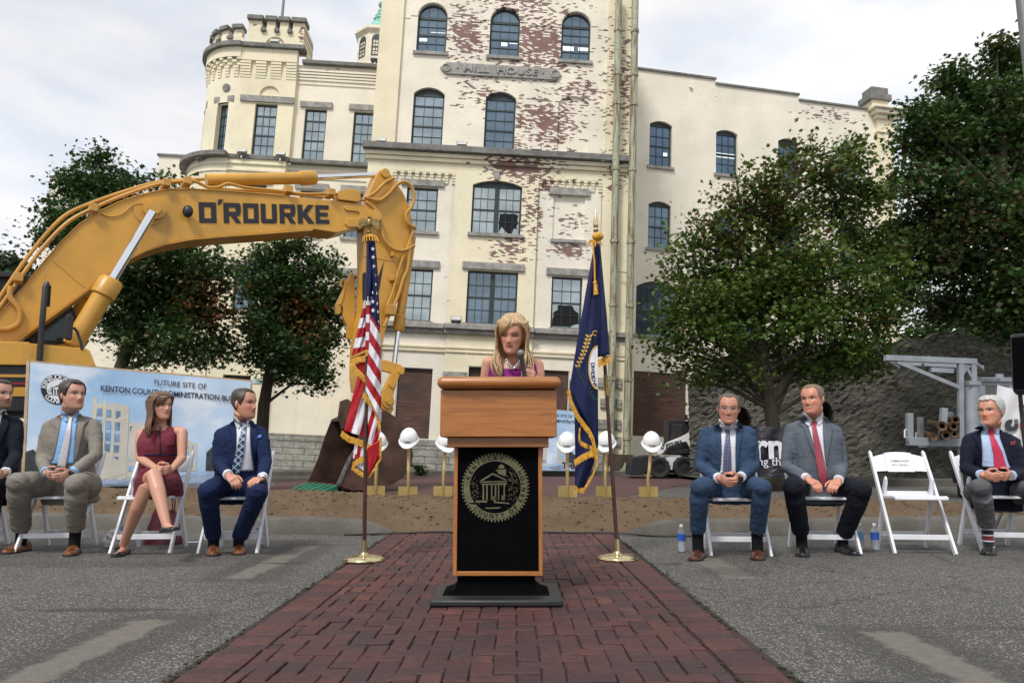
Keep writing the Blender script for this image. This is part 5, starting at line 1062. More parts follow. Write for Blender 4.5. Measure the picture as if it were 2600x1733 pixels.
# printed seal pieces on the state flag, following its surface depth
Df = lambda x: Dk - 0.045
def fpoly(mb, pts, D): mb.prism([at(F2(*p), D) for p in pts], (0, -0.0015, 0))
mb = MB(); ring = []; inner = []
for k in range(25):
    a = RAD(-8 + 196 * k / 24); ring.append((206 - 50 * math.sin(a), 832 - 118 * math.cos(a))); inner.append((206 - 44 * math.sin(a), 832 - 110 * math.cos(a)))
ring = [(min(x, 207), y) for x, y in ring]; inner = [(min(x, 207), y) for x, y in inner]
gm, wm, gr_ = MB(), MB(), MB()
for k in range(24): fpoly(gm, [ring[k], ring[k + 1], inner[k + 1], inner[k]], Dk - 0.052)
fpoly(wm, inner, Dk - 0.050)
for (sx, sy, dx, dy, n, gm_) in ((160, 668, -62, 160, 9, gm),):
    for k in range(n):
        t = k / (n - 1); x = sx + dx * t + 6 * math.sin(t * 3); y = sy + dy * t; s = 15 - 3 * t
        for sg in (-1, 1): fpoly(gm, [(x, y), (x + sg * s * 0.55, y - s * 0.95), (x + sg * s * 1.35, y - s * 0.75), (x + sg * s * 0.8, y + s * 0.05)], Dk - 0.050 + 0.0006 * (k % 3))
    P = [(160, 660), (142, 720), (120, 780), (98, 830)]; fpoly(gm, [(p[0] - 1.5, p[1]) for p in P] + [(p[0] + 1.5, p[1]) for p in P[::-1]], Dk - 0.0545)
for k in range(11):
    t = k / 10; x = 98 + 92 * t ** 1.3; y = 828 + 180 * t
    for sg in (-1, 1): fpoly(gr_, [(x, y), (x + sg * 9, y - 17), (x + sg * 14, y - 19), (x + sg * 6, y - 3)], Dk - 0.046 + 0.0006 * (k % 2))
gm.text('C', 0.055, at(F2(190, 648), Dk - 0.053), (0.9, 0, -0.25), (0.25, 0, 0.9), 0.0005, 0.0)
gm.build('gold_print', simple('gold_thread', (0.55, 0.36, 0.06), 0.6), kyf, smooth=False); gr_.build('green_print', simple('green_thread', (0.012, 0.075, 0.045), 0.7), kyf, smooth=False); sw = wm.build('seal_field', FL['white'], kyf, smooth=False)
mb = MB()
for k, chh in enumerate('DIVIDED W'):
    if chh == ' ': continue
    y = 815 + 13.5 * k; x = 179 + max(0, (k - 3)) ** 1.75 * 0.75; r = 12 - 88 + max(0, k - 3) * 6 ; a = RAD(-84 + max(0, k - 3) * 5.5); xd = Vector((math.cos(a), 0, math.sin(a))); mb.text(chh, 0.040, at(F2(x, y), Dk - 0.0545), xd, Vector((-xd.z, 0, xd.x)), 0.0005, 0.012)
mb.build('seal_lettering', FL['navy'], sw, smooth=False)
mb = MB(); c = at(F2(197, 75), Dk + 0.12); 
mb.lathe([(0.013, -0.09), (0.018, -0.07), (0.012, -0.05), (0.024, -0.03), (0.014, -0.012), (0.02, 0.0), (0.024, 0.02), (0.018, 0.06), (0.008, 0.11), (0.001, 0.135)], c, 14); mb.build('spear_finial', M['brass'], ky)
mb = MB(); D_ = Dk - 0.05; P = [at(F2(*p), D_) for p in ((205, 130), (188, 160), (183, 200), (190, 260), (192, 370))]; mb.tube(P, 0.007, 7); mb.ell(at(F2(207, 128), D_), (0.045, 0.04, 0.035), 12, 8); mb.ell(at(F2(193, 378), D_), (0.016, 0.016, 0.02), 8, 6); mb.tube([at(F2(196, 385), D_), at(F2(199, 442), D_)], [0.015, 0.021], 12)
for k in range(7): a = RAD(150 + k * 30); c = at(F2(195, 150), D_); mb.tube([c, c + Vector((0.05 * math.cos(a), -0.01, -0.01 + 0.02 * math.sin(a))), c + Vector((0.065 * math.cos(a), -0.012, -0.05))], [0.006, 0.005, 0.003], 5)
mb.build('gold_tassel', FL['gold'], ky)
# ================================================================== shovels and hard hats
M['gold_paint'] = simple('gold_paint', (0.66, 0.50, 0.20), 0.3, 0.75, var=0.1); M['ash'] = simple('pale_ash_handle', (0.60, 0.42, 0.20), 0.5, var=0.15, vs=12); M['hat'] = simple('white_hard_hat', (0.78, 0.79, 0.80), 0.25, var=0.02)
def shovel(px, top_px, lab, hat_lab, lean=0.0, D=9.15, tilt=0.0):
    b = at(px, D); tp_ = at(top_px, D); t = thing('gold_shovel', lab, 'shovel', loc=(b.x, b.y, b.z), group='gold ceremonial shovels'); h = tp_.z - b.z
    mb = MB(); R = []
    for k in range(7):
        z = -0.13 + 0.245 * k / 6; w = 0.112; R.append([(b.x - w, D - 0.014, b.z + z), (b.x - w * 0.5, D + 0.004, b.z + z), (b.x, D + 0.012 - 0.016 * (k / 6), b.z + z), (b.x + w * 0.5, D + 0.004, b.z + z), (b.x + w, D - 0.014, b.z + z), (b.x + w, D - 0.010, b.z + z), (b.x, D + 0.018, b.z + z), (b.x - w, D - 0.010, b.z + z)])
    mb.rings(R); mb.tube([(b.x, D - 0.004, b.z - 0.05), (b.x, D - 0.004, b.z + 0.1), (b.x, D, b.z + 0.2), (b.x + 0.3 * (tp_.x - b.x), D, b.z + 0.3)], [0.004, 0.016, 0.019, 0.019], 12); mb.build('blade', M['gold_paint'], t, angle=50)
    mb = MB(); mb.tube([(b.x + 0.28 * (tp_.x - b.x), D, b.z + 0.27), (tp_.x, D, tp_.z - 0.1)], [0.0175, 0.021], 12); mb.build('handle', M['ash'], t)
    hh = thing('hard_hat', hat_lab, 'hard hat', M=Matrix.Translation((tp_.x, D, tp_.z - 0.145)) @ Matrix.Rotation(tilt, 4, 'Z') @ Matrix.Rotation(RAD(28), 4, 'X'), group='white hard hats on the shovels'); L_ = dict(local=True)
    mb = MB(); R = []
    for i in range(11):
        a = math.pi / 2 * i / 10; ring = []
        for k in range(40):
            q = 2 * math.pi * k / 40; rx, ry = 0.108, 0.128; rid = 0.006 * math.exp(-(math.cos(q) / 0.25) ** 2) * math.sin(a + 0.3) + 0.004 * math.exp(-((abs(math.cos(q)) - 0.5) / 0.15) ** 2) * math.sin(a)
            f = max(0.03, math.cos(a)); ring.append(((rx + rid) * f ** 0.8 * math.cos(q), (ry + rid) * f ** 0.8 * math.sin(q), 0.135 * math.sin(a) + rid))
        R.append(ring)
    mb.rings(R); mb.build('shell', M['hat'], hh, angle=70, **L_)
    mb = MB(); R = []
    for rr_, z in ((1.0, 0.012), (1.10, 0.004), (1.14, -0.004), (1.12, -0.012), (1.0, -0.004)):
        R.append([(0.108 * rr_ * math.cos(q), (0.128 * rr_ + (0.05 * max(0, -math.sin(q)) ** 2 * (rr_ - 1) / 0.14)) * math.sin(q), z - 0.012 * max(0, -math.sin(q)) * (rr_ - 1) / 0.14) for q in [2 * math.pi * k / 40 for k in range(40)]])
    mb.rings(R + [R[0]], caps=False); mb.build('brim', M['hat'], hh, angle=70, **L_)
    mb = MB(); mb.text('Turner', 0.032, (0, -0.1315, 0.036), (1, 0, 0), (0, 0.28, 0.96), 0.002, 0.022); mb.build('maker_mark', M['black_paint'], hh, smooth=False, **L_)
SH = [(G3(697, 1040), G3(712, 650), 'behind the stars and stripes flag'), (G3(893, 1045), G3(900, 628), 'right of the excavator bucket'), (G3(1105, 1042), G3(1122, 650), 'just left of the lectern'),
      (C4(786, 975), C4(783, 655), 'just right of the lectern'), (C4(975, 977), C4(978, 652), 'behind the blue state flag'), (H8(390, 1408), H8(432, 430), 'beside the white loader, rightmost of the row')]
for i, (a, b, w_) in enumerate(SH): shovel(a, b, 'gold shovel ' + w_, 'white hard hat on the shovel ' + w_, tilt=(0.15, -0.03, 0.3, -0.1, -0.25, -0.1)[i])
# ================================================================== excavator
def mat_yellow(name, base):
    g = GR(name); n = g.noise(1.3, 5); n2 = g.noise(7, 5, rough=0.7); st = g.noise(1.0, 4, g.mapp((5, 5, 0.5)))
    c = g.mix(g.step(n, 0.3, 0.7), sc(base, 0.85), sc(base, 1.08)); c = g.mix(g.math('MULTIPLY', g.step(n2, 0.58, 0.78), 0.4), c, (0.26, 0.15, 0.05)); c = g.mix(g.math('MULTIPLY', g.step(st, 0.55, 0.8), 0.3), c, (0.24, 0.15, 0.05))
    return g.done(c, 0.42, 0, g.bump(g.noise(160, 2), 0.05, 0.002), Coat_Weight=0.2, Coat_Roughness=0.3)
M['yellow'] = mat_yellow('worn_yellow_paint', (0.585, 0.305, 0.038)); M['hose'] = mat_yellow('painted_pipe', (0.52, 0.27, 0.045))
M['chrome'] = simple('chrome_rod', (0.75, 0.76, 0.78), 0.08, 1.0, var=0.02); M['black_letter'] = simple('black_decal', (0.008, 0.008, 0.012), 0.4)
M['steel'] = simple('rusty_bucket_steel', (0.085, 0.046, 0.030), 0.6, 0.2, 0.5, 2.5, bump=0.4, bs=9, fine=0.4); M['green_paint'] = simple('green_tooth_paint', (0.02, 0.16, 0.09), 0.5, var=0.3, vs=6)
M['mach_black'] = simple('machine_black', (0.012, 0.013, 0.016), 0.45, var=0.3); M['cab_glass'] = simple('cab_glass', (0.03, 0.05, 0.055), 0.06, 0.25)
LETTERS = {'O': [[(0, .0), (.30, .0), (.30, 1), (0, 1)], [(.70, .0), (1, 0), (1, 1), (.70, 1)], [(.30, 0), (.70, 0), (.70, .22), (.30, .22)], [(.30, .78), (.70, .78), (.70, 1), (.30, 1)]],
           'R': [[(0, 0), (.30, 0), (.30, 1), (0, 1)], [(.30, 0), (.92, 0), (1, .1), (1, .22), (.30, .22)], [(.70, .22), (1, .22), (1, .44), (.70, .44)], [(.30, .44), (1, .44), (.9, .64), (.30, .64)], [(.42, .64), (.72, .64), (1, 1), (.68, 1)]],
           'U': [[(0, 0), (.30, 0), (.30, 1), (.08, 1), (0, .9)], [(.70, 0), (1, 0), (1, .9), (.92, 1), (.70, 1)], [(.30, .78), (.70, .78), (.70, 1), (.30, 1)]],
           'K': [[(0, 0), (.30, 0), (.30, 1), (0, 1)], [(.30, .40), (.64, 0), (1, 0), (.56, .48), (.30, .60)], [(.30, .60), (.56, .48), (1, 1), (.64, 1)]],
           'E': [[(0, 0), (.30, 0), (.30, 1), (0, 1)], [(.30, 0), (1, 0), (1, .22), (.30, .22)], [(.30, .40), (.9, .40), (.9, .60), (.30, .60)], [(.30, .78), (1, .78), (1, 1), (.30, 1)]],
           "'": [[(.2, 0), (1, 0), (.5, 1), (0, 1)]]}
def block_letters(mb, conv, boxes, vec):
    """boxes: (letter, x0, x1, top y0, top y1, bottom y0, bottom y1) in traced coordinates; conv -> place"""
    for ch, x0, x1, t0, t1, b0, b1, sh in boxes:
        for poly in LETTERS[ch]:
            pts = []
            for u, v in poly:
                x = x0 + (x1 - x0) * u + sh * (1 - v); ty = t0 + (t1 - t0) * u; by = b0 + (b1 - b0) * u; pts.append(conv(x, ty + (by - ty) * v))
            mb.prism(pts, vec)
def excavator():
    psi = RAD(33); d = Vector((math.cos(psi), math.sin(psi), 0)); nr = Vector((math.sin(psi), -math.cos(psi), 0)); O = at((965, 1000), 16.3)
    def e(x, y, off=0.0, z=A1): return onplane(z(x, y), O - nr * off, nr)
    b0 = e(-150, 1400, 0.8); t = thing('excavator', 'large yellow excavator with its arm bent down and bucket on the ground', 'excavator', loc=(b0.x, b0.y, 0))
    bk = -nr
    def plate(name, pts, off, th, mat, par=t, z=A1, bev=0.012, **k):
        mb = MB(); mb.prism([e(x, y, off, z) for x, y in pts], bk * th); return mb.build(name, mat, par, smooth=False, bevel=bev, **k)
    bot = [(-190, 1215), (90, 1035), (330, 866), (520, 727), (640, 636), (720, 580), (790, 545), (900, 509), (1030, 484), (1200, 468), (1400, 454), (1700, 431), (1830, 450), (1905, 432), (1930, 415)]
    top = [(2035, 400), (2058, 372), (2050, 335), (2010, 308), (1960, 296), (1840, 278), (1550, 250), (1200, 222), (1010, 213), (930, 215), (850, 226), (760, 247), (640, 287), (540, 335), (430, 405), (340, 492), (240, 604), (130, 742), (20, 862), (-130, 1040), (-210, 1150)]
    boom = plate('boom', bot + top, 0.0, 0.62, M['yellow'])
    mb = MB(); bb = bot[:12]
    for p, q in zip(bb[:-1], bb[1:]): mb.prism([e(p[0], p[1], -0.03), e(q[0], q[1], -0.03), e(q[0], q[1] + 7, -0.03), e(p[0], p[1] + 7, -0.03)], bk * 0.68)
    tt = top[6:20]
    for p, q in zip(tt[:-1], tt[1:]): mb.prism([e(p[0], p[1], -0.03), e(q[0], q[1], -0.03), e(q[0], q[1] - 5, -0.03), e(p[0], p[1] - 5, -0.03)], bk * 0.68)
    mb.bar(e(285, 595, -0.004), e(455, 742, -0.004), 0.012, 0.03); mb.build('flange', M['yellow'], boom, smooth=False)
    mb = MB(); cb = lambda x, y: e(x, y, -0.001)
    bx = []
    for ch, x0, x1 in (('O', 1082, 1176), ('R', 1216, 1310), ('O', 1322, 1406), ('U', 1418, 1505), ('R', 1520, 1606), ('K', 1618, 1708), ('E', 1716, 1788)):
        f = lambda x: (x - 1082) / 706; bx.append((ch, x0, x1, 285 + 18 * f(x0), 285 + 18 * f(x1), 397 + 5 * f(x0), 397 + 5 * f(x1), -4))
    bx.append(("'", 1180, 1212, 270, 271, 297, 297, 0)); block_letters(mb, cb, bx, nr * 0.012); mb.build('lettering', M['black_letter'], boom, smooth=False)
    mb = MB()
    for (x, y, r, h) in ((835, 328, 60, .10), (835, 328, 34, .16), (810, 335, 82, .02)):
        c = e(x, y); rr_ = (e(x + r, y) - c).length; mb.cyl(c, c + nr * h, rr_, 26)
    mb.build('pivot_boss', M['yellow'], boom, angle=40)
    plate('joint_plate', [(1880, 300), (1960, 310), (2000, 330), (2050, 345), (2058, 372), (2035, 402), (1960, 420), (1890, 420), (1875, 400), (1885, 375), (1950, 368), (1955, 345), (1940, 335), (1880, 330), (1870, 315)], -0.035, 0.034, M['yellow'], boom)
    mb = MB(); mb.ell(e(1020, 335, -0.12), (0.1, 0.08, 0.12), 12, 8); mb.build('work_light', M['mach_black'], boom)
    # stick
    stick = plate('stick', [(2052, 125), (2072, 106), (2108, 108), (2140, 160), (2185, 225), (2226, 310), (2240, 400), (2240, 520), (2212, 620), (2180, 740), (2120, 900), (2075, 1040), (2050, 1180), (2030, 1290), (1990, 1320), (1945, 1310), (1935, 1230), (1940, 1060), (1972, 880), (1978, 600), (1975, 430), (2000, 250)], 0.1, 0.42, M['yellow'])
    mb = MB(); c = e(2090, 130, 0.1); mb.cyl(c, c + nr * 0.06, 0.1, 20); c = e(2035, 360, -0.03); mb.cyl(c, c + nr * 0.08, 0.13, 20); mb.build('pin', M['yellow'], stick)
    plate('decal', [(2050, 700), (2085, 607), (2060, 760), (2047, 790)], 0.094, 0.004, M['black_letter'], stick, bev=0); plate('decal_panel', [(1968, 672), (2000, 660), (2000, 830), (1968, 815)], 0.094, 0.004, M['black_letter'], stick, bev=0)
    mb = MB(); mb.bar(e(1975, 575, 0.095), e(2150, 607, 0.095), 0.012, 0.02); mb.build('weld_seam', M['yellow'], stick, smooth=False)
    # coupler bracket hanging on the front of the stick (left of it)
    plate('lift_bracket', [(865, 350), (880, 345), (893, 405), (893, 760), (860, 790), (845, 780), (842, 700), (815, 640), (815, 580), (805, 560), (795, 620), (770, 620), (768, 560), (835, 420)], 0.5, 0.12, M['yellow'], stick, z=B3)
    mb = MB(); mb.tube([e(800, 400, 0.5, B3), e(795, 430, 0.5, B3), e(825, 440, 0.5, B3), e(830, 405, 0.5, B3), e(815, 388, 0.5, B3), e(800, 400, 0.5, B3)], 0.03, 8); mb.tube([e(822, 440, 0.5, B3), e(812, 500, 0.5, B3), e(790, 560, 0.5, B3)], 0.03, 8); mb.build('lifting_eye', M['yellow'], stick)
    # cylinders
    def ram(name, a, b, c, r, off, rr_, collar=1.25, r0=None):
        A_, B_, C_ = e(*a, off), e(*b, off), e(*c, off); dd = (B_ - A_).normalized(); mb = MB(); mb.tube([A_, B_ - dd * 0.35], r, 20); mb.tube([B_ - dd * 0.36, B_ - dd * 0.33, B_ - dd * 0.05, B_], [r, r * collar, r * collar, r * 1.05], 20); o = mb.build(name, M['yellow'], t)
        mb = MB(); mb.tube([B_ - dd * 0.02, C_], rr_, 18); mb.build('rod', M['chrome'], o)
    ram('boom_cylinder', (395, 1060), (610, 705), (830, 340), 0.165, -0.25, 0.085); ram('boom_cylinder', (330, 1070), (520, 735), (800, 300), 0.15, 0.95, 0.08)
    ram('stick_cylinder', (1120, 166), (1715, 152), (2085, 135), 0.125, 0.3, 0.06); ram('bucket_cylinder', (2235, 470), (2163, 985), (2140, 1170), 0.105, 0.25, 0.055)
    # pipes and hoses
    mb = MB()
    def hose(pts, r=0.035, off=0.05): mb.tube([e(x, y, off) for x, y in smooth_path(pts)], r, 8)
    hose([(-40, 905), (60, 770), (150, 640), (260, 500), (380, 385), (520, 312), (680, 245), (850, 190), (1020, 170), (1080, 180), (1130, 205), (1190, 202), (1240, 185), (1330, 205), (1500, 222), (1640, 240), (1780, 240), (1840, 240)], 0.034)
    hose([(-40, 860), (40, 740), (130, 610), (240, 470), (350, 360), (470, 300), (660, 232), (850, 178), (1000, 165), (1110, 160)], 0.034, 0.2)
    hose([(1050, 165), (1110, 195), (1220, 215), (1400, 225), (1560, 238), (1700, 252), (1850, 262), (1985, 275)], 0.03, 0.25)
    hose([(60, 740), (55, 800), (105, 870), (100, 940), (40, 972), (-30, 965)], 0.045, -0.05); hose([(545, 345), (600, 363), (660, 350), (715, 305), (760, 293), (800, 305)], 0.012, -0.02)
    mb.build('hydraulic_pipe', M['hose'], boom)
    mb = MB(); hose([(1985, 265), (2040, 230), (2090, 180), (2140, 155)], 0.04, 0.0); hose([(1990, 262), (2060, 275), (2110, 240), (2150, 195), (2190, 175), (2230, 195), (2248, 250), (2235, 310), (2205, 350), (2215, 400), (2260, 425)], 0.042, 0.0); hose([(1985, 285), (2045, 330), (2070, 400), (2085, 480), (2130, 535), (2190, 548), (2250, 520)], 0.04, 0.0)
    hose([(2250, 430), (2200, 560), (2170, 640), (2130, 780), (2095, 860)], 0.03, 0.02); hose([(2230, 500), (2215, 640), (2190, 700), (2160, 800), (2085, 960)], 0.035, 0.0); mb.build('hydraulic_hose', M['hose'], stick)
    mb = MB()
    for x, y in ((505, 325), (1012, 180), (1790, 240), (100, 700), (900, 190), (1560, 225)): mb.obox(e(x, y, 0.05), d * 0.07, nr * 0.18, Vector((0, 0, 0.07)))
    mb.build('pipe_clamp', M['hose'], boom, smooth=False, bevel=0.01)
    plate('valve_block', [(1840, 222), (1905, 210), (1960, 225), (1958, 280), (1935, 282), (1840, 270)], -0.05, 0.4, M['yellow'], boom)
    mb = MB(); mb.obox(e(2120, 870, -0.02), d * 0.11, nr * 0.08, (0, 0, 0.12)); mb.obox(e(2130, 570, 0.05), d * 0.04, nr * 0.06, (0, 0, 0.05)); mb.obox(e(2130, 700, 0.05), d * 0.05, nr * 0.06, (0, 0, 0.06)); mb.build('hose_block', M['hose'], stick, smooth=False, bevel=0.02)
    # bucket linkage
    lk = plate('bucket_link', [(690, 225), (760, 222), (850, 250), (876, 275), (868, 305), (845, 312), (790, 300), (700, 275)], 0.05, 0.1, M['yellow'], z=G3)
    plate('bucket_arm', [(795, 300), (845, 310), (815, 400), (798, 470), (808, 520), (790, 548), (735, 515), (730, 470), (748, 400)], -0.08, 0.12, M['yellow'], z=G3)
    mb = MB(); c = e(770, 472, -0.08, G3); mb.cyl(c, c + nr * 0.05, 0.14, 22); mb.cyl(c + nr * 0.05, c + nr * 0.12, 0.075, 6); c = e(848, 290, 0.05, G3); mb.cyl(c, c + nr * 0.05, 0.07, 16); c = e(795, 372, -0.08, G3); mb.cyl(c, c + nr * 0.05, 0.06, 16); mb.build('pin', M['yellow'], lk)
    # bucket: curved shell swept across its width, side plates, lip and teeth
    W = 2.0; sh = [(640, 560), (700, 530), (760, 528), (815, 565), (870, 630), (908, 720), (922, 800), (905, 870), (862, 928), (800, 970), (700, 1000), (560, 1012), (490, 1000)]
    bo = -0.35; bucket = MB(); inn = [(p[0] + (655 - p[0]) * 0.06, p[1] + (800 - p[1]) * 0.06) for p in sh]
    for (p, q, pi, qi) in zip(sh[:-1], sh[1:], inn[:-1], inn[1:]): bucket.prism([e(*p, bo, G3), e(*q, bo, G3), e(*qi, bo, G3), e(*pi, bo, G3)], bk * W)
    bu = bucket.build('bucket', M['steel'], t, smooth=False)
    side = [(640, 558)] + sh[1:12] + [(482, 985), (552, 822), (590, 690)]
    for o_ in (-0.035, W): mb = MB(); mb.prism([e(x, y, bo, G3) + bk * o_ for x, y in side], bk * 0.034); mb.build('side_plate', M['steel'], bu, smooth=False, bevel=0.012)
    plate('wear_bar', [(482, 985), (552, 822), (578, 770), (566, 762), (528, 822), (462, 968)], bo - 0.06, 0.024, simple('bare_worn_steel', (0.16, 0.15, 0.14), 0.5, 0.5, 0.4, 8, bump=0.6, bs=40), bu, z=G3)
    mb = MB(); a = e(482, 988, bo, G3); l_ = e(430, 1000, bo, G3); mb.prism([a, e(560, 1015, bo, G3), e(555, 1002, bo, G3), e(478, 968, bo, G3)], bk * W); mb.build('lip', simple('rust_red_lip', (0.14, 0.05, 0.025), 0.7, 0.1, 0.4, 5), bu, smooth=False)
    for k in range(6):
        c = a + bk * (W * (k + 0.5) / 6); mb = MB(); f = (-d * 0.82 + nr * 0.25).normalized(); s_ = bk * 0.1; up = Vector((0, 0, 1)); c = Vector((c.x, c.y, 0.07))
        mb.hexa([c - s_ - up * 0.06, c + s_ - up * 0.06, c + s_ * 0.8 + f * 0.42 - up * 0.055, c - s_ * 0.8 + f * 0.42 - up * 0.055, c - s_ + up * 0.09, c + s_ + up * 0.09, c + s_ * 0.7 + f * 0.42 - up * 0.03, c - s_ * 0.7 + f * 0.42 - up * 0.03]); mb.build('tooth', M['green_paint'], bu, smooth=False, bevel=0.015)
    plate('bucket_ear', [(480, 560), (492, 470), (530, 455), (560, 480), (600, 560), (600, 640), (500, 640)], 0.25, 0.12, M['steel'], bu, z=G3)
    # house, cab, guard rail, mirror
    house = plate('body', [(-420, 1040), (155, 1043), (162, 1050), (470, 1078), (488, 1090), (522, 1175), (-420, 1162)], -0.75, 3.2, M['yellow'], bev=0.04)
    plate('side_skirt', [(-420, 1164), (420, 1178), (420, 1420), (-420, 1420)], -0.70, 2.9, M['mach_black']); plate('stripe', [(-420, 1215), (420, 1222), (420, 1238), (-420, 1230)], -0.715, 0.01, M['yellow'], house, bev=0); plate('red_stripe', [(-420, 1262), (420, 1264), (420, 1276), (-420, 1274)], -0.715, 0.01, simple('red_decal', (0.25, 0.01, 0.015), 0.5), house, bev=0)
    plate('lower_stripe', [(-420, 1285), (420, 1290), (420, 1340), (-420, 1335)], -0.715, 0.01, M['yellow'], house, bev=0)
    cab = plate('cab', [(-330, 668), (130, 676), (330, 705), (480, 1050), (-330, 1050)], 0.75, 1.5, M['mach_black']); plate('cab_window', [(80, 850), (225, 850), (300, 770), (345, 760), (440, 1035), (90, 1035)], 0.742, 0.006, M['cab_glass'], cab, bev=0); plate('roof_guard', [(-330, 655), (130, 662), (130, 690), (-330, 690)], 0.6, 1.8, M['mach_black'], cab)
    mb = MB(); mb.tube([e(213, 1165, -0.78), e(228, 950, -0.78), e(247, 745, -0.78), e(255, 728, -0.76), e(262, 740, -0.7), e(255, 850, -0.6)], 0.045, 10); mb.build('hand_rail', M['mach_black'], t)
    mirror = plate('mirror', [(358, 905), (368, 893), (395, 897), (402, 910), (392, 1025), (382, 1035), (352, 1028), (350, 1015)], -0.8, 0.09, M['mach_black'], bev=0.02)
    mb = MB(); mb.tube([e(400, 965, -0.75), e(418, 985, -0.75), e(438, 1040, -0.75), e(446, 1085, -0.75)], 0.022, 8); mb.build('mirror_arm', M['mach_black'], mirror)
    for off in (-0.9, 2.0):
        mb = MB(); z0 = 0.0; c = Vector((b0.x, b0.y, 0)) + nr * (0.8 - off) ; L2 = 2.3; ring = []
        for k in range(28):
            a = 2 * math.pi * k / 28; x = (L2 if math.cos(a) > 0 else -L2) + 0.45 * math.cos(a) if abs(math.cos(a)) > 0.05 else L2 * 0; ring.append(c + d * (x) + Vector((0, 0, 0.46 + 0.45 * math.sin(a))))
        mb.prism(ring, bk * 0.6); mb.build('track', M['mach_black'], t, smooth=False)
    mb = MB(); mb.cyl(Vector((b0.x, b0.y, 0.5)), Vector((b0.x, b0.y, 1.3)), 1.1, 24); mb.build('turntable', M['mach_black'], t)
def smooth_path(pts, k=4):
    P = [Vector((p[0], p[1])) for p in pts]; out = []
    for i in range(len(P) - 1):
        a, b, c, d_ = P[max(i - 1, 0)], P[i], P[i + 1], P[min(i + 2, len(P) - 1)]
        for q in range(k):
            u = q / k; out.append(0.5 * ((2 * b) + (c - a) * u + (2 * a - 5 * b + 4 * c - d_) * u * u + (3 * b - a - 3 * c + d_) * u ** 3))
    return out + [P[-1]]
excavator()
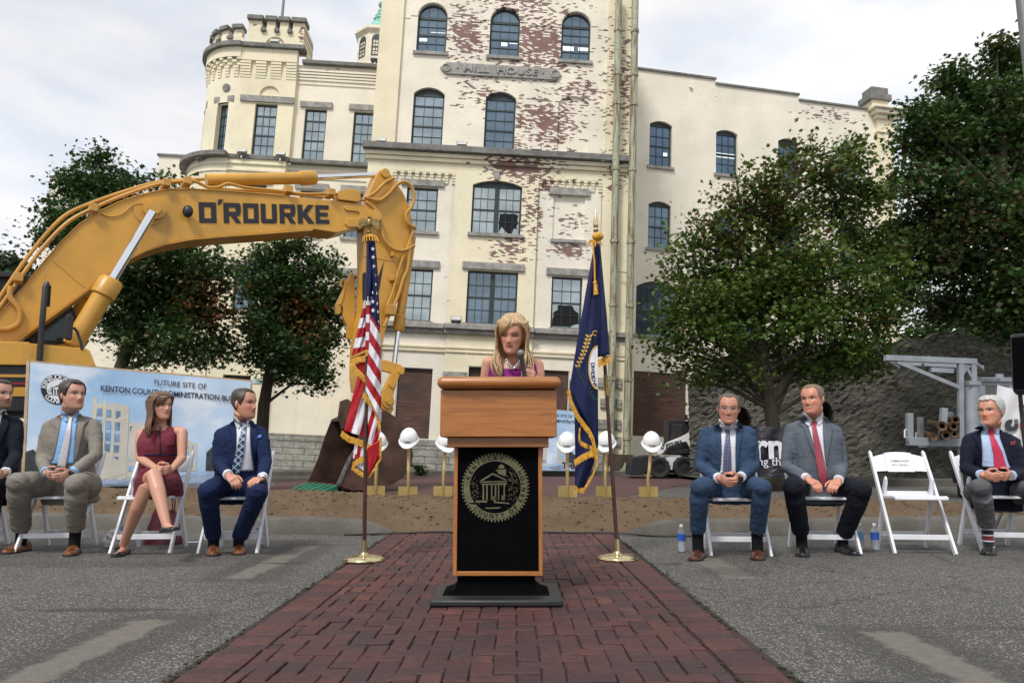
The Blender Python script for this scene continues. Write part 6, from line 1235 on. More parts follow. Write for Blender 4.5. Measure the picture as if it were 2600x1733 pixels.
# ================================================================== skid steer loader
def loader():
    D = 24.3; O = at((1700, 1150), D); nr = Vector((-0.05, -1, 0)).normalized(); d = Vector((1, -0.05, 0)).normalized(); bk = -nr
    def e(x, y, off=0.0): return onplane(H8(x, y), O - nr * off, nr)
    b = e(750, 1130); t = thing('skid_steer_loader', 'small white skid steer loader with a black caged cab and bucket', 'loader', loc=(b.x, b.y, 0)); M['white_paint'] = simple('white_machine_paint', (0.68, 0.68, 0.68), 0.4, var=0.12, vs=3)
    def plate(name, pts, off, th, mat, par=t, bev=0.01): mb = MB(); mb.prism([e(x, y, off) for x, y in pts], bk * th); return mb.build(name, mat, par, smooth=False, bevel=bev)
    plate('body', [(640, 800), (840, 800), (1060, 830), (1180, 790), (1400, 790), (1400, 1010), (680, 1010)], 0.05, 1.5, M['white_paint']); plate('chassis', [(480, 930), (1400, 930), (1400, 1060), (480, 1060)], 0.3, 1.1, M['mach_black'])
    cab = plate('cab', [(690, 270), (1230, 290), (1230, 800), (650, 790), (690, 600)], 0.28, 1.05, M['mach_black'])
    plate('cab_window', [(745, 330), (900, 325), (905, 520), (880, 700), (700, 690), (715, 560)], 0.275, 0.004, simple('caged_glass', (0.06, 0.055, 0.05), 0.4, var=0.3, vs=40), cab, 0); plate('side_glass', [(1000, 330), (1150, 335), (1120, 430), (990, 500)], 0.275, 0.004, M['cab_glass'], cab, 0)
    mb = MB()
    for k in range(9): mb.bar(e(720 + 22 * k, 335, 0.27), e(700 + 22 * k, 690, 0.27), 0.012, 0.012); mb.bar(e(700, 360 + 40 * k, 0.27), e(900, 355 + 40 * k, 0.27), 0.012, 0.012)
    mb.build('cage_grille', M['mach_black'], cab, smooth=False); plate('light_bar', [(935, 185), (1235, 230), (1235, 305), (945, 262)], 0.1, 0.2, M['mach_black'], cab)
    for x in (975, 1115): plate('work_light', [(x, 190 + (x - 975) * .17), (x + 60, 198 + (x - 975) * .17), (x + 60, 252 + (x - 975) * .17), (x, 245 + (x - 975) * .17)], 0.07, 0.02, M['lamp_glass'], cab, 0)
    arm = plate('lift_arm', [(515, 735), (540, 690), (700, 590), (900, 510), (1060, 420), (1180, 335), (1400, 335), (1400, 440), (1240, 440), (1050, 540), (1035, 640), (1060, 700), (1040, 725), (1015, 690), (960, 590), (880, 600), (660, 690), (600, 770), (530, 785)], -0.12, 0.14, M['white_paint'])
    mb = MB(); bx = []; xs = [(578, 622, 'O'), (650, 690, 'R'), (697, 735, 'O'), (742, 778, 'U'), (785, 820, 'R'), (822, 850, 'K'), (856, 884, 'E')]
    ty = lambda x: 640 - (x - 578) * 0.245; by = lambda x: 710 - (x - 578) * 0.325
    for x0, x1, ch in xs: bx.append((ch, x0, x1, ty(x0), ty(x1), by(x0), by(x1), 4))
    bx.append(("'", 628, 640, ty(628) - 4, ty(640) - 4, ty(628) + 14, ty(640) + 14, 0)); block_letters(mb, lambda x, y: e(x, y, -0.121), bx, nr * 0.008); mb.build('lettering', M['black_letter'], arm, smooth=False)
    plate('lift_ram', [(650, 740), (1050, 690), (1055, 760), (655, 790)], 0.0, 0.12, M['mach_black'])
    plate('bucket', [(140, 900), (160, 830), (230, 820), (420, 790), (520, 810), (480, 900), (310, 1090), (120, 1090)], -0.1, 1.8, M['mach_black'])
    for off in (-0.2, 1.35):
        for x, y, r in ((560, 965, 165), (935, 985, 170)):
            c = e(x, y, off); R = (e(x + r, y, off) - c).length; c = Vector((c.x, c.y, R)); mb = MB(); n = 48; prof = [(0.55, 0.03), (0.8, 0.0), (0.93, 0.02), (1.0, 0.06), (1.0, 0.26), (0.93, 0.3), (0.55, 0.28)]; rings = []
            for k in range(n):
                a = 2 * math.pi * k / n; lug = 0.955 if (k // 2) % 2 else 1.0; rings.append([c + d * (math.cos(a) * R * (q * (lug if q > 0.95 else 1))) + Vector((0, 0, math.sin(a) * R * (q * (lug if q > 0.95 else 1)))) + bk * dd for q, dd in prof])
            mb.rings(rings + [rings[0]], caps=False); w = mb.build('wheel', simple('tyre_rubber', (0.016, 0.016, 0.018), 0.8, var=0.3, vs=8), t, smooth=False)
            mb = MB(); mb.cyl(c + bk * 0.08, c + bk * 0.2, R * 0.57, 24); mb.cyl(c + bk * 0.05, c + bk * 0.1, R * 0.2, 12); mb.build('rim', M['mach_black'], w)
loader()
# ================================================================== banners
def mat_banner(name, lo, hi, cloud):
    g = GR(name); n = g.noise(1.1, 5, g.mapp((1, 1, 1.7))); n2 = g.noise(0.4, 3); c = g.mix(g.step(n2, 0.35, 0.65), lo, hi); c = g.mix(g.math('MULTIPLY', g.step(n, 0.46, 0.7), 0.8), c, cloud)
    return g.done(c, 0.35, 0, g.bump(g.noise(1.0, 3, g.mapp((3, 3, 1.2), rot=(0, 0.5, 0))), 0.25, 0.08))
M['vinyl'] = mat_banner('sky_print_vinyl', (0.30, 0.48, 0.71), (0.50, 0.63, 0.79), (0.72, 0.77, 0.83)); M['pr_cream'] = simple('print_cream', (0.52, 0.50, 0.44), 0.5, var=0.05); M['pr_black'] = simple('print_black', (0.012, 0.014, 0.02), 0.5); M['pr_glass'] = simple('print_window', (0.16, 0.27, 0.42), 0.4, var=0.5, vs=3); M['pr_dark'] = simple('print_dark_trees', (0.025, 0.035, 0.035), 0.5, var=0.5, vs=9); M['pr_white'] = simple('print_white', (0.70, 0.72, 0.76), 0.5); M['pr_road'] = simple('print_road', (0.26, 0.33, 0.46), 0.5, var=0.2, vs=6); M['lumber'] = simple('pine_lumber', (0.46, 0.34, 0.22), 0.6, var=0.15, vs=8)
def county_banner(t, TL, TR, BL, BR, bottom=False):
    """printed vinyl on a timber frame; P(u,v): u across 0..1, v down 0..1"""
    n_ = (TR - TL).cross(BL - TL).normalized(); n_ = n_ if n_.y < 0 else -n_
    P = lambda u, v, o=0.0: TL * (1 - u) * (1 - v) + TR * u * (1 - v) + BL * (1 - u) * v + BR * u * v + n_ * (o + 0.012 * math.sin(u * 9 + v * 5) * math.sin(v * 6 + 1) + 0.006 * math.sin(u * 23 - v * 11))
    mb = MB(); mb.grid([[P(u / 40, v / 20) for u in range(41)] for v in range(21)]); mb.grid([[P(u / 4, v / 2, -0.05) for u in range(5)] for v in range(3)])
    sh = mb.build('printed_sheet', M['vinyl'], t, fix=False)
    mb = MB(); ws = (BL - TL).length; sd = (TR - TL).normalized() * 0.03
    mb.bar(P(0, -0.01, -0.03) - sd, P(0, 1.02, -0.03) - sd, 0.04, 0.04, up=n_); mb.bar(P(1, -0.01, -0.03) + sd * 0.3, P(1, 1.02, -0.03) + sd * 0.3, 0.04, 0.04, up=n_); mb.bar(P(0, -0.005, -0.03), P(1, -0.005, -0.03), 0.04, 0.03, up=n_); mb.build('timber_frame', M['lumber'], t, smooth=False)
    def poly(mb, pts, o=0.004):
        Q = []
        for (a, b) in zip(pts, pts[1:] + pts[:1]):
            k = max(1, int(max(abs(a[0] - b[0]), abs(a[1] - b[1])) / 0.05))
            Q += [P(a[0] + (b[0] - a[0]) * i / k, a[1] + (b[1] - a[1]) * i / k, o) for i in range(k)]
        mb.add(Q, [tuple(range(len(Q)))])
    rect = lambda mb, a, b, c, d_, o=0.004: poly(mb, [(a, b), (c, b), (c, d_), (a, d_)], o)
    g1 = MB(); poly(g1, [(0.0, 0.72), (0.03, 0.70), (0.05, 0.74), (0.12, 0.86), (0.3, 0.93), (0, 0.93)], .003); poly(g1, [(0.80, 0.70), (0.83, 0.64), (0.9, 0.60), (1.0, 0.56), (1.0, 0.86), (0.80, 0.87)], .003); g1.build('print_trees', M['pr_dark'], sh, smooth=False, fix=False)
    g1 = MB(); poly(g1, [(0, .92), (.3, .93), (.5, .95), (.72, .90), (.86, .86), (1, .86), (1, .99), (0, .99)], .0035); g1.build('print_road', M['pr_road'], sh, smooth=False, fix=False)
    if not bottom: poly
    bd = MB(); wn = MB()
    # tower block: four tall fins with window bays between, then a lower wing
    rect(bd, .275, .30, .435, .94, .004)
    for a, b in ((.272, .292), (.318, .334), (.357, .374), (.398, .416)): rect(bd, a, .255 + (a - .272) * .35, b, .945, .0055)
    for r in range(6):
        v0 = .33 + r * .098
        for a, b in ((.294, .316), (.336, .356), (.376, .397)): rect(wn, a, v0 + .01 + (a - .29) * .2, b, v0 + .075 + (a - .29) * .2, .0065)
    rect(bd, .436, .45, .51, .93, .0045)
    for r in range(5):
        for c in range(3): rect(wn, .442 + c * .023, .485 + r * .085, .458 + c * .023, .535 + r * .085, .0065)
    poly(bd, [(.655, .60), (.70, .585), (.755, .62), (.755, .87), (.655, .88)], .0045)
    for r in range(4):
        for c in range(4): rect(wn, .665 + c * .022, .64 + r * .055, .672 + c * .022, .665 + r * .055, .0065)
    bd.build('print_building', M['pr_cream'], sh, smooth=False, fix=False); wn.build('print_windows', M['pr_glass'], sh, smooth=False, fix=False)
    H_ = (BL - TL).length; xd = (TR - TL).normalized()
    def txt(mb, s, u, v, size, bold, o=0.012, sq=1.0): yd = (P(u, v) - P(u, v + 0.05)).normalized(); mb.text(s, size, P(u, v, o), xd, yd, 0.0008, bold, squash=sq)
    mb = MB(); txt(mb, 'FUTURE SITE OF', .665, .085, H_ * .066, 0.0, sq=.88); txt(mb, 'KENTON COUNTY ADMINISTRATION BUILDING', .655, .178, H_ * .068, 0.014, sq=.80)
    if bottom: txt(mb, 'THP', .82, .92, H_ * .13, 0.03)
    sl = MB(); cu, cv = .122, .205; asp = H_ / (TR - TL).length; rv = .128
    C_ = lambda r, a: (cu + r * rv * asp * math.sin(a), cv - r * rv * math.cos(a))
    sl2 = MB(); pts = []
    for k in range(120): pts.append(C_(1.0 if k % 2 else 0.93, 2 * math.pi * k / 120))
    mb.add([P(*p, .009) for p in pts], [tuple(range(120))])
    sl.add([P(*C_(0.64, 2 * math.pi * k / 48), .0105) for k in range(48)], [tuple(range(48))])
    for s_, a0, a1, fl in (('KENTUCKY', -80, 25, 0), ('COUNTY', -48, 20, 1), ('OF KENTON', 42, 140, 2)):
        for k, ch in enumerate(s_):
            if ch == ' ': continue
            a = RAD(a0 + (a1 - a0) * k / (len(s_) - 1)); up = Vector((math.sin(a), 0, math.cos(a))); o = C_(.78, a)
            if fl: o = C_(.78, math.pi - a); up = Vector((-math.sin(a), 0, math.cos(a)))
            sl.text(ch, H_ * .05, P(*o, .0115), xd * up.z - Vector((0, 0, 1)) * up.x, xd * up.x + Vector((0, 0, 1)) * up.z, 0.0006, 0.02)
    sl.build('seal_white', M['pr_white'], sh, smooth=False, fix=False)
    rr = random.Random(2); S_ = lambda x, y: (cu + x * rv * asp, cv + y * rv)
    poly(mb, [S_(-.4, -.05), S_(0, -.28), S_(.4, -.05), S_(.36, -.05), S_(0, -.2), S_(-.34, -.05)], .0125)
    for k in range(5): rect(mb, *S_(-.34 + k * .15, 0), *S_(-.27 + k * .15, .32), .0125)
    for k in range(34): x, y = (rr.gauss(.3, .12), rr.gauss(-.2, .2)) if k % 2 else (rr.gauss(-.42, .07), rr.gauss(.1, .15)); poly(mb, [S_(x, y), S_(x + .06, y + .03), S_(x + .02, y + .08)], .0125)
    rect(mb, *S_(-.5, .36), *S_(.5, .40), .0125)
    mb.build('lettering', M['pr_black'], sh, smooth=False, fix=False)
t = thing('project_banner', 'wide sky blue project banner on a timber frame behind the seated group', 'banner', loc=tuple(at(P2(900, 980), 11.0)))
TL, TR = at(P2(208, 107), 10.7), at(P2(1722, 240), 11.7); BL, BR = at(P2(168, 962), 10.7), at(P2(1690, 945), 11.7)
county_banner(t, TL, TR, BL, BR)
mb = MB()
for p in (BL, BR): mb.bar(p + Vector((0, 0.06, 0.02)), (p.x, p.y + 0.08, 0.0), 0.05, 0.05, up=(0, 1, 0)); mb.bar(p + Vector((0, 0.06, 0.9)), (p.x, p.y + 0.8, 0.0), 0.05, 0.05, up=(0, 1, 0))
mb.build('stand', M['lumber'], t, smooth=False)
D_ = 26.2; t = thing('small_project_banner', 'sky blue project banner leaning by the boarded doorway', 'banner', loc=tuple(at(C4(790, 850), D_)))
county_banner(t, at(C4(505, 535), D_), at(C4(868, 562), D_), at(C4(490, 848), D_ - 0.1), at(C4(862, 852), D_ - 0.1), True)
D_ = 15.7; t = thing('dark_company_banner', 'dark grey company banner with big white letters behind the seated men', 'banner', loc=tuple(at(P5(950, 905), D_))); q = [at(P5(*p), D_) for p in ((600, 568), (1210, 588), (1210, 925), (600, 905))]
mb = MB(); mb.grid([[q[0].lerp(q[1], u / 30).lerp(q[3].lerp(q[2], u / 30), v / 12) + Vector((0, 0.03 * math.sin(u * 0.9 + v * 0.5), 0)) for u in range(31)] for v in range(13)])
g_ = GR('charcoal_vinyl'); sh = mb.build('vinyl_sheet', g_.done((0.022, 0.021, 0.032), 0.4, 0, g_.bump(g_.noise(1.0, 4, g_.mapp((2.5, 2.5, 4)), dist=1.5), 0.6, 0.1)), t, fix=False)
mb = MB(); o = at(P5(1012, 715), D_ - 0.06); k_ = 1950 / D_ * 2.613; mb.text('Turner', 228 / k_, at(P5(948, 718), D_ - 0.06), (1, 0, -0.01), (0, 0, 1), 0.002, 0.03); mb.text('Building the Future', 76 / k_, at(P5(1022, 815), D_ - 0.06), (1, 0, -0.01), (0, 0, 1), 0.002, 0.0); mb.build('lettering', M['pr_white'], sh, smooth=False)
mb = MB()
for p in (q[3], q[2]): mb.bar((p.x, p.y + 0.06, 0), (p.x, p.y + 0.06, q[0].z), 0.05, 0.05, up=(0, 1, 0))
mb.build('post', M['grey_metal'], t, smooth=False)
# ================================================================== drill rig at right
def rig():
    M['galv'] = simple('grey_rig_paint', (0.27, 0.30, 0.33), 0.45, 0.25, 0.12, 4); M['rust_pipe'] = simple('rusty_drill_pipe', (0.085, 0.048, 0.022), 0.75, 0.2, 0.5, 7, bump=0.4, bs=60)
    D = 13.5; e = lambda x, y, o=0.0: at(P6(x, y), D + o)
    b = e(935, 900); t = thing('drill_rig', 'grey steel drill rig frame with boom arm and pipe rack', 'drill rig', loc=(b.x, b.y, 0))
    def beam(name, segs, w, par=t, mat='galv'):
        mb = MB()
        for a, c in segs: mb.bar(a, c, w, w, up=(0, -1, 0.01))
        return mb.build(name, M[mat], par, smooth=False, bevel=0.006)
    mast = beam('mast', [(e(878, 240), e(882, 1000)), (e(957, 240), e(960, 380))], 0.085); mb = MB(); mb.tube([e(950, 375), e(955, 900)], 0.125, 18); mb.box(tuple(e(905, 388) - Vector((0, .15, 0))), tuple(e(975, 365) + Vector((0, .15, 0)))); mb.build('column', M['galv'], mast)
    arm = beam('top_arm', [(e(408, 216), e(975, 240))], 0.10); beam('brace', [(e(480, 240), e(880, 405))], 0.07); beam('rear_arm', [(e(470, 250, 0.9), e(1018, 275, 0.9))], 0.07, arm); beam('end_tie', [(e(412, 225), e(490, 272, 0.9)), (e(965, 245), e(1015, 285, 0.9))], 0.06, arm)
    beam('gusset', [(e(895, 270), e(955, 265)), (e(890, 320), e(910, 280)), (e(957, 350), e(915, 280))], 0.05, mast)
    mb = MB(); mb.bar(e(645, 258), e(790, 268), 0.10, 0.05); mb.bar(e(690, 290), e(828, 298), 0.08, 0.09, up=(0, -1, 0)); mb.tube([e(712, 225), e(712, 290)], 0.03, 8); mb.tube([e(740, 295), e(738, 318)], 0.012, 6); mb.tube([e(755, 295), e(753, 318)], 0.012, 6); mb.build('trolley', M['galv'], arm, smooth=False)
    rack = beam('rack_rail', [(e(550, 735), e(860, 742))], 0.14); beam('rack_rail', [(e(620, 757, 0.8), e(1000, 757, 0.8))], 0.09)
    beam('rack_post', [(e(560, 560), e(562, 735))], 0.1, rack); beam('rack_post', [(e(628, 585, 0.8), e(630, 745, 0.8))], 0.085, rack); beam('rack_post', [(e(776, 528), e(762, 740))], 0.1, rack); beam('rack_post', [(e(813, 552, 0.8), e(813, 740, 0.8))], 0.085, rack)
    mb = MB()
    for x, y, o in ((532, 662, 0), (602, 682, .8)): mb.tube([e(x + 22, y, o), e(x, y, o), e(x, y + 48, o), e(x + 22, y + 48, o)], 0.015, 6)
    mb.build('hook', M['cap_white'], rack)
    for i, (x, y, r) in enumerate(((765, 640, 30), (838, 642, 27), (790, 698, 29), (848, 602, 25), (842, 690, 22), (712, 708, 24))):
        c = e(x, y, -0.35 if i != 3 else -0.1); dd = Vector((0.42, 0.9, 0.05)).normalized(); rr_ = r / 2.45 / 1950 * D; mb = MB(); n = 20; R = []
        a1 = dd.cross(Vector((0, 0, 1))).normalized(); a2 = a1.cross(dd); rg = lambda q, s: [c + dd * s + a1 * (q * math.cos(2 * math.pi * k / n)) + a2 * (q * math.sin(2 * math.pi * k / n)) for k in range(n)]
        inner = 0.5 if i != 5 else 0.12; mb.rings([rg(rr_ * inner, 0.5), rg(rr_ * inner, 0.0), rg(rr_ * 0.95, -0.02), rg(rr_, 0.03), rg(rr_, 0.3), rg(rr_ * 0.8, 0.36), rg(rr_ * 0.8, 3.0)])
        pt = mb.build('drill_pipe', M['rust_pipe'], None); tag(pt, ['rusty drill pipe with orange rim, upper left of the rack pile', 'rusty drill pipe in the upper row beside the rig column', 'rusty drill pipe in the lower row of the rack pile', 'rusty drill pipe topmost on the rack pile', 'rusty drill pipe tucked low beside the white haired man', 'narrow rusty drill rod lying apart at the left of the rack'][i], 'drill pipe', 'rusty drill pipes on the rig rack')
    box = MB(); box.box(tuple(e(1000, 560, 0.3)), tuple(e(1230, 348, 0.3) + Vector((0, 0.35, 0)))); bx_ = box.build('power_unit', M['galv'], t, smooth=False, bevel=0.01)
    mb = MB(); mb.box(tuple(e(1005, 362, 0.25)), tuple(e(1195, 338, 0.3) + Vector((0, 0.2, 0)))); mb.cyl(e(1120, 340, 0.5), e(1120, 318, 0.5), 0.07, 14); mb.build('oil_tank_top', M['galv'], bx_, smooth=False)
    mb = MB()
    for k in range(7): mb.bar(e(1040, 378 + 10 * k, 0.28), e(1105, 380 + 10 * k, 0.28), 0.01, 0.018)
    for k in range(7): mb.bar(e(1040 + 10 * k, 376, 0.28), e(1045 + 10 * k, 450, 0.28), 0.01, 0.01)
    mb.build('mesh_guard', M['grey_metal'], bx_, smooth=False); mb = MB(); mb.text('HYDRAULIC OIL', 0.055, e(1060, 351, 0.235), (1, 0, 0), (0, 0, 1), 0.001, 0.0); mb.build('lettering', M['pr_black'], bx_, smooth=False)
    mb = MB(); mb.box(tuple(e(930, 1000, -0.2)), tuple(e(1500, 790, -0.2) + Vector((0, 0.5, 0)))); mb.build('undercarriage', M['mach_black'], t, smooth=False, bevel=0.03)
    mb = MB(); mb.box((e(950, 1000, 0).x, D - 0.1, 0.0), (e(1500, 1000, 0).x, D + 0.5, 0.45)); mb.build('crawler_track', M['mach_black'], t, smooth=False, bevel=0.05)
    mb = MB(); mb.tube([e(985, 330), e(990, 420), e(975, 560), e(992, 700)], 0.02, 6); mb.tube([e(905, 400), e(900, 470), e(915, 470)], 0.012, 6); mb.tube([e(1000, 380), e(1180, 392, 0.3)], 0.01, 6); mb.build('cable', M['grey_metal'], t)
    # white banner tied to the rig
    tb = thing('white_banner', 'white vinyl banner with red lettering tied to the drill rig', 'banner', loc=tuple(e(1160, 700, -0.3)))
    q = [e(1108, 382, -0.3), e(1420, 470, -0.3), e(1420, 790, -0.3), e(1108, 760, -0.3)]; mb = MB(); mb.grid([[q[0].lerp(q[1], u / 14).lerp(q[3].lerp(q[2], u / 14), v / 10) + Vector((0, 0.02 * math.sin(u + v * 0.7), 0)) for u in range(15)] for v in range(11)]); sh = mb.build('vinyl_sheet', simple('white_vinyl', (0.68, 0.69, 0.72), 0.4, var=0.04), tb, fix=False)
    pk = 13.2 / 1950 / 2.45; mb = MB()
    c = e(1197, 632, -0.34); mb.prism([e(1200, 597, -0.34), e(1175, 600, -0.34), e(1158, 615, -0.34), e(1153, 640, -0.34), e(1165, 662, -0.34), e(1190, 672, -0.34), e(1222, 668, -0.34), e(1238, 645, -0.34), e(1238, 622, -0.34), e(1215, 622, -0.34), e(1212, 640, -0.34), e(1195, 645, -0.34), e(1188, 632, -0.34), e(1200, 620, -0.34)], (0, -0.006, 0))
    for k in range(3): mb.bar(e(1212, 600 + 8 * k, -0.345), e(1238, 600 + 8 * k, -0.345), 0.004, 0.018)
    mb.build('logo', simple('print_charcoal', (0.035, 0.037, 0.04), 0.6), sh, smooth=False); mb = MB()
    for s, x, y, z in (('A', 1285, 580, 66), ('G', 1283, 640, 75), ('V', 1285, 700, 60)): mb.text(s, z * pk * 1.4, e(x, y, -0.34), (1, 0, 0), (0, 0, 1), 0.001, 0.03)
    mb.tube([e(1243, 520, -0.34), e(1258, 508, -0.34), e(1275, 515, -0.34), e(1290, 500, -0.34), e(1255, 522, -0.34), e(1285, 522, -0.34)], 0.014, 6); mb.build('red_print', simple('print_red', (0.50, 0.03, 0.03), 0.6), sh, smooth=False)
rig()
# loudspeaker on a tripod at the right edge
def speaker():
    D = 7.6; e = lambda x, y, o=0.0: at(P6(x, y), D + o); c = e(1262, 250); t = thing('loudspeaker', 'black loudspeaker on a tripod stand behind the white haired man', 'loudspeaker', loc=(c.x + 0.05, D, 0))
    mb = MB(); a = [(1186, 70), (1330, 55), (1345, 430), (1206, 432), (1196, 330)]; mb.prism([e(x, y) for x, y in a], (0.245, 0.34, 0)); mb.build('cabinet', M['mach_black'], t, smooth=False, bevel=0.02)
    mb = MB(); mb.prism([e(x, y, -0.012) for x, y in ((1200, 90), (1320, 80), (1330, 410), (1214, 412))], (0, 0.011, 0)); mb.build('grille', M['black_cloth'], t, smooth=False)
    mb = MB(); x0 = c.x + 0.05; mb.tube([(x0, D + 0.15, 0.35), (x0, D + 0.15, e(1262, 430).z)], 0.02, 10); mb.build('pole', M['mach_black'], t)
    for k in range(3):
        a_ = RAD(200 + 120 * k); mb = MB(); mb.tube([(x0, D + 0.15, 0.75), (x0 + 0.55 * math.cos(a_), D + 0.15 + 0.55 * math.sin(a_), 0.01)], 0.013, 8); mb.build('leg', M['mach_black'], t)
speaker()
# utility pole at the top right corner
p = at((2600, 100), 12.0); p2 = at(Z(1176 / 600, 2000, 0)(1143, 0), 12.0); t = thing('utility_pole', 'dark grey pole cutting the top right corner of the picture', 'pole', loc=(p.x + 0.3, 12.0, 0))
mb = MB(); a = at(Z(1176 / 600, 2000, 0)(1165, 0), 12.0); b = at(Z(1176 / 600, 2000, 0)(1205, 360), 12.0); dd = (a - b) / (a.z - b.z); mb.tube([b - dd * b.z, a + dd * 2.5], [0.11, 0.085], 14); mb.build('pole', M['grey_metal'], t); mb = MB(); q = b - dd * b.z; mb.cyl((q.x, q.y, 0), (q.x, q.y, 0.06), 0.2, 16); mb.build('base_plate', M['grey_metal'], t)
# gooseneck lamp on the mill wall
c = at(P2(1755, 240), 27.2); t = thing('gooseneck_lamp', 'pale blue green gooseneck wall lamp between the boarded windows', 'wall lamp', loc=tuple(c))
mb = MB(); mb.lathe([(0.03, 0.14), (0.07, 0.12), (0.10, 0.05), (0.24, -0.06), (0.245, -0.08)], c, 20); mb.build('shade', simple('pale_enamel', (0.22, 0.34, 0.37), 0.4), t); mb = MB(); mb.tube([c + Vector((0, 0, 0.13)), c + Vector((0, 0.05, 0.28)), c + Vector((0.1, 0.2, 0.33)), c + Vector((0.22, 0.5, 0.16)), c + Vector((0.26, 0.9, 0.12))], 0.025, 8); mb.ell(c + Vector((0.25, 0.7, 0.13)), (0.13, 0.05, 0.13)); mb.build('neck', M['mach_black'], t)
# ================================================================== trees
def mat_leaf():
    g = GR('maple_leaf'); c = g.attr(); n = g.noise(30, 2); c = g.mix(g.math('MULTIPLY', n, 0.3), c, g.mix(0.5, c, (0.02, 0.02, 0.01)))
    b = g.done(c, 0.5, 0, Specular_IOR_Level=0.2)
    tr = g.n('BsdfTranslucent', {'Color': g.mix(1.0, c, (1.1, 1.3, 0.6), 'MULTIPLY')}); ms = g.n('MixShader', {0: 0.22, 1: g.b.outputs[0], 2: tr.outputs[0]}); g.nt.links.new(ms.outputs[0], g.out.inputs[0]); return g.mat
M['leaf'] = mat_leaf()
def mat_bark():
    g = GR('grey_brown_bark'); n = g.noise(1.0, 6, g.mapp((22, 22, 3.2)), rough=0.75); c = g.ramp(n, (0.3, (0.022, 0.017, 0.012)), (0.55, (0.055, 0.045, 0.032)), (0.8, (0.10, 0.088, 0.055))); c = g.mix(g.math('MULTIPLY', g.step(g.noise(1.5, 4), 0.5, 0.7), 0.4), c, (0.075, 0.078, 0.030)); return g.done(c, 0.9, 0, g.bump(n, 0.7, 0.03))
M['bark'] = mat_bark()
LEAF = np.array([(0, -0.5), (0.12, -0.2), (0.46, -0.28), (0.34, 0.0), (0.52, 0.22), (0.2, 0.22), (0.0, 0.58), (-0.2, 0.22), (-0.52, 0.22), (-0.34, 0.0), (-0.46, -0.28), (-0.12, -0.2)])
def leaves_mesh(name, C, size, rs, cols, droop=0.5):
    n = len(C); k = len(LEAF); yaw = rs.rand(n) * 2 * math.pi; til = np.abs(rs.normal(0.72, 0.42, n)); az = rs.rand(n) * 2 * math.pi
    s = size * (0.6 + 0.75 * rs.rand(n)); x = LEAF[None, :, 0] * s[:, None]; y = LEAF[None, :, 1] * s[:, None]; z = -0.25 * np.abs(x) - 0.35 * y * y / s[:, None]
    cy_, sy = np.cos(yaw)[:, None], np.sin(yaw)[:, None]; x, y = x * cy_ - y * sy, x * sy + y * cy_
    ca, sa = np.cos(az)[:, None], np.sin(az)[:, None]; u = x * ca + y * sa; v = -x * sa + y * ca; ct, st = np.cos(til)[:, None], np.sin(til)[:, None]; u, z = u * ct + z * st, -u * st + z * ct; x = u * ca - v * sa; y = u * sa + v * ca
    V = np.stack([x, y, z], 2) + C[:, None, :]
    me = bpy.data.meshes.new(name); me.vertices.add(n * k); me.vertices.foreach_set('co', V.astype(np.float32).ravel()); me.loops.add(n * k); me.loops.foreach_set('vertex_index', np.arange(n * k, dtype=np.int32)); me.polygons.add(n); me.polygons.foreach_set('loop_start', np.arange(0, n * k, k, dtype=np.int32)); me.update(calc_edges=True); me.validate()
    me.materials.append(M['leaf']); set_cols(me, cols, domain='FACE'); return me
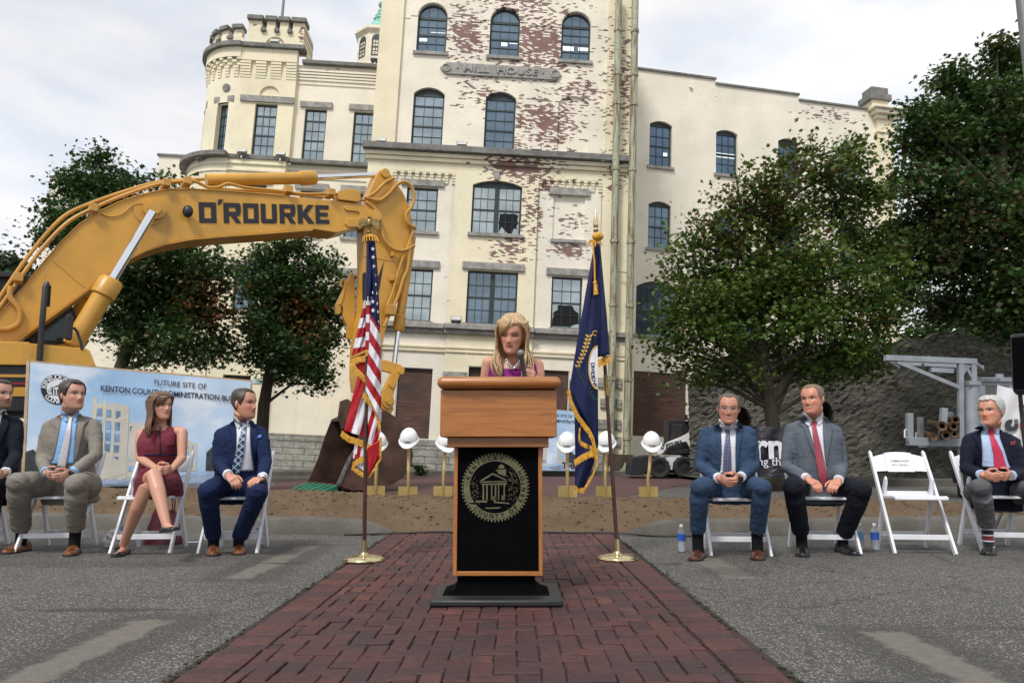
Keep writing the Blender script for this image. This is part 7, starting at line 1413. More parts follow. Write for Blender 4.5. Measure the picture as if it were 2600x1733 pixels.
def tree(name, label, D, blobs, base, trunk, nleaf, size, green, seed, patches=(), red=0.0, twigs=(), cat='tree', group='trees around the mill', clump=0.235, limbs=True, rt=0.17, fill=0.55, fork=None):
    rs = np.random.RandomState(seed); b = at(D2(*base), D); b.z = 0.0 if b.z < 0.5 else b.z; t = thing(name, label, cat, loc=(b.x, b.y, min(b.z, 0.1)), group=group)
    B_ = []
    for (x, y, r) in blobs:
        R = r * D / 1764; c = at(D2(x, y), D + rs.uniform(-1, 1) * min(R * 1.2, 1.6)); B_.append((np.array(c), R))
    wts = np.array([q[1] ** 2 for q in B_]); wts /= wts.sum(); C = []; cols = []; green = np.array(green); tips = []
    per = 32; nc = nleaf // per
    for i in rs.choice(len(B_), nc, p=wts):
        c, R = B_[i]; dv = rs.normal(0, 1, 3); dv /= np.linalg.norm(dv); rad = R * 0.92 * (rs.rand() ** fill) * (1.28 if rs.rand() < 0.16 else 1.0); cc = c + dv * rad * np.array([1, 1, 0.92]); tips.append((cc, i))
        L_ = cc + rs.normal(0, 1, (per, 3)) * np.array([clump, clump, clump * 0.62]) * (0.7 + 0.6 * rs.rand()); C.append(L_)
        k = green * (0.62 + 0.8 * rs.rand()) ; k = k * np.array([1 + 0.35 * rs.normal() * 0.4, 1, 1 + 0.25 * rs.normal() * 0.4])
        if rs.rand() < red: k = k * 0.55 + np.array([0.055, 0.030, 0.012]) * (0.5 + rs.rand())
        kk = np.tile(k, (per, 1)) * (0.8 + 0.4 * rs.rand(per, 1))
        for (px, py, pr, pc, amt) in patches:
            dx = np.linalg.norm((cc - np.array(at(D2(px, py), cc[1])))[[0, 2]]) / (pr * D / 1764)
            if dx < 1: m_ = rs.rand(per) < amt * (1.25 - dx); kk[m_] = np.array(pc) * (0.4 + 1.0 * rs.rand(m_.sum(), 1))
        cols.append(kk)
    C = np.concatenate(C); cols = np.clip(np.concatenate(cols), 0.003, 1)
    me = leaves_mesh('crown', C, size, rs, cols); o = bpy.data.objects.new('crown', me); COL.objects.link(o); attach(o, t); KIDS.setdefault(t, []).append(o)
    tr = [at(D2(*p), D) for p in trunk]; tr[0].z = min(tr[0].z, 0.0); n = len(tr); mb = MB()
    mb.tube([tr[0] - Vector((0, 0, 0.1))] + tr, [rt * 1.35] + [rt * (1.12 - 0.75 * k / (n - 1)) for k in range(n)], 12)
    if fork: P = [at(D2(*p), D) for p in fork]; mb.tube(P, [rt * (.8 - .6 * i / (len(P) - 1)) for i in range(len(P))], 10)
    if limbs:
        rr = random.Random(seed)
        for (c, R) in B_:
            c = Vector(c); k = min(range(1, n), key=lambda i: (tr[i] - c).length + 0.6 * max(0, tr[i].z - c.z + 0.3)); a = tr[max(1, k - 1)].lerp(tr[k], rr.random()); mid = a.lerp(c, 0.5) + Vector((rr.gauss(0, .15), rr.gauss(0, .15), rr.uniform(0, .35))); rl = rt * 0.16 + 0.014 * (c - a).length
            mb.tube([a, mid, c], [rl, rl * 0.7, 0.012], 7)
        for (cc, i) in tips[::2]:
            c, R = B_[i]; c = Vector(c); cc = Vector(cc); mb.tube([c, c.lerp(cc, 0.6) + Vector((rr.gauss(0, .05), rr.gauss(0, .05), -0.03)), cc], [0.016, 0.011, 0.005], 4)
    for tw in twigs:
        P = [at(D2(*p), D) for p in tw]; mb.tube(P, [0.03 * (1 - 0.8 * i / (len(P) - 1)) for i in range(len(P))], 5)
        rr = random.Random(1)
        for _ in range(10):
            i = rr.randint(0, len(P) - 2); a = P[i].lerp(P[i + 1], rr.random()); mb.tube([a, a + Vector((rr.gauss(0, .25), 0, rr.uniform(.15, .5)))], [0.010, 0.003], 4)
    mb.build('trunk', M['bark'], t, fix=False, angle=70)
BR = (0.17, 0.075, 0.025); DG = (0.040, 0.080, 0.024)
tree('maple_tree', 'dark maple tree behind the excavator arm with a browning patch', 20.0, [(222, 370, 42), (290, 408, 40), (180, 430, 55), (250, 445, 70), (140, 500, 55), (110, 545, 40), (200, 530, 70), (270, 560, 80), (340, 590, 90), (420, 590, 70), (480, 630, 60), (300, 680, 90), (390, 690, 95), (470, 710, 70), (250, 740, 60), (330, 780, 80), (420, 790, 75), (490, 800, 50), (395, 430, 28), (370, 415, 26)], (270, 1000), [(268, 1010), (272, 860), (300, 780), (310, 690), (290, 600), (250, 480), (225, 400)], 26000, 0.115, DG, 3, [(485, 700, 70, BR, 0.75), (530, 690, 40, BR, 0.7)], 0.04)
tree('maple_tree', 'rounded dark maple tree with orange brown dead leaves beside the bent arm', 21.5, [(640, 575, 32), (600, 600, 40), (690, 570, 30), (600, 660, 60), (670, 640, 65), (740, 610, 40), (640, 720, 75), (720, 700, 70), (770, 680, 38), (592, 752, 42), (610, 800, 60), (690, 790, 80), (750, 770, 50), (710, 850, 42), (650, 840, 45), (730, 880, 20)], (600, 985), [(600, 1000), (606, 930), (618, 860), (640, 770), (660, 660), (655, 590)], 21000, 0.115, DG, 5, [(695, 725, 62, BR, 0.8), (710, 750, 38, (0.32, 0.22, 0.10), 0.6)], 0.03, [[(600, 640), (582, 580), (578, 555)]])
tree('maple_tree', 'green maple tree with reddish leaf tips standing before the white mill wing', 16.6, [(1845, 345, 30), (1800, 375, 35), (1950, 340, 36), (1965, 380, 40), (1885, 400, 55), (1760, 430, 55), (1700, 480, 60), (1640, 520, 60), (1590, 560, 50), (1560, 610, 45), (1690, 560, 80), (1800, 500, 90), (1920, 470, 85), (2010, 440, 60), (1620, 640, 75), (1740, 660, 95), (1860, 600, 100), (1980, 560, 90), (1560, 700, 50), (1530, 745, 30), (1640, 750, 75), (1740, 770, 80), (1850, 720, 95), (1960, 680, 90), (1560, 790, 38), (1600, 830, 35), (1700, 840, 40), (1830, 820, 60), (1930, 790, 65), (1540, 840, 22), (1620, 700, 70), (1690, 720, 80), (1790, 640, 90), (1900, 830, 40), (1980, 800, 60), (1550, 870, 20), (1520, 800, 22), (1600, 855, 32), (1660, 872, 28), (1820, 850, 38), (1890, 848, 36), (1950, 845, 36), (2010, 830, 40), (1725, 860, 24), (2040, 620, 60), (2040, 740, 60)], (1785, 1060), [(1778, 1080), (1776, 980), (1766, 915), (1756, 850), (1748, 780), (1742, 690), (1750, 600), (1790, 480), (1850, 370)], 34000, 0.103, (0.076, 0.122, 0.026), 8, [(1700, 480, 120, (0.10, 0.05, 0.02), 0.25), (1880, 420, 140, (0.09, 0.055, 0.02), 0.2)], 0.13, [[(1700, 470), (1693, 420), (1690, 395)], [(1620, 545), (1600, 520), (1590, 510)]], fork=[(1766, 930), (1800, 880), (1850, 800), (1880, 700), (1900, 560)], rt=0.15)
tree('maple_tree', 'tall dense maple tree filling the right edge above the rubble wall', 19.0, [(2310, 140, 50), (2290, 105, 26), (2345, 190, 70), (2180, 180, 40), (2230, 230, 70), (2310, 260, 90), (2160, 270, 55), (2110, 320, 55), (2190, 350, 85), (2300, 380, 100), (2090, 420, 60), (2160, 460, 90), (2270, 490, 105), (2370, 330, 80), (2370, 500, 90), (2070, 530, 60), (2130, 590, 80), (2230, 600, 85), (2340, 620, 90), (2080, 660, 60), (2170, 700, 70), (2290, 720, 85), (2390, 720, 80), (2030, 600, 40), (2100, 270, 30)], (2430, 1050), [(2440, 1080), (2425, 900), (2390, 740), (2340, 560), (2300, 400), (2300, 220)], 42000, 0.125, (0.050, 0.090, 0.028), 13, [(2220, 470, 200, (0.09, 0.05, 0.025), 0.14)], 0.10, rt=0.28)
tree('background_tree', 'bright green tree far behind the drill rig', 36.0, [(2120, 745, 45), (2190, 760, 60), (2260, 750, 60), (2330, 770, 70), (2090, 790, 40), (2220, 810, 60), (2300, 840, 60), (2380, 800, 60), (2140, 830, 50)], (2230, 1000), [(2230, 1020), (2230, 900), (2225, 780)], 5200, 0.26, (0.055, 0.095, 0.022), 21, clump=0.5, limbs=False)
tree('background_tree', 'dark green bush at the left edge behind the excavator cab', 27.0, [(10, 615, 34), (-30, 620, 50), (45, 625, 22)], (0, 1000), [(0, 1020), (0, 800), (5, 640)], 1800, 0.2, (0.03, 0.05, 0.018), 23, clump=0.4, limbs=False)
tree('creeper', 'low grassy creeper growing on top of the rubble wall', 24.3, [(1640, 850, 26), (1680, 845, 22), (1720, 815, 24), (1610, 865, 18), (1780, 795, 20)], (1640, 900), [(1650, 900), (1650, 860)], 1500, 0.16, (0.06, 0.075, 0.03), 25, cat='plant', group='plants on the wall', limbs=False, rt=0.04)
tree('weed', 'small green weed at the foot of the mill wall beside the bucket', 27.0, [(958, 1070, 8), (965, 1075, 6)], (960, 1085), [(960, 1088), (960, 1075)], 130, 0.12, (0.04, 0.08, 0.02), 26, cat='plant', group='weeds by the mill', clump=0.09, limbs=False, rt=0.02)
# ================================================================== people
from mathutils.bvhtree import BVHTree
def mat_skin(name, k=(1, 1, 1)):
    g = GR(name); c = g.attr(); n = g.noise(45, 4); c = g.mix(1.0, c, k, 'MULTIPLY'); c = g.mix(g.math('MULTIPLY', g.step(n, 0.4, 0.75), 0.22), c, g.mix(1.0, c, (0.85, 0.55, 0.5), 'MULTIPLY'))
    return g.done(c, 0.48, 0, g.bump(g.noise(300, 2), 0.08, 0.001), Subsurface_Weight=0.12, Subsurface_Radius=(0.02, 0.008, 0.004), Subsurface_Scale=0.5)
M['skin'] = mat_skin('skin')
HR = [(-.118, .016, .066, -.046), (-.113, .036, .082, -.02), (-.103, .046, .090, .0), (-.085, .0565, .093, .03), (-.062, .0645, .091, .052), (-.032, .0715, .090, .068), (0, .075, .088, .088), (.022, .077, .094, .095), (.05, .078, .091, .100), (.078, .072, .079, .097), (.098, .056, .058, .080), (.110, .035, .034, .052), (.116, .012, .010, .024)]
_hz = [r[0] for r in HR]; FEM = [0.0]
def head_pt(a, z, grow=0.0):
    """point on the head in head coordinates; a = azimuth from the face (front is -y)"""
    w, f, b = (np.interp(z, _hz, [r[i] for r in HR]) for i in (1, 2, 3)); f += grow; b += grow; w += grow
    if FEM[0]: w *= 0.95 - 0.13 * min(1, max(0, (-z - .02) / .085))
    yc = (b - f) / 2; d = (f + b) / 2; e = 2 / 2.15; sa, ca = math.sin(a), math.cos(a)
    x = w * math.copysign(abs(sa) ** e, sa); y = yc - d * math.copysign(abs(ca) ** e, ca)
    if grow == 0.0 and ca > 0:
        ax = abs(x)
        y -= 0.019 * math.exp(-(ax / 0.0115) ** 2) * math.exp(-((z + 0.030) / 0.016) ** 2) + 0.012 * math.exp(-(ax / 0.010) ** 2) * math.exp(-((z + 0.008) / 0.024) ** 2)
        y -= 0.008 * (1 - .45 * FEM[0]) * math.exp(-((ax - 0.013) / 0.008) ** 2) * math.exp(-((z + 0.036) / 0.010) ** 2)
        y += 0.010 * math.exp(-((ax - 0.033) / 0.016) ** 2) * math.exp(-((z - 0.006) / 0.011) ** 2)
        y -= 0.005 * math.exp(-((ax - 0.03) / 0.022) ** 2) * math.exp(-((z - 0.027) / 0.009) ** 2)
        y -= 0.005 * math.exp(-((ax - 0.045) / 0.018) ** 2) * math.exp(-((z + 0.022) / 0.016) ** 2)
        y -= 0.006 * math.exp(-(ax / 0.022) ** 2) * math.exp(-((z + 0.061) / 0.010) ** 2); y += 0.003 * math.exp(-(ax / 0.024) ** 2) * math.exp(-((z + 0.061) / 0.0025) ** 2)
        y -= 0.006 * math.exp(-(ax / 0.02) ** 2) * math.exp(-((z + 0.098) / 0.012) ** 2)
    return Vector((x, y, z + (grow * 0.9 * (z / .116) ** 2 if z > 0 else 0)))
def head_grid(mb, Mh, na=56, nz=58):
    R = []
    for j in range(nz):
        u = j / (nz - 1); z = -0.118 + 0.234 * (0.5 - 0.5 * math.cos(math.pi * u)) ; R.append([Mh @ head_pt(2 * math.pi * k / na, z) for k in range(na)])
    mb.rings(R)
    for s in (-1, 1):
        c = Mh @ Vector((s * 0.078, 0.012, -0.004)); mb.ell(c, (0.009, 0.016, 0.029), 10, 8, M=Mh.to_3x3().to_4x4() @ Matrix.Rotation(RAD(s * 22), 4, 'Z'))
def hand(mb, wrist, d, lat, nrm, curl=(35, 45, 30), thumb=1, k=1.0, spread=0.0):
    """palm, four fingers of different lengths and a thumb; lat points to the thumb side, nrm is the palm side"""
    d, lat, nrm = d.normalized(), lat.normalized(), nrm.normalized(); W = wrist
    mb.tube([W - d * 0.02, W + d * 0.012 * k, W + d * 0.05 * k, W + d * 0.088 * k], [0.026 * k, 0.031 * k, 0.040 * k, 0.040 * k], 12, flat=0.42, up=nrm, round_ends=False)
    for i, (o, L_) in enumerate(((0.030, 0.92), (0.010, 1.0), (-0.010, 0.95), (-0.029, 0.76))):
        p = W + d * (0.086 - 0.004 * abs(i - 1)) * k + lat * o * k; dd = (d + lat * (o * 2 * spread)).normalized(); pts = [p - dd * 0.015]; a = 0.0
        pts.append(p)
        for s, c in zip((0.044, 0.027, 0.021), curl):
            a += RAD(c + 3 * i); p = p + (dd * math.cos(a) + nrm * math.sin(a)) * s * L_ * k; pts.append(p)
        mb.tube(pts, [0.0098 * k, 0.0098 * k, 0.009 * k, 0.0082 * k, 0.0068 * k], 8, round_ends=True)
    b = W + d * 0.022 * k + lat * 0.026 * k; p1 = b + (d * 0.55 + lat * 0.7 + nrm * 0.35).normalized() * 0.042 * k; p2 = p1 + (d * 0.85 + lat * 0.2 + nrm * 0.45).normalized() * 0.030 * k; p3 = p2 + (d * 0.8 - lat * 0.15 + nrm * 0.5).normalized() * 0.024 * k
    mb.tube([b - lat * 0.01, b, p1, p2, p3], [0.013 * k, 0.014 * k, 0.0115 * k, 0.0105 * k, 0.0078 * k], 8, round_ends=True)
def lerp_rows(T, t): return [np.interp(t, [r[0] for r in T], [r[i] for r in T]) for i in range(1, len(T[0]))]
MAN_T = [(-.20, .185, .13, .14), (0, .178, .13, .145), (.2, .165, .13, .125), (.4, .162, .125, .115), (.6, .175, .12, .12), (.75, .185, .115, .12), (.86, .165, .095, .11), (.93, .11, .07, .085), (1.0, .06, .055, .06)]
WOM_T = [(-.20, .175, .11, .13), (0, .165, .105, .13), (.2, .135, .095, .105), (.38, .125, .09, .095), (.6, .142, .115, .10), (.72, .148, .115, .10), (.84, .135, .08, .09), (.92, .10, .06, .07), (1.0, .05, .046, .05)]
def torso(mb, S, T, t0, t1, grow, n=32, rows=26):
    R = []
    for i in range(rows):
        t = t0 + (t1 - t0) * i / (rows - 1); w, f, b = lerp_rows(T, t); k = min(1, max(0, t)); X = S['Xh'].lerp(S['Xs'], k).normalized(); Fv = S['F']
        c = S['pel'] + (S['neck'] - S['pel']) * t + Fv * (0.02 * math.sin(math.pi * min(1, max(0, t)))); w, f, b = (w + grow) * S['k'], (f + grow) * S['k'] + S['belly'] * math.exp(-((t - 0.2) / 0.25) ** 2), (b + grow) * S['k']; ring = []
        for q in range(n):
            a = 2 * math.pi * q / n; sa, ca = math.sin(a), math.cos(a); e = 2 / 2.5; x = w * math.copysign(abs(sa) ** e, sa); y = math.copysign(abs(ca) ** e, ca); ring.append(c + X * x + Fv * (y * (f if y > 0 else b)))
        R.append(ring)
    mb.rings(R)
def folds(me, amp, seed, freq=55, bias=None):
    v = verts_of(me); n = normals_of(me); rs = np.random.RandomState(seed); d = np.zeros(len(v))
    for k in range(10):
        kv = rs.normal(0, 1, 3); kv[2] *= 1.5; kv = kv / np.linalg.norm(kv) * freq * (0.5 + rs.rand() * 1.2); ph = rs.rand() * 6.28; s = np.sin(v @ kv + ph + 0.8 * np.sin(v @ (kv[[1, 2, 0]] * 0.4)))
        d += (1 - np.abs(s)) ** 2 - 0.33
    set_verts(me, v + n * (amp * d / 3.0)[:, None])
def shell(mb, voxel, it, amp, seed, name, mat, parent):
    me = remesh(mb, voxel, it); 
    if amp: folds(me, amp, seed)
    me.materials.append(mat); o = mesh_obj(name, me, parent, angle=180, fix=False); return o
def bvh_of(o): me = o.data; return BVHTree.FromPolygons([v.co.copy() for v in me.vertices], [tuple(p.vertices) for p in me.polygons])
def overlay(name, bvh, S, zf, Lp, Rp, off, mat, parent, ny=22, nx=9, thick=0.003, D=None):
    """a piece of clothing lying on another: traced edges dropped onto the surface below, raised by off"""
    Ls, Rs = resamp(Lp, ny), resamp(Rp, ny); G_ = []; last = S['neck'].y - 0.12
    for i in range(ny):
        row = []
        for j in range(nx):
            p = Ls[i].lerp(Rs[i], j / (nx - 1)); r = ray(zf(p.x, p.y)).normalized(); h = bvh.ray_cast(CAMP, r)
            if h[0] is not None and abs(h[0].y - last) < 0.16: P = h[0]; last = P.y
            else: P = CAMP + r * (last / r.y)
            row.append(P - r * off)
        G_.append(row)
    A = np.array([[list(p) for p in r] for r in G_])
    for _ in range(2): A[1:-1, :, 1] = (A[:-2, :, 1] + 2 * A[1:-1, :, 1] + A[2:, :, 1]) / 4
    mb = MB(); mb.grid([[Vector(p) for p in r] for r in A]); o = mb.build(name, mat, parent, fix=False, angle=60); m_ = o.modifiers.new('thickness', 'SOLIDIFY'); m_.thickness = thick; m_.offset = 0; return o
def shoe(name, heel, toe, up, mat, parent, w=0.05, h=0.075, pump=False):
    d = (toe - heel); L_ = d.length; d.normalize(); up = (up - d * up.dot(d)).normalized(); s = d.cross(up); R = []; n = 18
    prof = [(0.0, .55, .82), (.04, .78, .98), (.12, .82, 1.06), (.25, .78, 1.0), (.40, .80, .86), (.55, .95, .66), (.68, 1.02, .52), (.80, .98, .44), (.90, .80, .38), (.97, .48, .30), (1.0, .18, .2)]
    if pump: prof = [(u, a, (0.55 if u < .25 else (0.30 if u < .6 else 0.32)) * (1 - 0.4 * max(0, u - .8) / .2)) for u, a, b in prof]
    for u, a, b in prof:
        c = heel + d * (u * L_); ring = []
        for k in range(n):
            q = 2 * math.pi * k / n; x = w * a * math.cos(q); z = math.sin(q); z = (h * b * (z ** 0.8)) if z > 0 else 0.0; ring.append(c + s * x + up * (z + 0.012))
        R.append(ring)
    mb = MB(); mb.rings(R); o = mb.build(name, mat, parent, angle=60)
    mb = MB(); pts = [heel + d * (u * L_) + s * (w * a * 1.08 * sg) for sg, rng in ((1, prof), (-1, prof[::-1])) for u, a, b in rng]; mb.prism([p - up * 0.0 for p in pts], up * 0.013); mb.prism([heel + d * (u * L_) + s * (w * .72 * sg) - up * 0.0 for u, sg in ((0, 1), (.26, 1), (.26, -1), (0, -1))], up * 0.018); mb.build('sole', M['mach_black'], o, smooth=False); return o
def face_cols(v, Mh, tone, hairc, smile=False, beard=0.0, woman=False, eyes_down=False):
    L_ = np.array(Mh.inverted()); q = v @ L_[:3, :3].T + L_[:3, 3]; x, y, z = q[:, 0], q[:, 1], q[:, 2]; ax = np.abs(x); tone = np.array(tone); c = np.tile(tone, (len(v), 1)); front = (y < -0.045) & (np.abs(z) < 0.14) & (ax < 0.085)
    def blend(m, col, k=1.0):
        m = np.clip(m, 0, 1)[:, None] * k; c[:] = c * (1 - m) + np.array(col) * m
    G = lambda d: np.exp(-d ** 2)
    fr = front.astype(float)
    blend(fr * G((ax - .045) / .02) * G((z + .03) / .022), tone * np.array([1.08, .72, .66]), .55); blend(fr * G(x / .014) * G((z + .032) / .014), tone * np.array([1.05, .72, .66]), .5)
    if beard: blend(fr * (z < -.035) * np.clip((-.03 - z) / .02, 0, 1), hairc, beard)
    eye = fr * (((ax - .032) / .0155) ** 2 + ((z - .004) / .0065) ** 2 < 1)
    blend(fr * G((ax - .032) / .021) * G((z - .010) / .011), tone * .6, .3 if eyes_down else .55)  # darker eye sockets, shade painted into the skin colour
    if not eyes_down: blend(eye, (.42, .40, .38)); blend(fr * (((ax - .031) / .007) ** 2 + ((z - .004) / .0072) ** 2 < 1), (.03, .025, .02))
    else: blend(fr * np.clip((.0185 - np.abs(ax - .033)) / .004, 0, 1) * G((z + .001 - 18 * (ax - .033) ** 2) / .0046), (.008, .005, .005), 1.0)
    blend(fr * G((ax - .032) / .016) * G((z - .0115) / .0032), (.05, .03, .025), .8)
    blend(fr * G((ax - .034) / .017) * G((z - .0265 - .004 * (1 - ((ax - .034) / .02) ** 2)) / .0045), np.array(hairc) * .6 + tone * .1, .85)
    lip = tone * np.array([.80, .36, .35]) if not woman else np.array([.36, .05, .06])
    if smile:
        zz = -.0635 + 10.0 * (ax ** 2); blend(fr * (ax < .032) * G((z - zz + .002) / .0115), lip * .9, .95); blend(fr * np.clip((.028 - ax) / .006, 0, 1) * G((z - zz - .001) / .0044), (.52, .47, .42), .95); blend(fr * G((ax - .034 - .2 * np.abs(z + .045)) / .004) * G((z + .045) / .018), tone * .5, .6)  # smile folds darkened, crease shade painted into the skin
    else: blend(fr * (ax < .025) * G((z + .061) / .0075) * np.clip((.028 - ax) / .008, 0, 1), lip, .85); blend(fr * (ax < .024) * G((z + .061) / .0022), tone * .18, .85)
    blend(fr * G((ax - .010) / .004) * G((z + .044) / .003), tone * .25, .35 if woman else .7)  # nostril shade painted into the skin colour
    return np.clip(c, 0, 1)
def hair_short(Mh, mat, parent, line=0.0, thick=0.009, seed=1, bald=0.0):
    na, nz = 72, 40; mb = MB(); rs = random.Random(seed); ph = [(rs.uniform(3, 9), rs.uniform(20, 70), rs.uniform(0, 6)) for _ in range(6)]
    def lim(a):
        d = abs(math.degrees((a + math.pi) % (2 * math.pi) - math.pi)); return np.interp(d, [0, 18, 38, 52, 62, 76, 84, 96, 106, 130, 180], [.078 + line, .080 + line, .088 + line * 1.3, .062 + line, .03, -.012, -.006, .022, -.03, -.065, -.075])
    G_ = []
    for j in range(nz):
        row = []
        for k in range(na + 1):
            a = 2 * math.pi * k / na; z0 = lim(a) + 0.004 * math.sin(a * 17 + seed); z = z0 + (0.1155 - z0) * (j / (nz - 1)) ** 0.9; e = min(1, j / 4); g = thick * (0.15 + 0.85 * e) * (1 + 0.25 * sum(math.sin(p * a + q * z + o) for p, q, o in ph) / 3); g *= 1 - bald * max(0, (z - .075) / .04); row.append(Mh @ head_pt(a, z, max(g, 0.0025)))
        G_.append(row)
    mb.grid(G_); mb.add(G_[-1][:-1], [tuple(range(na))]); mb.build('hair', mat, parent, fix=True, angle=180)
def mat_hair(name, a, b):
    g = GR(name); n = g.noise(1.0, 4, g.mapp((160, 160, 22)), rough=0.6); n2 = g.noise(14, 3); c = g.mix(g.step(n, 0.3, 0.7), a, b); c = g.mix(g.math('MULTIPLY', n2, 0.4), c, sc(a, 0.7)); return g.done(c, 0.45, 0, g.bump(n, 0.6, 0.004), Specular_IOR_Level=0.5)
def hair_long(Mh, mat, parent, length, seed, part=-0.3, bangs=True, vol=0.012, curl=0.02, n=210, front_l=40, front_r=62, inw=0.004):
    rs = random.Random(seed); mb = MB(); cols = []
    na, nz = 64, 26; G_ = []
    for j in range(nz):
        row = []
        for k in range(na + 1):
            a = 2 * math.pi * k / na - math.pi; d = math.degrees(a); fl = front_l if a < 0 else front_r; z0 = np.interp(abs(d), [0, fl * 0.5, fl, fl + 12, 180], [.072 if not (bangs and a < 0.25) else .058, .066 if not (bangs and a < 0.1) else .044, .015, -.09, -.10]); z = z0 + (0.1155 - z0) * (j / (nz - 1)) ** 0.85; row.append(Mh @ head_pt(a, z, vol * (0.35 + 0.65 * min(1, j / 5)) * (1 + .18 * math.sin(a * 13 + z * 50))))
        G_.append(row)
    mb.grid(G_); mb.add(G_[-1][:-1], [tuple(range(na))])
    up = Mh.to_3x3()
    for i in range(n):
        s = -1 if rs.random() < 0.5 else 1; back = rs.random(); fl = front_l if s < 0 else front_r; a = s * RAD(rs.uniform(fl - 4, 180)); layer = rs.uniform(-0.004, 0.010)
        pts = []; zs = (0.10, 0.075, 0.04, 0.0, -0.05, -0.09)
        for q, z in enumerate(zs): aa = s * RAD(20) + (a - s * RAD(20)) * min(1, (q + .6) / 3.0); hp_ = head_pt(aa, max(z, -.03), vol + layer + (0.014 if q > 3 else 0.004 * q)); hp_.z = z; pts.append(Mh @ hp_)
        p = pts[-1]; out = (up @ head_pt(a, 0.0, 0)); out.z = 0; out = out.normalized() if out.length > 0 else Vector((s, 0, 0)); L_ = length * rs.uniform(0.82, 1.04); st = 6
        fwd = Vector((0, -1, 0)) if abs(math.degrees(a)) < 95 else Vector((0, 0.3, 0))
        for q in range(1, st + 1):
            u = q / st; sw = curl * math.sin(u * math.pi * 1.3 + i * .02) ; p = p + Vector((0, 0, -L_ / st)) + out * (sw * 0.35 - (inw * u if u > .6 else -0.002)) + fwd * (0.006 if u < .7 else 0.002); pts.append(p.copy())
        r = rs.uniform(0.004, 0.0075); mb.tube(pts, [r * 0.6, r, r, r, r, r] + [r * (1 - 0.75 * (q / st) ** 2) for q in range(1, st + 1)], 5)
    if bangs:
        for i in range(26):
            a0 = RAD(8 - 0.5 * i); a1 = RAD(-8 - 1.9 * i); P = [Mh @ head_pt(a0, .104, vol), Mh @ head_pt((a0 + a1) / 2, .084, vol + .004), Mh @ head_pt(a1, .060, vol + .003), Mh @ head_pt(a1 * 1.12, .040 - .0022 * i, vol * .6 + .003)]; mb.tube(P, [.004, .006, .005, .0015], 5)
    mb.build('hair', mat, parent, fix=False, angle=180)
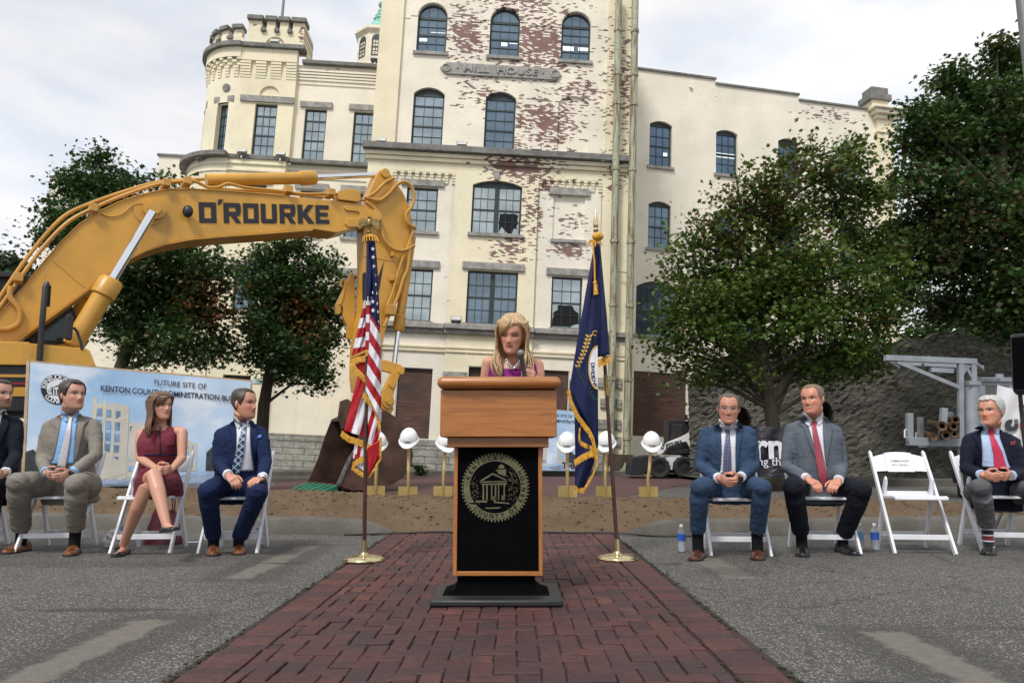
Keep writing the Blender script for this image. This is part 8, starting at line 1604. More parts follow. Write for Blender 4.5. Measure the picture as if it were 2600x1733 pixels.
def build_person(label, zf, J, head, tone, hairc, clothes, sex='m', group=None, k=1.0, standing=False, belly=0.0, seed=1, smile=False, beard=0.0, eyes_down=False, hands='clasp', hs=1.0):
    P = {n: at(zf(*p[:2]), p[2]) for n, p in J.items()}
    if sex == 'm':
        for s in 'LR': sg = 1 if s == 'L' else -1; P['sh' + s] += Vector((sg * .026, 0, 0)); P['el' + s] += Vector((sg * .026, 0, 0))
    S = {'pel': (P['hipL'] + P['hipR']) / 2, 'neck': P['neck'], 'Xs': (P['shR'] - P['shL']).normalized(), 'Xh': (P['hipR'] - P['hipL']).normalized(), 'k': k, 'belly': belly}
    upv = (S['neck'] - S['pel']).normalized(); Fv = S['Xs'].cross(upv) * -1.0; Fv = Fv if Fv.y < 0 else -Fv; S['F'] = Fv.normalized(); S['P'] = P
    FEM[0] = 1.0 if sex == 'f' else 0.0; yaw, pit, rol = head; hc = P['head']; Mh = Matrix.Translation(hc) @ Matrix.Rotation(RAD(yaw), 4, 'Z') @ Matrix.Rotation(RAD(pit), 4, 'X') @ Matrix.Rotation(RAD(rol), 4, 'Y') @ Matrix.Scale(hs, 4)
    T = MAN_T if sex == 'm' else WOM_T; base = Vector((S['pel'].x, S['pel'].y, 0.0))
    mb = MB(); head_grid(mb, Mh); nb = Mh @ Vector((0, 0.022, -0.075)); nr_ = (0.057 if sex == 'm' else 0.048) * k; mb.tube([P['neck'] - upv * 0.05, P['neck'] + upv * 0.02, nb, nb + (nb - P['neck']).normalized() * 0.04], [nr_ * 1.25, nr_ * 1.08, nr_, nr_ * 0.95], 18)
    torso(mb, S, T, -0.15, 1.0, -0.006); ar = (0.046, 0.038, 0.026) if sex == 'm' else (0.040, 0.034, 0.0225)
    for s in 'LR':
        sh, el, wr = P['sh' + s], P['el' + s], P['wr' + s]; a0 = P['neck'].lerp(sh, 0.35) - upv * 0.045; mb.tube([a0, a0.lerp(sh, .6) + upv * 0.006, sh - upv * .012], [ar[0] * .95, ar[0], ar[0] * .98], 14, round_ends=True); mb.tube([sh - upv * .012, sh.lerp(el, .35), el, el.lerp(wr, .3), wr], [ar[0] * 1.04, ar[0] * 1.02, ar[1], ar[1] * 1.02, ar[2]], 14, round_ends=True)
        hp, kn, an = P['hip' + s], P['kn' + s], P['an' + s]; lr = (0.075, 0.052, 0.05, 0.034) if sex == 'm' else (0.078, 0.053, 0.052, 0.031); mb.tube([hp, hp.lerp(kn, .5), kn, kn.lerp(an, .3), an], [lr[0], lr[0] * .88, lr[1], lr[2] * 1.02, lr[3]], 16, round_ends=True)
        h_, t_ = P['hl' + s], P['toe' + s]; mb.tube([h_.lerp(t_, .1) + Vector((0, 0, .04)), h_.lerp(t_, .35) + Vector((0, 0, .036)), h_.lerp(t_, .65) + Vector((0, 0, .024)), h_.lerp(t_, .9) + Vector((0, 0, .02))], [.024, .026, .017, .012], 10, round_ends=True)
    Xa = S['Xs']; Z1 = Vector((0, 0, 1))
    if hands == 'clasp':
        c = P['hands']
        for s, sg in (('L', 1), ('R', -1)):
            w = P['wr' + s]; d = (c + Xa * (-0.005 * sg) - w); nrm = (Xa * sg * 0.75 + Vector((0, 0.55, 0))).normalized(); lat = (Z1 * 0.8 - Vector((0, 0.35, 0)))
            d = d.normalized(); lat = (lat - d * lat.dot(d)).normalized(); nrm = d.cross(lat); nrm = nrm if nrm.dot(Xa * sg + Vector((0, .4, 0))) > 0 else -nrm
            hand(mb, w, d, lat, nrm, (28, 48, 40) if s == 'L' else (36, 50, 38), k=0.98 if sex == 'm' else 0.84)
    elif hands == 'rest':
        for s, sg in (('L', 1), ('R', -1)):
            w = P['wr' + s]; d = (P['hand' + s] - w).normalized(); nrm = Vector((0, 0.55, -0.8)); nrm = (nrm - d * nrm.dot(d)).normalized(); lat = d.cross(nrm); lat = lat if lat.dot(Xa * sg) > 0 else -lat; hand(mb, w, d, lat, nrm, (30, 38, 28), k=0.98)
    elif hands == 'mic':
        w = P['wrR']; d = (P['handR'] - w).normalized(); nrm = (P['grip'] - P['handR']); nrm = (nrm - d * nrm.dot(d)).normalized(); lat = d.cross(nrm); lat = lat if lat.z > 0 else -lat; hand(mb, w, d, lat, nrm, (38, 62, 48), k=0.84)
        w = P['wrL']; d = (P['handL'] - w).normalized(); nrm = Vector((0, 0, -1)); nrm = (nrm - d * nrm.dot(d)).normalized(); lat = d.cross(nrm); lat = lat if lat.dot(Xa) > 0 else -lat; hand(mb, w, d, lat, nrm, (15, 20, 15), k=0.84)
    me = remesh(mb, 0.0046 if hands != 'mic' else 0.0036, 1, 0.5); v = verts_of(me); set_cols(me, face_cols(v, Mh, tone, hairc, smile, beard, sex == 'f', eyes_down)); me.materials.append(M['skin'])
    body = mesh_obj('person', me, None, angle=180, fix=False); tag(body, label, 'person', group); S['body'] = body; S['Mh'] = Mh; S['up'] = upv; S['zf'] = zf
    return S
def suit(S, jm, tm, T=MAN_T, lw=1.0, sleeve=(0.061, 0.053, 0.044), hem=0.155, seed=1, cuff=None, shoem=None, sock=None, collar=None):
    P, up, o = S['P'], S['up'], S['body']; k = S['k']; S['lw'] = lw
    mb = MB(); torso(mb, S, T, -0.22, 0.955, 0.016)
    for s in 'LR':
        sh, el, wr = P['sh' + s], P['el' + s], P['wr' + s]; a0 = P['neck'].lerp(sh, 0.22) - up * 0.035; a1 = P['neck'].lerp(sh, 0.62) - up * 0.022; we = el.lerp(wr, 0.90)
        sp = sh - up * 0.012 + (P['neck'] - sh).normalized() * 0.012; mb.tube([a0, a1, sp], [.058, .064, .062], 18, round_ends=True)
        mb.tube([sp, sh.lerp(el, .3), sh.lerp(el, .7), el, el.lerp(we, .35), we], [sleeve[0] * .93, sleeve[0] * .98, sleeve[0] * .9, sleeve[1], sleeve[1] * .96, sleeve[2]], 18); mb.ell(sp, (sleeve[0] * .95,) * 3, 14, 10); mb.ell(el, (sleeve[1] * 1.0,) * 3, 14, 10)
    S['jacket'] = shell(mb, 0.010, 5, 0.0042, seed, 'jacket', jm, o); m2 = MB(); torso(m2, S, T, 0.3, 1.0, 0.012); jd = S['jacket'].data; S['bvh'] = BVHTree.FromPolygons([v.co.copy() for v in jd.vertices] + [Vector(v) for v in m2.v], [tuple(p.vertices) for p in jd.polygons] + [tuple(i + len(jd.vertices) for i in f) for f in m2.f])
    mb = MB(); torso(mb, S, T, -0.24, 0.22, 0.010)
    for s in 'LR':
        hp, kn, an = P['hip' + s], P['kn' + s], P['an' + s]; d = (an - kn).normalized(); hm = an - d * 0.035; lw = S['lw']; mb.tube([hp + S['F'] * -0.02, hp.lerp(kn, .35), hp.lerp(kn, .75), kn + (kn - hp).normalized() * .004, kn.lerp(hm, .25), kn.lerp(hm, .6), hm], [x * lw for x in (.108, .100, .088, .080, .078, .072, .067)], 20); mb.ell(kn, (.074 * lw,) * 3, 14, 10)
    S['trousers'] = shell(mb, 0.010, 5, 0.0040, seed + 50, 'trousers', tm, o)
    for s in 'LR':
        an = P['an' + s]; hl, tp_ = P['hl' + s], P['toe' + s]
        mb = MB(); mb.tube([an.lerp(P['kn' + s], .25), an, Vector((an.x, an.y, 0.045))], [.046, .043, .042], 14); mb.build('sock', sock or M['sock'], o)
        if shoem: shoe('shoe', hl, tp_, Z_UP, shoem, o)
        if cuff:
            el, wr = P['el' + s], P['wr' + s]; d = (wr - el).normalized(); c = el.lerp(wr, 0.90); mb = MB(); mb.tube([c - d * 0.02, c + d * 0.022], [.040, .038], 16); mb.build('shirt_cuff', cuff, o)
    return S
Z_UP = Vector((0, 0, 1))
def shirt_front(S, shirt, shirtm, tie, tiem, lapels=(), jm=None, collar=(), pocket=None):
    zf, o, b = S['zf'], S['body'], S['bvh']
    shirt = [[tuple(Vector(q[0]).lerp(Vector(q[1]), .34))] + list(q[1:]) for q in shirt]; sf = overlay('shirt', b, S, zf, shirt[0], shirt[1], 0.006, shirtm, o, 24, 9); m2 = MB(); torso(m2, S, MAN_T, 0.75, 0.925, -0.004); m2.build('shirt_yoke', shirtm, sf)
    for L_ in lapels: overlay('lapel', b, S, zf, L_[0], L_[1], 0.011, jm, S['jacket'], 18, 6, 0.006)
    if tie: overlay('tie', b, S, zf, tie[0], tie[1], 0.017, tiem, o, 26, 7, 0.006)
    for c in collar: overlay('collar', b, S, zf, c[0], c[1], 0.020, shirtm, sf, 6, 5, 0.005)
    if pocket: overlay('pocket_square', b, S, zf, pocket[0], pocket[1], 0.010, pocket[2], S['jacket'], 5, 5, 0.006)
def wristband(S, s, mat, dial=None, name='watch', t=1.06):
    P = S['P']; el, wr = P['el' + s], P['wr' + s]; d = (wr - el).normalized(); c = el.lerp(wr, t); mb = MB(); mb.tube([c - d * 0.011, c + d * 0.011], 0.0335, 18); w = mb.build(name, mat, S['body'])
    if dial: n = Vector((0.2 if s == 'R' else -0.2, -0.8, 0.5)); n = (n - d * n.dot(d)).normalized(); mb = MB(); mb.cyl(c + n * 0.028, c + n * 0.038, 0.017, 16); mb.build('dial', dial, w)
def neck_collar(S, mat, r=0.063, h=0.006):
    P, up = S['P'], S['up']; c = P['neck']; nb = S['Mh'] @ Vector((0, 0.022, -0.075)); d = (nb - c).normalized(); mb = MB(); R = []
    for rr_, hh in ((r * 1.2, -0.045), (r * 1.06, -0.008), (r, h), (r * 0.95, h), (r * 0.95, 0.0)): R.append([c + d * (hh + 0.030 * math.cos(a)) + S['Xs'] * (rr_ * math.sin(a)) - S['F'] * (rr_ * math.cos(a)) for a in [RAD(-118 + 236 * q / 27) for q in range(28)]])
    mb.grid(R); mb.build('collar_band', mat, S['body'], angle=70)
# ---- cloth
M['sock'] = fabric('dark_sock', (0.008, 0.008, 0.011)); M['shirt_white'] = fabric('white_shirt', (0.66, 0.67, 0.74), 0.7, 0.05, 300, 0.25, (0.58, 0.59, 0.66)); M['shirt_blue'] = fabric('light_blue_shirt', (0.25, 0.44, 0.70), 0.7, 0.06, 300, 0.3, (0.20, 0.36, 0.60)); M['shirt_pale'] = fabric('pale_blue_shirt', (0.42, 0.53, 0.72), 0.7, 0.05, 300, 0.3, (0.36, 0.47, 0.66))
def mat_tie(name, f):
    g = GR(name); X = g.sep(); return g.done(f(g, X), 0.45, 0, g.bump(g.noise(400, 2), 0.2, 0.001), Sheen_Weight=0.2)
def stripes(g, X, p, d, w): return g.math('LESS_THAN', g.math('FRACT', g.math('DIVIDE', g.math('ADD', X[2], g.math('MULTIPLY', X[0], d)), p)), w)
M['tie_stripe'] = mat_tie('white_striped_tie', lambda g, X: g.mix(stripes(g, X, 0.020, -0.75, 0.25), (0.60, 0.57, 0.60), (0.17, 0.15, 0.18)))
M['tie_plaid'] = mat_tie('blue_plaid_tie', lambda g, X: g.mix(g.math('MULTIPLY', g.math('MAXIMUM', stripes(g, X, 0.055, 0.9, 0.22), stripes(g, X, 0.055, -0.9, 0.22)), 0.75), g.mix(g.math('MAXIMUM', stripes(g, X, 0.055, 0.9, 0.5), stripes(g, X, 0.055, -0.9, 0.5)), (0.008, 0.02, 0.055), (0.02, 0.06, 0.13)), (0.45, 0.55, 0.66)))
def dots(g, X, p, base, dot): return g.mix(g.step(g.n('VectorMath', {0: g.comb(g.math('SUBTRACT', g.math('FRACT', g.math('DIVIDE', X[0], p)), 0.5), g.math('SUBTRACT', g.math('FRACT', g.math('DIVIDE', X[2], p)), 0.5), 0.0)}, operation='LENGTH').outputs['Value'], 0.34, 0.24), base, dot)
M['tie_navy'] = mat_tie('navy_dotted_tie', lambda g, X: dots(g, X, 0.011, (0.010, 0.015, 0.055), (0.28, 0.32, 0.48))); M['tie_red'] = mat_tie('crimson_checked_tie', lambda g, X: dots(g, X, 0.013, (0.26, 0.008, 0.03), (0.42, 0.14, 0.18))); M['tie_pink'] = mat_tie('bright_crimson_tie', lambda g, X: g.mix(g.noise(20, 2), (0.42, 0.010, 0.055), (0.52, 0.02, 0.08)))
M['tan_suit'] = fabric('olive_tan_suiting', (0.225, 0.207, 0.18), second=(0.145, 0.132, 0.112)); M['navy_suit'] = fabric('bright_navy_suiting', (0.010, 0.020, 0.068), second=(0.006, 0.012, 0.04)); M['dark_suit'] = fabric('midnight_suiting', (0.009, 0.012, 0.022), second=(0.005, 0.006, 0.01)); M['blue_suit'] = fabric('slate_blue_suiting', (0.035, 0.066, 0.125), second=(0.022, 0.04, 0.08)); M['grey_jacket'] = fabric('grey_blue_tweed', (0.115, 0.135, 0.165), weave=600, second=(0.05, 0.06, 0.075)); M['black_trouser'] = fabric('black_trouser_cloth', (0.0075, 0.009, 0.016), second=(0.004, 0.005, 0.009)); M['blazer'] = fabric('dark_navy_blazer', (0.0085, 0.011, 0.026), second=(0.005, 0.007, 0.015)); M['grey_trouser'] = fabric('grey_flannel', (0.12, 0.122, 0.13), second=(0.07, 0.072, 0.08))
M['shoe_tan'] = simple('cognac_leather', (0.155, 0.052, 0.018), 0.3, var=0.3, vs=14); M['shoe_brown'] = simple('brown_leather', (0.075, 0.025, 0.015), 0.3, var=0.3, vs=14); M['shoe_black'] = simple('black_leather', (0.010, 0.010, 0.012), 0.28, var=0.2, vs=14); M['watch_steel'] = simple('watch_steel', (0.5, 0.5, 0.5), 0.25, 0.9); M['dark_band'] = simple('dark_watch_strap', (0.015, 0.016, 0.016), 0.5)
TONE = np.array([0.51, 0.285, 0.202])
_at = at
def ground_feet(S_J, zf, s, ank, toe_px, L_=0.285, back=0.07):
    """toe on the ground where the photograph shows it; the heel lies back towards the ankle"""
    toe = onz(zf(*toe_px), 0.0); an = min((_at(zf(*ank[:2]), toe.y + 0.02 * q) for q in range(0, 20)), key=lambda p: abs(math.hypot(p.x - toe.x, p.y - toe.y) - (L_ - 0.085))); d = Vector((an.x - toe.x, an.y - toe.y, 0)); d = d.normalized() if d.length > 0.02 else Vector((0, 1, 0)); return toe, toe + d * L_, an
def person(label, zf, J, feet, *a, **kw):
    """joints in traced pixels with depths; feet given by toe pixels on the ground"""
    global at
    fixed = {}
    for s, (toe_px, ln) in feet.items():
        t_, h_, a_ = ground_feet(J, zf, s, J['an' + s], toe_px, ln); fixed['toe' + s] = t_; fixed['hl' + s] = h_; fixed['an' + s] = a_
    JJ = dict(J)
    def at2(p, D):
        return D if isinstance(D, Vector) else _at(p, D)
    for n, v in fixed.items(): JJ[n] = (0, 0, v)
    at = at2
    try: S = build_person(label, zf, JJ, *a, **kw)
    finally: at = _at
    return S
# ---- tan suit
J = dict(head=(497, 335, 6.33), neck=(478, 462, 6.42), shL=(312, 548, 6.42), shR=(672, 540, 6.40), elL=(268, 765, 6.36), elR=(680, 745, 6.30), wrL=(318, 868, 6.06), wrR=(488, 868, 6.02), hands=(398, 905, 5.93), hipL=(372, 955, 6.46), hipR=(590, 955, 6.46), knL=(120, 930, 5.97), knR=(525, 940, 5.93), anL=(150, 1262, 6.05), anR=(518, 1265, 5.97))
S = person('man in a tan suit, light blue shirt and striped tie, hands clasped', P2, J, {'L': ((22, 1425), 0.27), 'R': ((470, 1440), 0.27)}, (62, -4, 0), TONE * 0.95, (0.03, 0.022, 0.018), None, seed=1, beard=0.12, hands='clasp', k=1.06, hs=1.07)
suit(S, M['tan_suit'], M['tan_suit'], seed=1, lw=1.08, cuff=M['shirt_blue'], shoem=M['shoe_tan'])
shirt_front(S, ([(425, 455), (405, 560), (365, 770), (352, 805)], [(548, 455), (522, 560), (512, 770), (508, 800)]), M['shirt_blue'], ([(466, 480), (470, 508), (436, 650), (393, 822)], [(502, 478), (492, 512), (478, 660), (450, 830)]), M['tie_stripe'],
            [([(418, 462), (335, 525), (395, 555), (385, 640), (352, 770)], [(425, 462), (418, 520), (408, 570), (392, 650), (362, 780)]), ([(548, 458), (536, 520), (524, 600), (516, 700), (513, 780)], [(560, 462), (612, 505), (575, 540), (555, 650), (520, 785)])], M['tan_suit'], [([(424, 440), (430, 500)], [(474, 472), (458, 520)]), ([(500, 470), (512, 520)], [(546, 438), (540, 490)])])
neck_collar(S, M['shirt_blue']); wristband(S, 'R', M['dark_band']); hair_short(S['Mh'], mat_hair('short_dark_hair', (0.022, 0.016, 0.013), (0.06, 0.045, 0.035)), S['body'], 0.0, 0.012, 1)
# ---- far left man
J = dict(head=(-2, 330, 6.4), neck=(-22, 455, 6.5), shL=(-185, 540, 6.5), shR=(135, 530, 6.48), elL=(-215, 760, 6.45), elR=(128, 755, 6.4), wrL=(-110, 880, 6.1), wrR=(30, 870, 6.1), hands=(-50, 905, 6.0), hipL=(-150, 960, 6.55), hipR=(50, 960, 6.55), knL=(-280, 930, 6.05), knR=(-50, 945, 6.05), anL=(-260, 1280, 6.1), anR=(-80, 1275, 6.08))
S = person('bearded man in a dark suit cut off by the left picture edge', P2, J, {'L': ((-300, 1420), 0.27), 'R': ((-110, 1430), 0.27)}, (70, -2, 0), TONE * 0.9, (0.03, 0.02, 0.016), None, seed=2, beard=0.6, k=1.03, hs=1.05)
suit(S, M['dark_suit'], M['dark_suit'], seed=2, cuff=M['shirt_white'], shoem=M['shoe_tan'])
shirt_front(S, ([(-70, 455), (-72, 560), (-60, 700)], [(32, 440), (5, 500), (-40, 700)]), M['shirt_white'], None, None, [([(28, 440), (4, 520), (-30, 690)], [(45, 450), (60, 540), (-15, 700)])], M['dark_suit'], [([(0, 440), (5, 490)], [(32, 418), (25, 460)])])
neck_collar(S, M['shirt_white']); hair_short(S['Mh'], mat_hair('dark_brown_hair', (0.02, 0.014, 0.011), (0.055, 0.04, 0.03)), S['body'], 0.004, 0.010, 2)
# ---- navy plaid tie
J = dict(head=(1676, 392, 6.22), neck=(1655, 512, 6.30), shL=(1490, 605, 6.30), shR=(1815, 590, 6.26), elL=(1478, 800, 6.24), elR=(1845, 790, 6.2), wrL=(1572, 885, 5.96), wrR=(1800, 905, 5.95), handL=(1640, 945, 5.86), handR=(1738, 912, 5.83), hipL=(1540, 958, 6.36), hipR=(1742, 958, 6.36), knL=(1425, 985, 5.86), knR=(1772, 1000, 5.84), anL=(1468, 1318, 5.90), anR=(1640, 1315, 5.92))
S = person('man in a bright navy suit with a blue plaid tie', P2, J, {'L': ((1462, 1440), 0.27), 'R': ((1640, 1432), 0.26)}, (72, 0, 0), TONE * np.array([1.03, .92, .88]), (0.03, 0.018, 0.012), None, seed=3, hands='rest', k=1.0, beard=0.08, hs=1.04)
suit(S, M['navy_suit'], M['navy_suit'], seed=3, lw=.95, cuff=M['shirt_white'], shoem=M['shoe_tan'])
shirt_front(S, ([(1610, 495), (1624, 600), (1618, 700), (1640, 852)], [(1722, 490), (1716, 600), (1724, 720), (1745, 850)]), M['shirt_white'], ([(1648, 522), (1660, 562), (1606, 780), (1592, 845)], [(1692, 516), (1690, 572), (1672, 740), (1640, 888)]), M['tie_plaid'],
            [([(1604, 505), (1560, 560), (1600, 600), (1606, 700), (1628, 850)], [(1612, 505), (1622, 560), (1624, 610), (1620, 710), (1640, 855)]), ([(1722, 500), (1718, 600), (1728, 700), (1745, 850)], [(1745, 520), (1775, 600), (1760, 700), (1752, 850)])], M['navy_suit'], [([(1608, 480), (1618, 545)], [(1655, 520), (1640, 562)]), ([(1688, 512), (1698, 545)], [(1722, 478), (1718, 520)])], ([(1755, 612), (1757, 628)], [(1795, 602), (1796, 622)], simple('blue_silk', (0.08, 0.16, 0.5), 0.4)))
neck_collar(S, M['shirt_white']); wristband(S, 'R', M['watch_steel'], M['pr_white']); hair_short(S['Mh'], mat_hair('short_brown_hair', (0.03, 0.02, 0.014), (0.075, 0.05, 0.035)), S['body'], 0.008, 0.008, 3)
# ---- glasses, blue suit
J = dict(head=(705, 462, 6.10), neck=(702, 590, 6.20), shL=(528, 625, 6.22), shR=(868, 622, 6.22), elL=(497, 845, 6.18), elR=(895, 840, 6.18), wrL=(648, 928, 5.88), wrR=(778, 922, 5.86), hands=(712, 955, 5.80), hipL=(605, 985, 6.26), hipR=(820, 985, 6.26), knL=(512, 985, 5.70), knR=(928, 985, 5.70), anL=(500, 1300, 5.75), anR=(893, 1298, 5.75))
S = person('smiling man with rimless glasses in a slate blue suit and dotted tie', P5, J, {'L': ((470, 1476), 0.27), 'R': ((897, 1472), 0.26)}, (-14, 6, 3), TONE * np.array([1.0, .86, .80]), (0.10, 0.075, 0.06), None, seed=4, smile=True, k=1.05, hs=1.03, eyes_down=True)
suit(S, M['blue_suit'], M['blue_suit'], seed=4, lw=.9, cuff=M['shirt_white'], shoem=M['shoe_brown'])
shirt_front(S, ([(645, 545), (655, 640), (660, 760), (645, 895)], [(762, 542), (755, 640), (752, 760), (756, 895)]), M['shirt_white'], ([(678, 592), (688, 622), (672, 760), (668, 898)], [(722, 590), (712, 622), (722, 760), (724, 888)]), M['tie_navy'],
            [([(640, 560), (598, 588), (622, 612), (640, 740), (644, 860)], [(648, 560), (655, 610), (658, 660), (660, 760), (650, 880)]), ([(760, 560), (755, 640), (753, 760), (754, 880)], [(785, 565), (800, 625), (775, 760), (762, 880)])], M['blue_suit'], [([(643, 530), (652, 592)], [(692, 585), (672, 605)]), ([(708, 585), (730, 602)], [(760, 530), (752, 590)])])
neck_collar(S, M['shirt_white']); wristband(S, 'R', M['dark_band'], M['watch_steel']); hair_short(S['Mh'], mat_hair('greying_hair', (0.05, 0.042, 0.036), (0.16, 0.14, 0.125)), S['body'], 0.010, 0.006, 4, bald=0.5)
mb = MB(); Mh = S['Mh']
for s in (-1, 1):
    c = Vector((s * 0.032, -0.104, 0.002)); mb.tube([Mh @ (c + Vector((0.021 * math.cos(a), 0.004 * math.cos(a) * s, 0.013 * math.sin(a)))) for a in [2 * math.pi * q / 18 for q in range(19)]], 0.0013, 5); mb.tube([Mh @ Vector((s * 0.054, -0.098, 0.006)), Mh @ Vector((s * 0.076, -0.02, 0.008)), Mh @ Vector((s * 0.077, 0.012, 0.004))], 0.0014, 5)
mb.tube([Mh @ Vector((-0.011, -0.107, 0.004)), Mh @ Vector((0.011, -0.107, 0.004))], 0.0014, 5); mb.build('glasses', M['watch_steel'], S['body'])
mb = MB(); c = at(P5(787, 608), 6.0); h = S['bvh'].ray_cast(CAMP, ray(P5(787, 608)).normalized()); c = h[0] if h[0] else c; mb.ell(c - ray(P5(787, 608)).normalized() * 0.014, (0.009, 0.005, 0.009), 10, 6); mb.build('lapel_pin', M['brass'], S['jacket'])
# ---- grey jacket
J = dict(head=(1262, 402, 6.30), neck=(1272, 528, 6.40), shL=(1095, 600, 6.40), shR=(1438, 612, 6.42), elL=(1070, 850, 6.36), elR=(1475, 845, 6.38), wrL=(1232, 930, 6.04), wrR=(1432, 945, 6.04), handL=(1308, 978, 5.93), handR=(1385, 985, 5.93), hipL=(1165, 985, 6.44), hipR=(1395, 985, 6.44), knL=(1135, 985, 5.90), knR=(1588, 1005, 5.98), anL=(1188, 1305, 5.92), anR=(1462, 1318, 6.02))
S = person('smiling man in a grey tweed jacket with a crimson checked tie', P5, J, {'L': ((1196, 1450), 0.27), 'R': ((1560, 1440), 0.28)}, (-44, 2, -2), TONE * np.array([1.08, .88, .82]), (0.13, 0.085, 0.05), None, seed=5, smile=True, hands='rest', k=1.10, hs=1.06, belly=0.03)
suit(S, M['grey_jacket'], M['black_trouser'], seed=5, cuff=M['shirt_white'], shoem=M['shoe_black'])
shirt_front(S, ([(1200, 498), (1242, 600), (1288, 760), (1322, 905)], [(1332, 500), (1332, 620), (1344, 790), (1362, 930)]), M['shirt_white'], ([(1246, 545), (1258, 585), (1284, 800), (1308, 930), (1336, 978)], [(1286, 540), (1288, 588), (1330, 760), (1364, 920), (1342, 975)]), M['tie_red'],
            [([(1196, 505), (1158, 560), (1205, 590), (1258, 740), (1288, 800)], [(1204, 510), (1228, 570), (1246, 620), (1280, 735), (1296, 805)]), ([(1332, 510), (1334, 620), (1344, 760), (1352, 830)], [(1350, 520), (1400, 600), (1372, 740), (1358, 840)])], M['grey_jacket'], [([(1198, 486), (1216, 560)], [(1262, 540), (1240, 580)]), ([(1280, 535), (1304, 575)], [(1332, 488), (1332, 545)])])
neck_collar(S, M['shirt_white']); hair_short(S['Mh'], mat_hair('thin_sandy_hair', (0.13, 0.085, 0.05), (0.26, 0.19, 0.125)), S['body'], 0.008, 0.006, 5, bald=0.4)
# ---- white haired man
J = dict(head=(1068, 548, 6.42), neck=(1072, 655, 6.52), shL=(910, 728, 6.52), shR=(1232, 742, 6.56), elL=(895, 905, 6.46), elR=(1262, 930, 6.5), wrL=(1018, 945, 6.16), wrR=(1190, 948, 6.18), hands=(1108, 962, 6.08), hipL=(985, 1062, 6.56), hipR=(1200, 1062, 6.60), knL=(1005, 1020, 6.02), knR=(1345, 1035, 6.12), anL=(1045, 1272, 6.05), anR=(1400, 1290, 6.1))
S = person('white haired man in a dark blazer with a bright red tie', P6, J, {'L': ((1046, 1446), 0.28), 'R': ((1440, 1440), 0.27)}, (-58, 0, 0), TONE * np.array([1.08, .9, .85]), (0.35, 0.34, 0.33), None, seed=6, k=1.08, hs=1.06, belly=0.03)
suit(S, M['blazer'], M['grey_trouser'], seed=6, lw=.95, cuff=M['shirt_pale'], shoem=M['shoe_black'], sock=mat_tie('striped_sock', lambda g, X: g.mix(g.math('LESS_THAN', g.math('FRACT', g.math('DIVIDE', X[2], 0.045)), 0.22), g.mix(g.math('LESS_THAN', g.math('FRACT', g.math('DIVIDE', X[2], 0.09)), 0.5), (0.01, 0.012, 0.03), (0.16, 0.015, 0.03)), (0.6, 0.6, 0.65))))
shirt_front(S, ([(998, 630), (1008, 710), (1014, 800), (1008, 892)], [(1116, 655), (1124, 710), (1160, 800), (1188, 900)]), M['shirt_pale'], ([(1046, 662), (1060, 700), (1084, 815), (1090, 906)], [(1092, 660), (1088, 702), (1138, 800), (1170, 906)]), M['tie_pink'],
            [([(994, 640), (950, 700), (975, 730), (1000, 810), (1005, 885)], [(1000, 640), (1008, 700), (1012, 760), (1015, 820), (1012, 890)]), ([(1118, 660), (1128, 720), (1158, 800), (1182, 880)], [(1135, 665), (1180, 740), (1185, 800), (1195, 885)])], M['blazer'], [([(1000, 612), (1010, 680)], [(1056, 660), (1032, 690)]), ([(1086, 658), (1108, 690)], [(1116, 628), (1120, 680)])], ([(1188, 738), (1192, 760)], [(1222, 728), (1218, 758)], simple('dark_red_silk', (0.16, 0.008, 0.015), 0.5)))
neck_collar(S, M['shirt_pale']); wristband(S, 'R', M['watch_steel']); hair_short(S['Mh'], mat_hair('white_hair', (0.36, 0.35, 0.33), (0.62, 0.61, 0.58)), S['body'], -0.002, 0.014, 6)
# ---- women
def dress(S, mat, T, top, skirt=0.6, grow=0.012, seed=1, r=0.1, wide=.58, straps=True):
    P, up, o = S['P'], S['up'], S['body']; mb = MB(); torso(mb, S, T, -0.2, top, grow)
    if straps:
        for s in 'LR': q_ = P['neck'].lerp(P['sh' + s], wide); mb.tube([q_ - up * 0.14 + S['F'] * 0.045, q_ - up * 0.07 + S['F'] * 0.035, q_ - up * 0.018 + S['F'] * 0.012, q_ - up * 0.02 - S['F'] * 0.035, q_ - up * 0.12 - S['F'] * 0.05], [.056, .054, .046, .046, .056], 14)
    for s in 'LR':
        hp, kn = P['hip' + s], P['kn' + s]; mb.tube([hp, hp.lerp(kn, .3), hp.lerp(kn, skirt)], [r * 1.1, r * 1.03, r], 18)
    mb.tube([P['hipL'].lerp(P['hipR'], .5), P['hipL'].lerp(P['hipR'], .5) * .55 + (P['knL'] + P['knR']) * .225], [r * 1.2, r * 1.15], 18)
    S['dress'] = shell(mb, 0.008, 3, 0.0030, seed, 'dress', mat, o); S['bvh'] = bvh_of(S['dress']); S['jacket'] = S['dress']
g_ = GR('burgundy_tweed'); X = g_.sep(); ck = g_.math('MAXIMUM', g_.math('LESS_THAN', g_.math('FRACT', g_.math('DIVIDE', X[0], 0.014)), 0.4), g_.math('LESS_THAN', g_.math('FRACT', g_.math('DIVIDE', X[2], 0.014)), 0.4)); c_ = g_.mix(g_.math('MULTIPLY', ck, 0.7), (0.19, 0.018, 0.036), (0.085, 0.010, 0.024)); M['dress_red'] = g_.done(c_, 0.85, 0, g_.bump(g_.noise(250, 2), 0.4, 0.002))
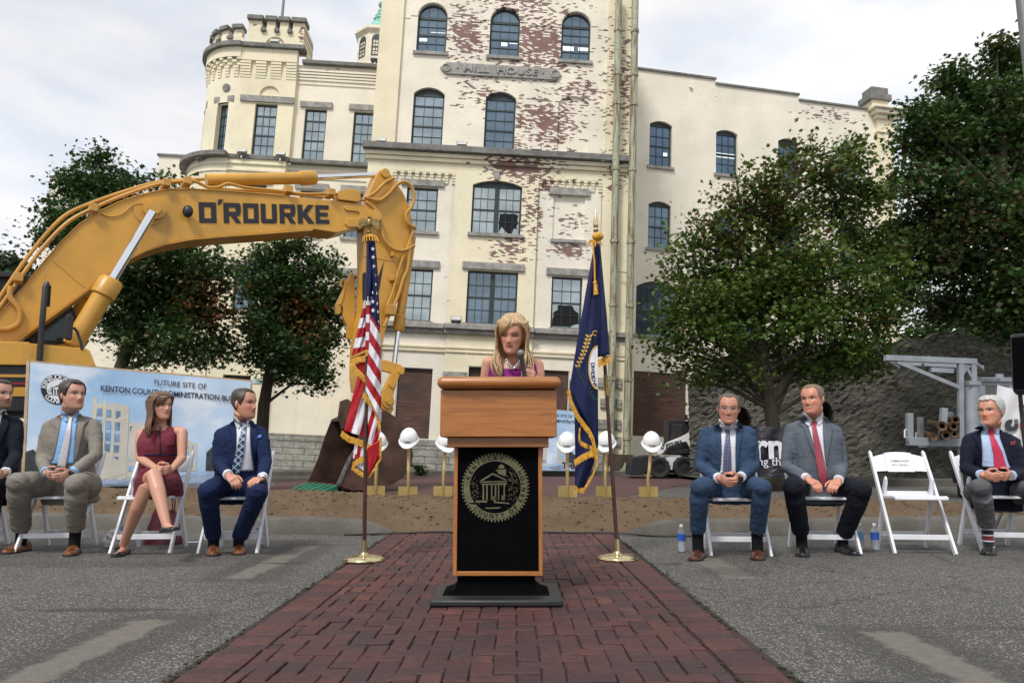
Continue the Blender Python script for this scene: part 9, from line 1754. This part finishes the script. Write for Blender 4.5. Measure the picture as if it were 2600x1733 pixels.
J = dict(head=(1102, 408, 6.22), neck=(1098, 530, 6.28), shL=(968, 592, 6.28), shR=(1252, 578, 6.24), elL=(962, 765, 6.24), elR=(1250, 765, 6.18), wrL=(1078, 838, 5.95), wrR=(1178, 842, 5.94), hands=(1126, 850, 5.86), hipL=(1015, 940, 6.32), hipR=(1160, 940, 6.32), knL=(1058, 880, 5.80), knR=(992, 985, 5.86), anL=(1145, 1228, 5.66), anR=(848, 1352, 5.86))
toeA = at(P2(1205, 1262), 5.56); heelA = at(P2(1120, 1270), 5.68)
J['toeL'] = (0, 0, toeA); J['hlL'] = (0, 0, heelA)
S = person('woman with straight brown hair in a burgundy dress, legs crossed', P2, J, {'R': ((782, 1446), 0.24)}, (58, -2, 0), TONE * np.array([1.05, 1.0, .98]), (0.09, 0.055, 0.03), None, sex='f', seed=7, k=1.0, hs=0.97)
dress(S, M['dress_red'], WOM_T, 0.90, 0.62, 0.012, 7, 0.098)
overlay('front_seam', S['bvh'], S, P2, [(1094, 545), (1094, 660), (1096, 745)], [(1102, 545), (1102, 660), (1104, 745)], 0.004, M['navy_suit'], S['dress'], 12, 3); overlay('waist_seam', S['bvh'], S, P2, [(990, 738), (990, 746)], [(1222, 738), (1222, 746)], 0.004, M['navy_suit'], S['dress'], 3, 12)
shoe('shoe', S['P']['hlR'], S['P']['toeR'], Z_UP, M['shoe_black'], S['body'], 0.04, 0.07, True); shoe('shoe', heelA, toeA, Vector((0.2, -0.35, 0.9)), M['shoe_black'], S['body'], 0.038, 0.07, True)
hair_long(S['Mh'], mat_hair('straight_brown_hair', (0.085, 0.048, 0.026), (0.23, 0.14, 0.08)), S['body'], 0.165, 7, bangs=True, vol=0.012, curl=0.006, n=150, front_l=80, front_r=92)
mb = MB(); mb.ell(S['Mh'] @ Vector((-0.082, 0.006, -0.034)), (0.005,) * 3, 8, 6); mb.build('earring', M['watch_steel'], S['body'])
# speaker behind the lectern
M['dress_plum'] = fabric('magenta_dress', (0.20, 0.008, 0.165), 0.6, 0.15, 300, 0.3, (0.14, 0.006, 0.115))
J = dict(head=(1055, 648, 4.74), neck=(1085, 1075, 4.86), shL=(600, 1165, 4.86), shR=(1520, 1205, 4.86), elL=(530, 1720, 4.90), elR=(1580, 1740, 4.86), wrL=(800, 1800, 4.62), wrR=(1480, 1490, 4.66), handL=(900, 1790, 4.5), handR=(1390, 1385, 4.56), grip=(1270, 1360, 4.55), hipL=(800, 2700, 4.94), hipR=(1340, 2700, 4.94), knL=(830, 4000, 4.9), knR=(1310, 4000, 4.9), anL=(840, 5180, 4.95), anR=(1300, 5180, 4.95))
S = person('blonde woman in a magenta dress speaking at the lectern', C1, J, {'L': ((840, 5780), 0.24), 'R': ((1300, 5780), 0.24)}, (-13, 19, 5), TONE * np.array([1.12, 1.05, 1.02]), (0.14, 0.09, 0.05), None, sex='f', seed=8, k=1.02, hands='mic', eyes_down=True, hs=1.0)
dress(S, M['dress_plum'], WOM_T, 0.86, 0.9, 0.012, 8, 0.095, wide=.66)
for s in 'LR': shoe('shoe', S['P']['hl' + s], S['P']['toe' + s], Z_UP, M['shoe_black'], S['body'], 0.04, 0.07, True)
hair_long(S['Mh'], mat_hair('long_blonde_hair', (0.30, 0.18, 0.075), (0.75, 0.56, 0.32)), S['body'], 0.205, 8, bangs=True, vol=0.013, curl=0.030, n=230, front_l=74, front_r=80)
mb = MB(); R_ = []
for k in range(17):
    u = k / 16; px = (945 + (1205 - 945) * u, 1120 + 175 * math.sin(math.pi * (0.06 + 0.88 * u))); r_ = ray(C1(*px)).normalized(); h = S['bvh'].ray_cast(CAMP, r_); c = (h[0] if h[0] and abs(h[0].y - 4.75) < 0.2 else CAMP + r_ * (4.74 / r_.y)) - r_ * 0.012; a0 = RAD(90 * (k % 2)); tan = Vector((math.cos(math.pi * (u - .5)), 0, math.sin(math.pi * (u - .5)) )); nrm = Vector((0, -math.sin(a0), math.cos(a0))) if k % 2 else Vector((-tan.z, 0, tan.x))
    mb.tube([c + tan * (0.0095 * math.cos(q)) + nrm * (0.0075 * math.sin(q)) for q in [2 * math.pi * i / 12 for i in range(13)]], 0.0022, 6)
mb.build('chain_necklace', simple('silver_chain', (0.8, 0.8, 0.82), 0.15, 1.0), S['body'])
a, b = at(C1(1212, 1020), 4.545), at(C1(1300, 1560), 4.56); d = (b - a).normalized(); t = thing('microphone', 'black handheld microphone with grey mesh head held by the speaker', 'microphone', loc=tuple(b))
mb = MB(); mb.tube([a + d * 0.02, a + d * 0.05, b], [0.0165, 0.0150, 0.0105], 16); mb.build('handle', simple('mic_black', (0.018, 0.020, 0.026), 0.4), t)
mb = MB(); mb.ell(a, (0.0245, 0.0245, 0.0245), 18, 12); mb.tube([a - d * 0.001, a + d * 0.004], 0.0256, 18); mb.build('mesh_head', simple('mic_mesh', (0.17, 0.18, 0.19), 0.4, 0.6, var=0.3, vs=400, bump=0.6, bs=600, dist=0.002), t)
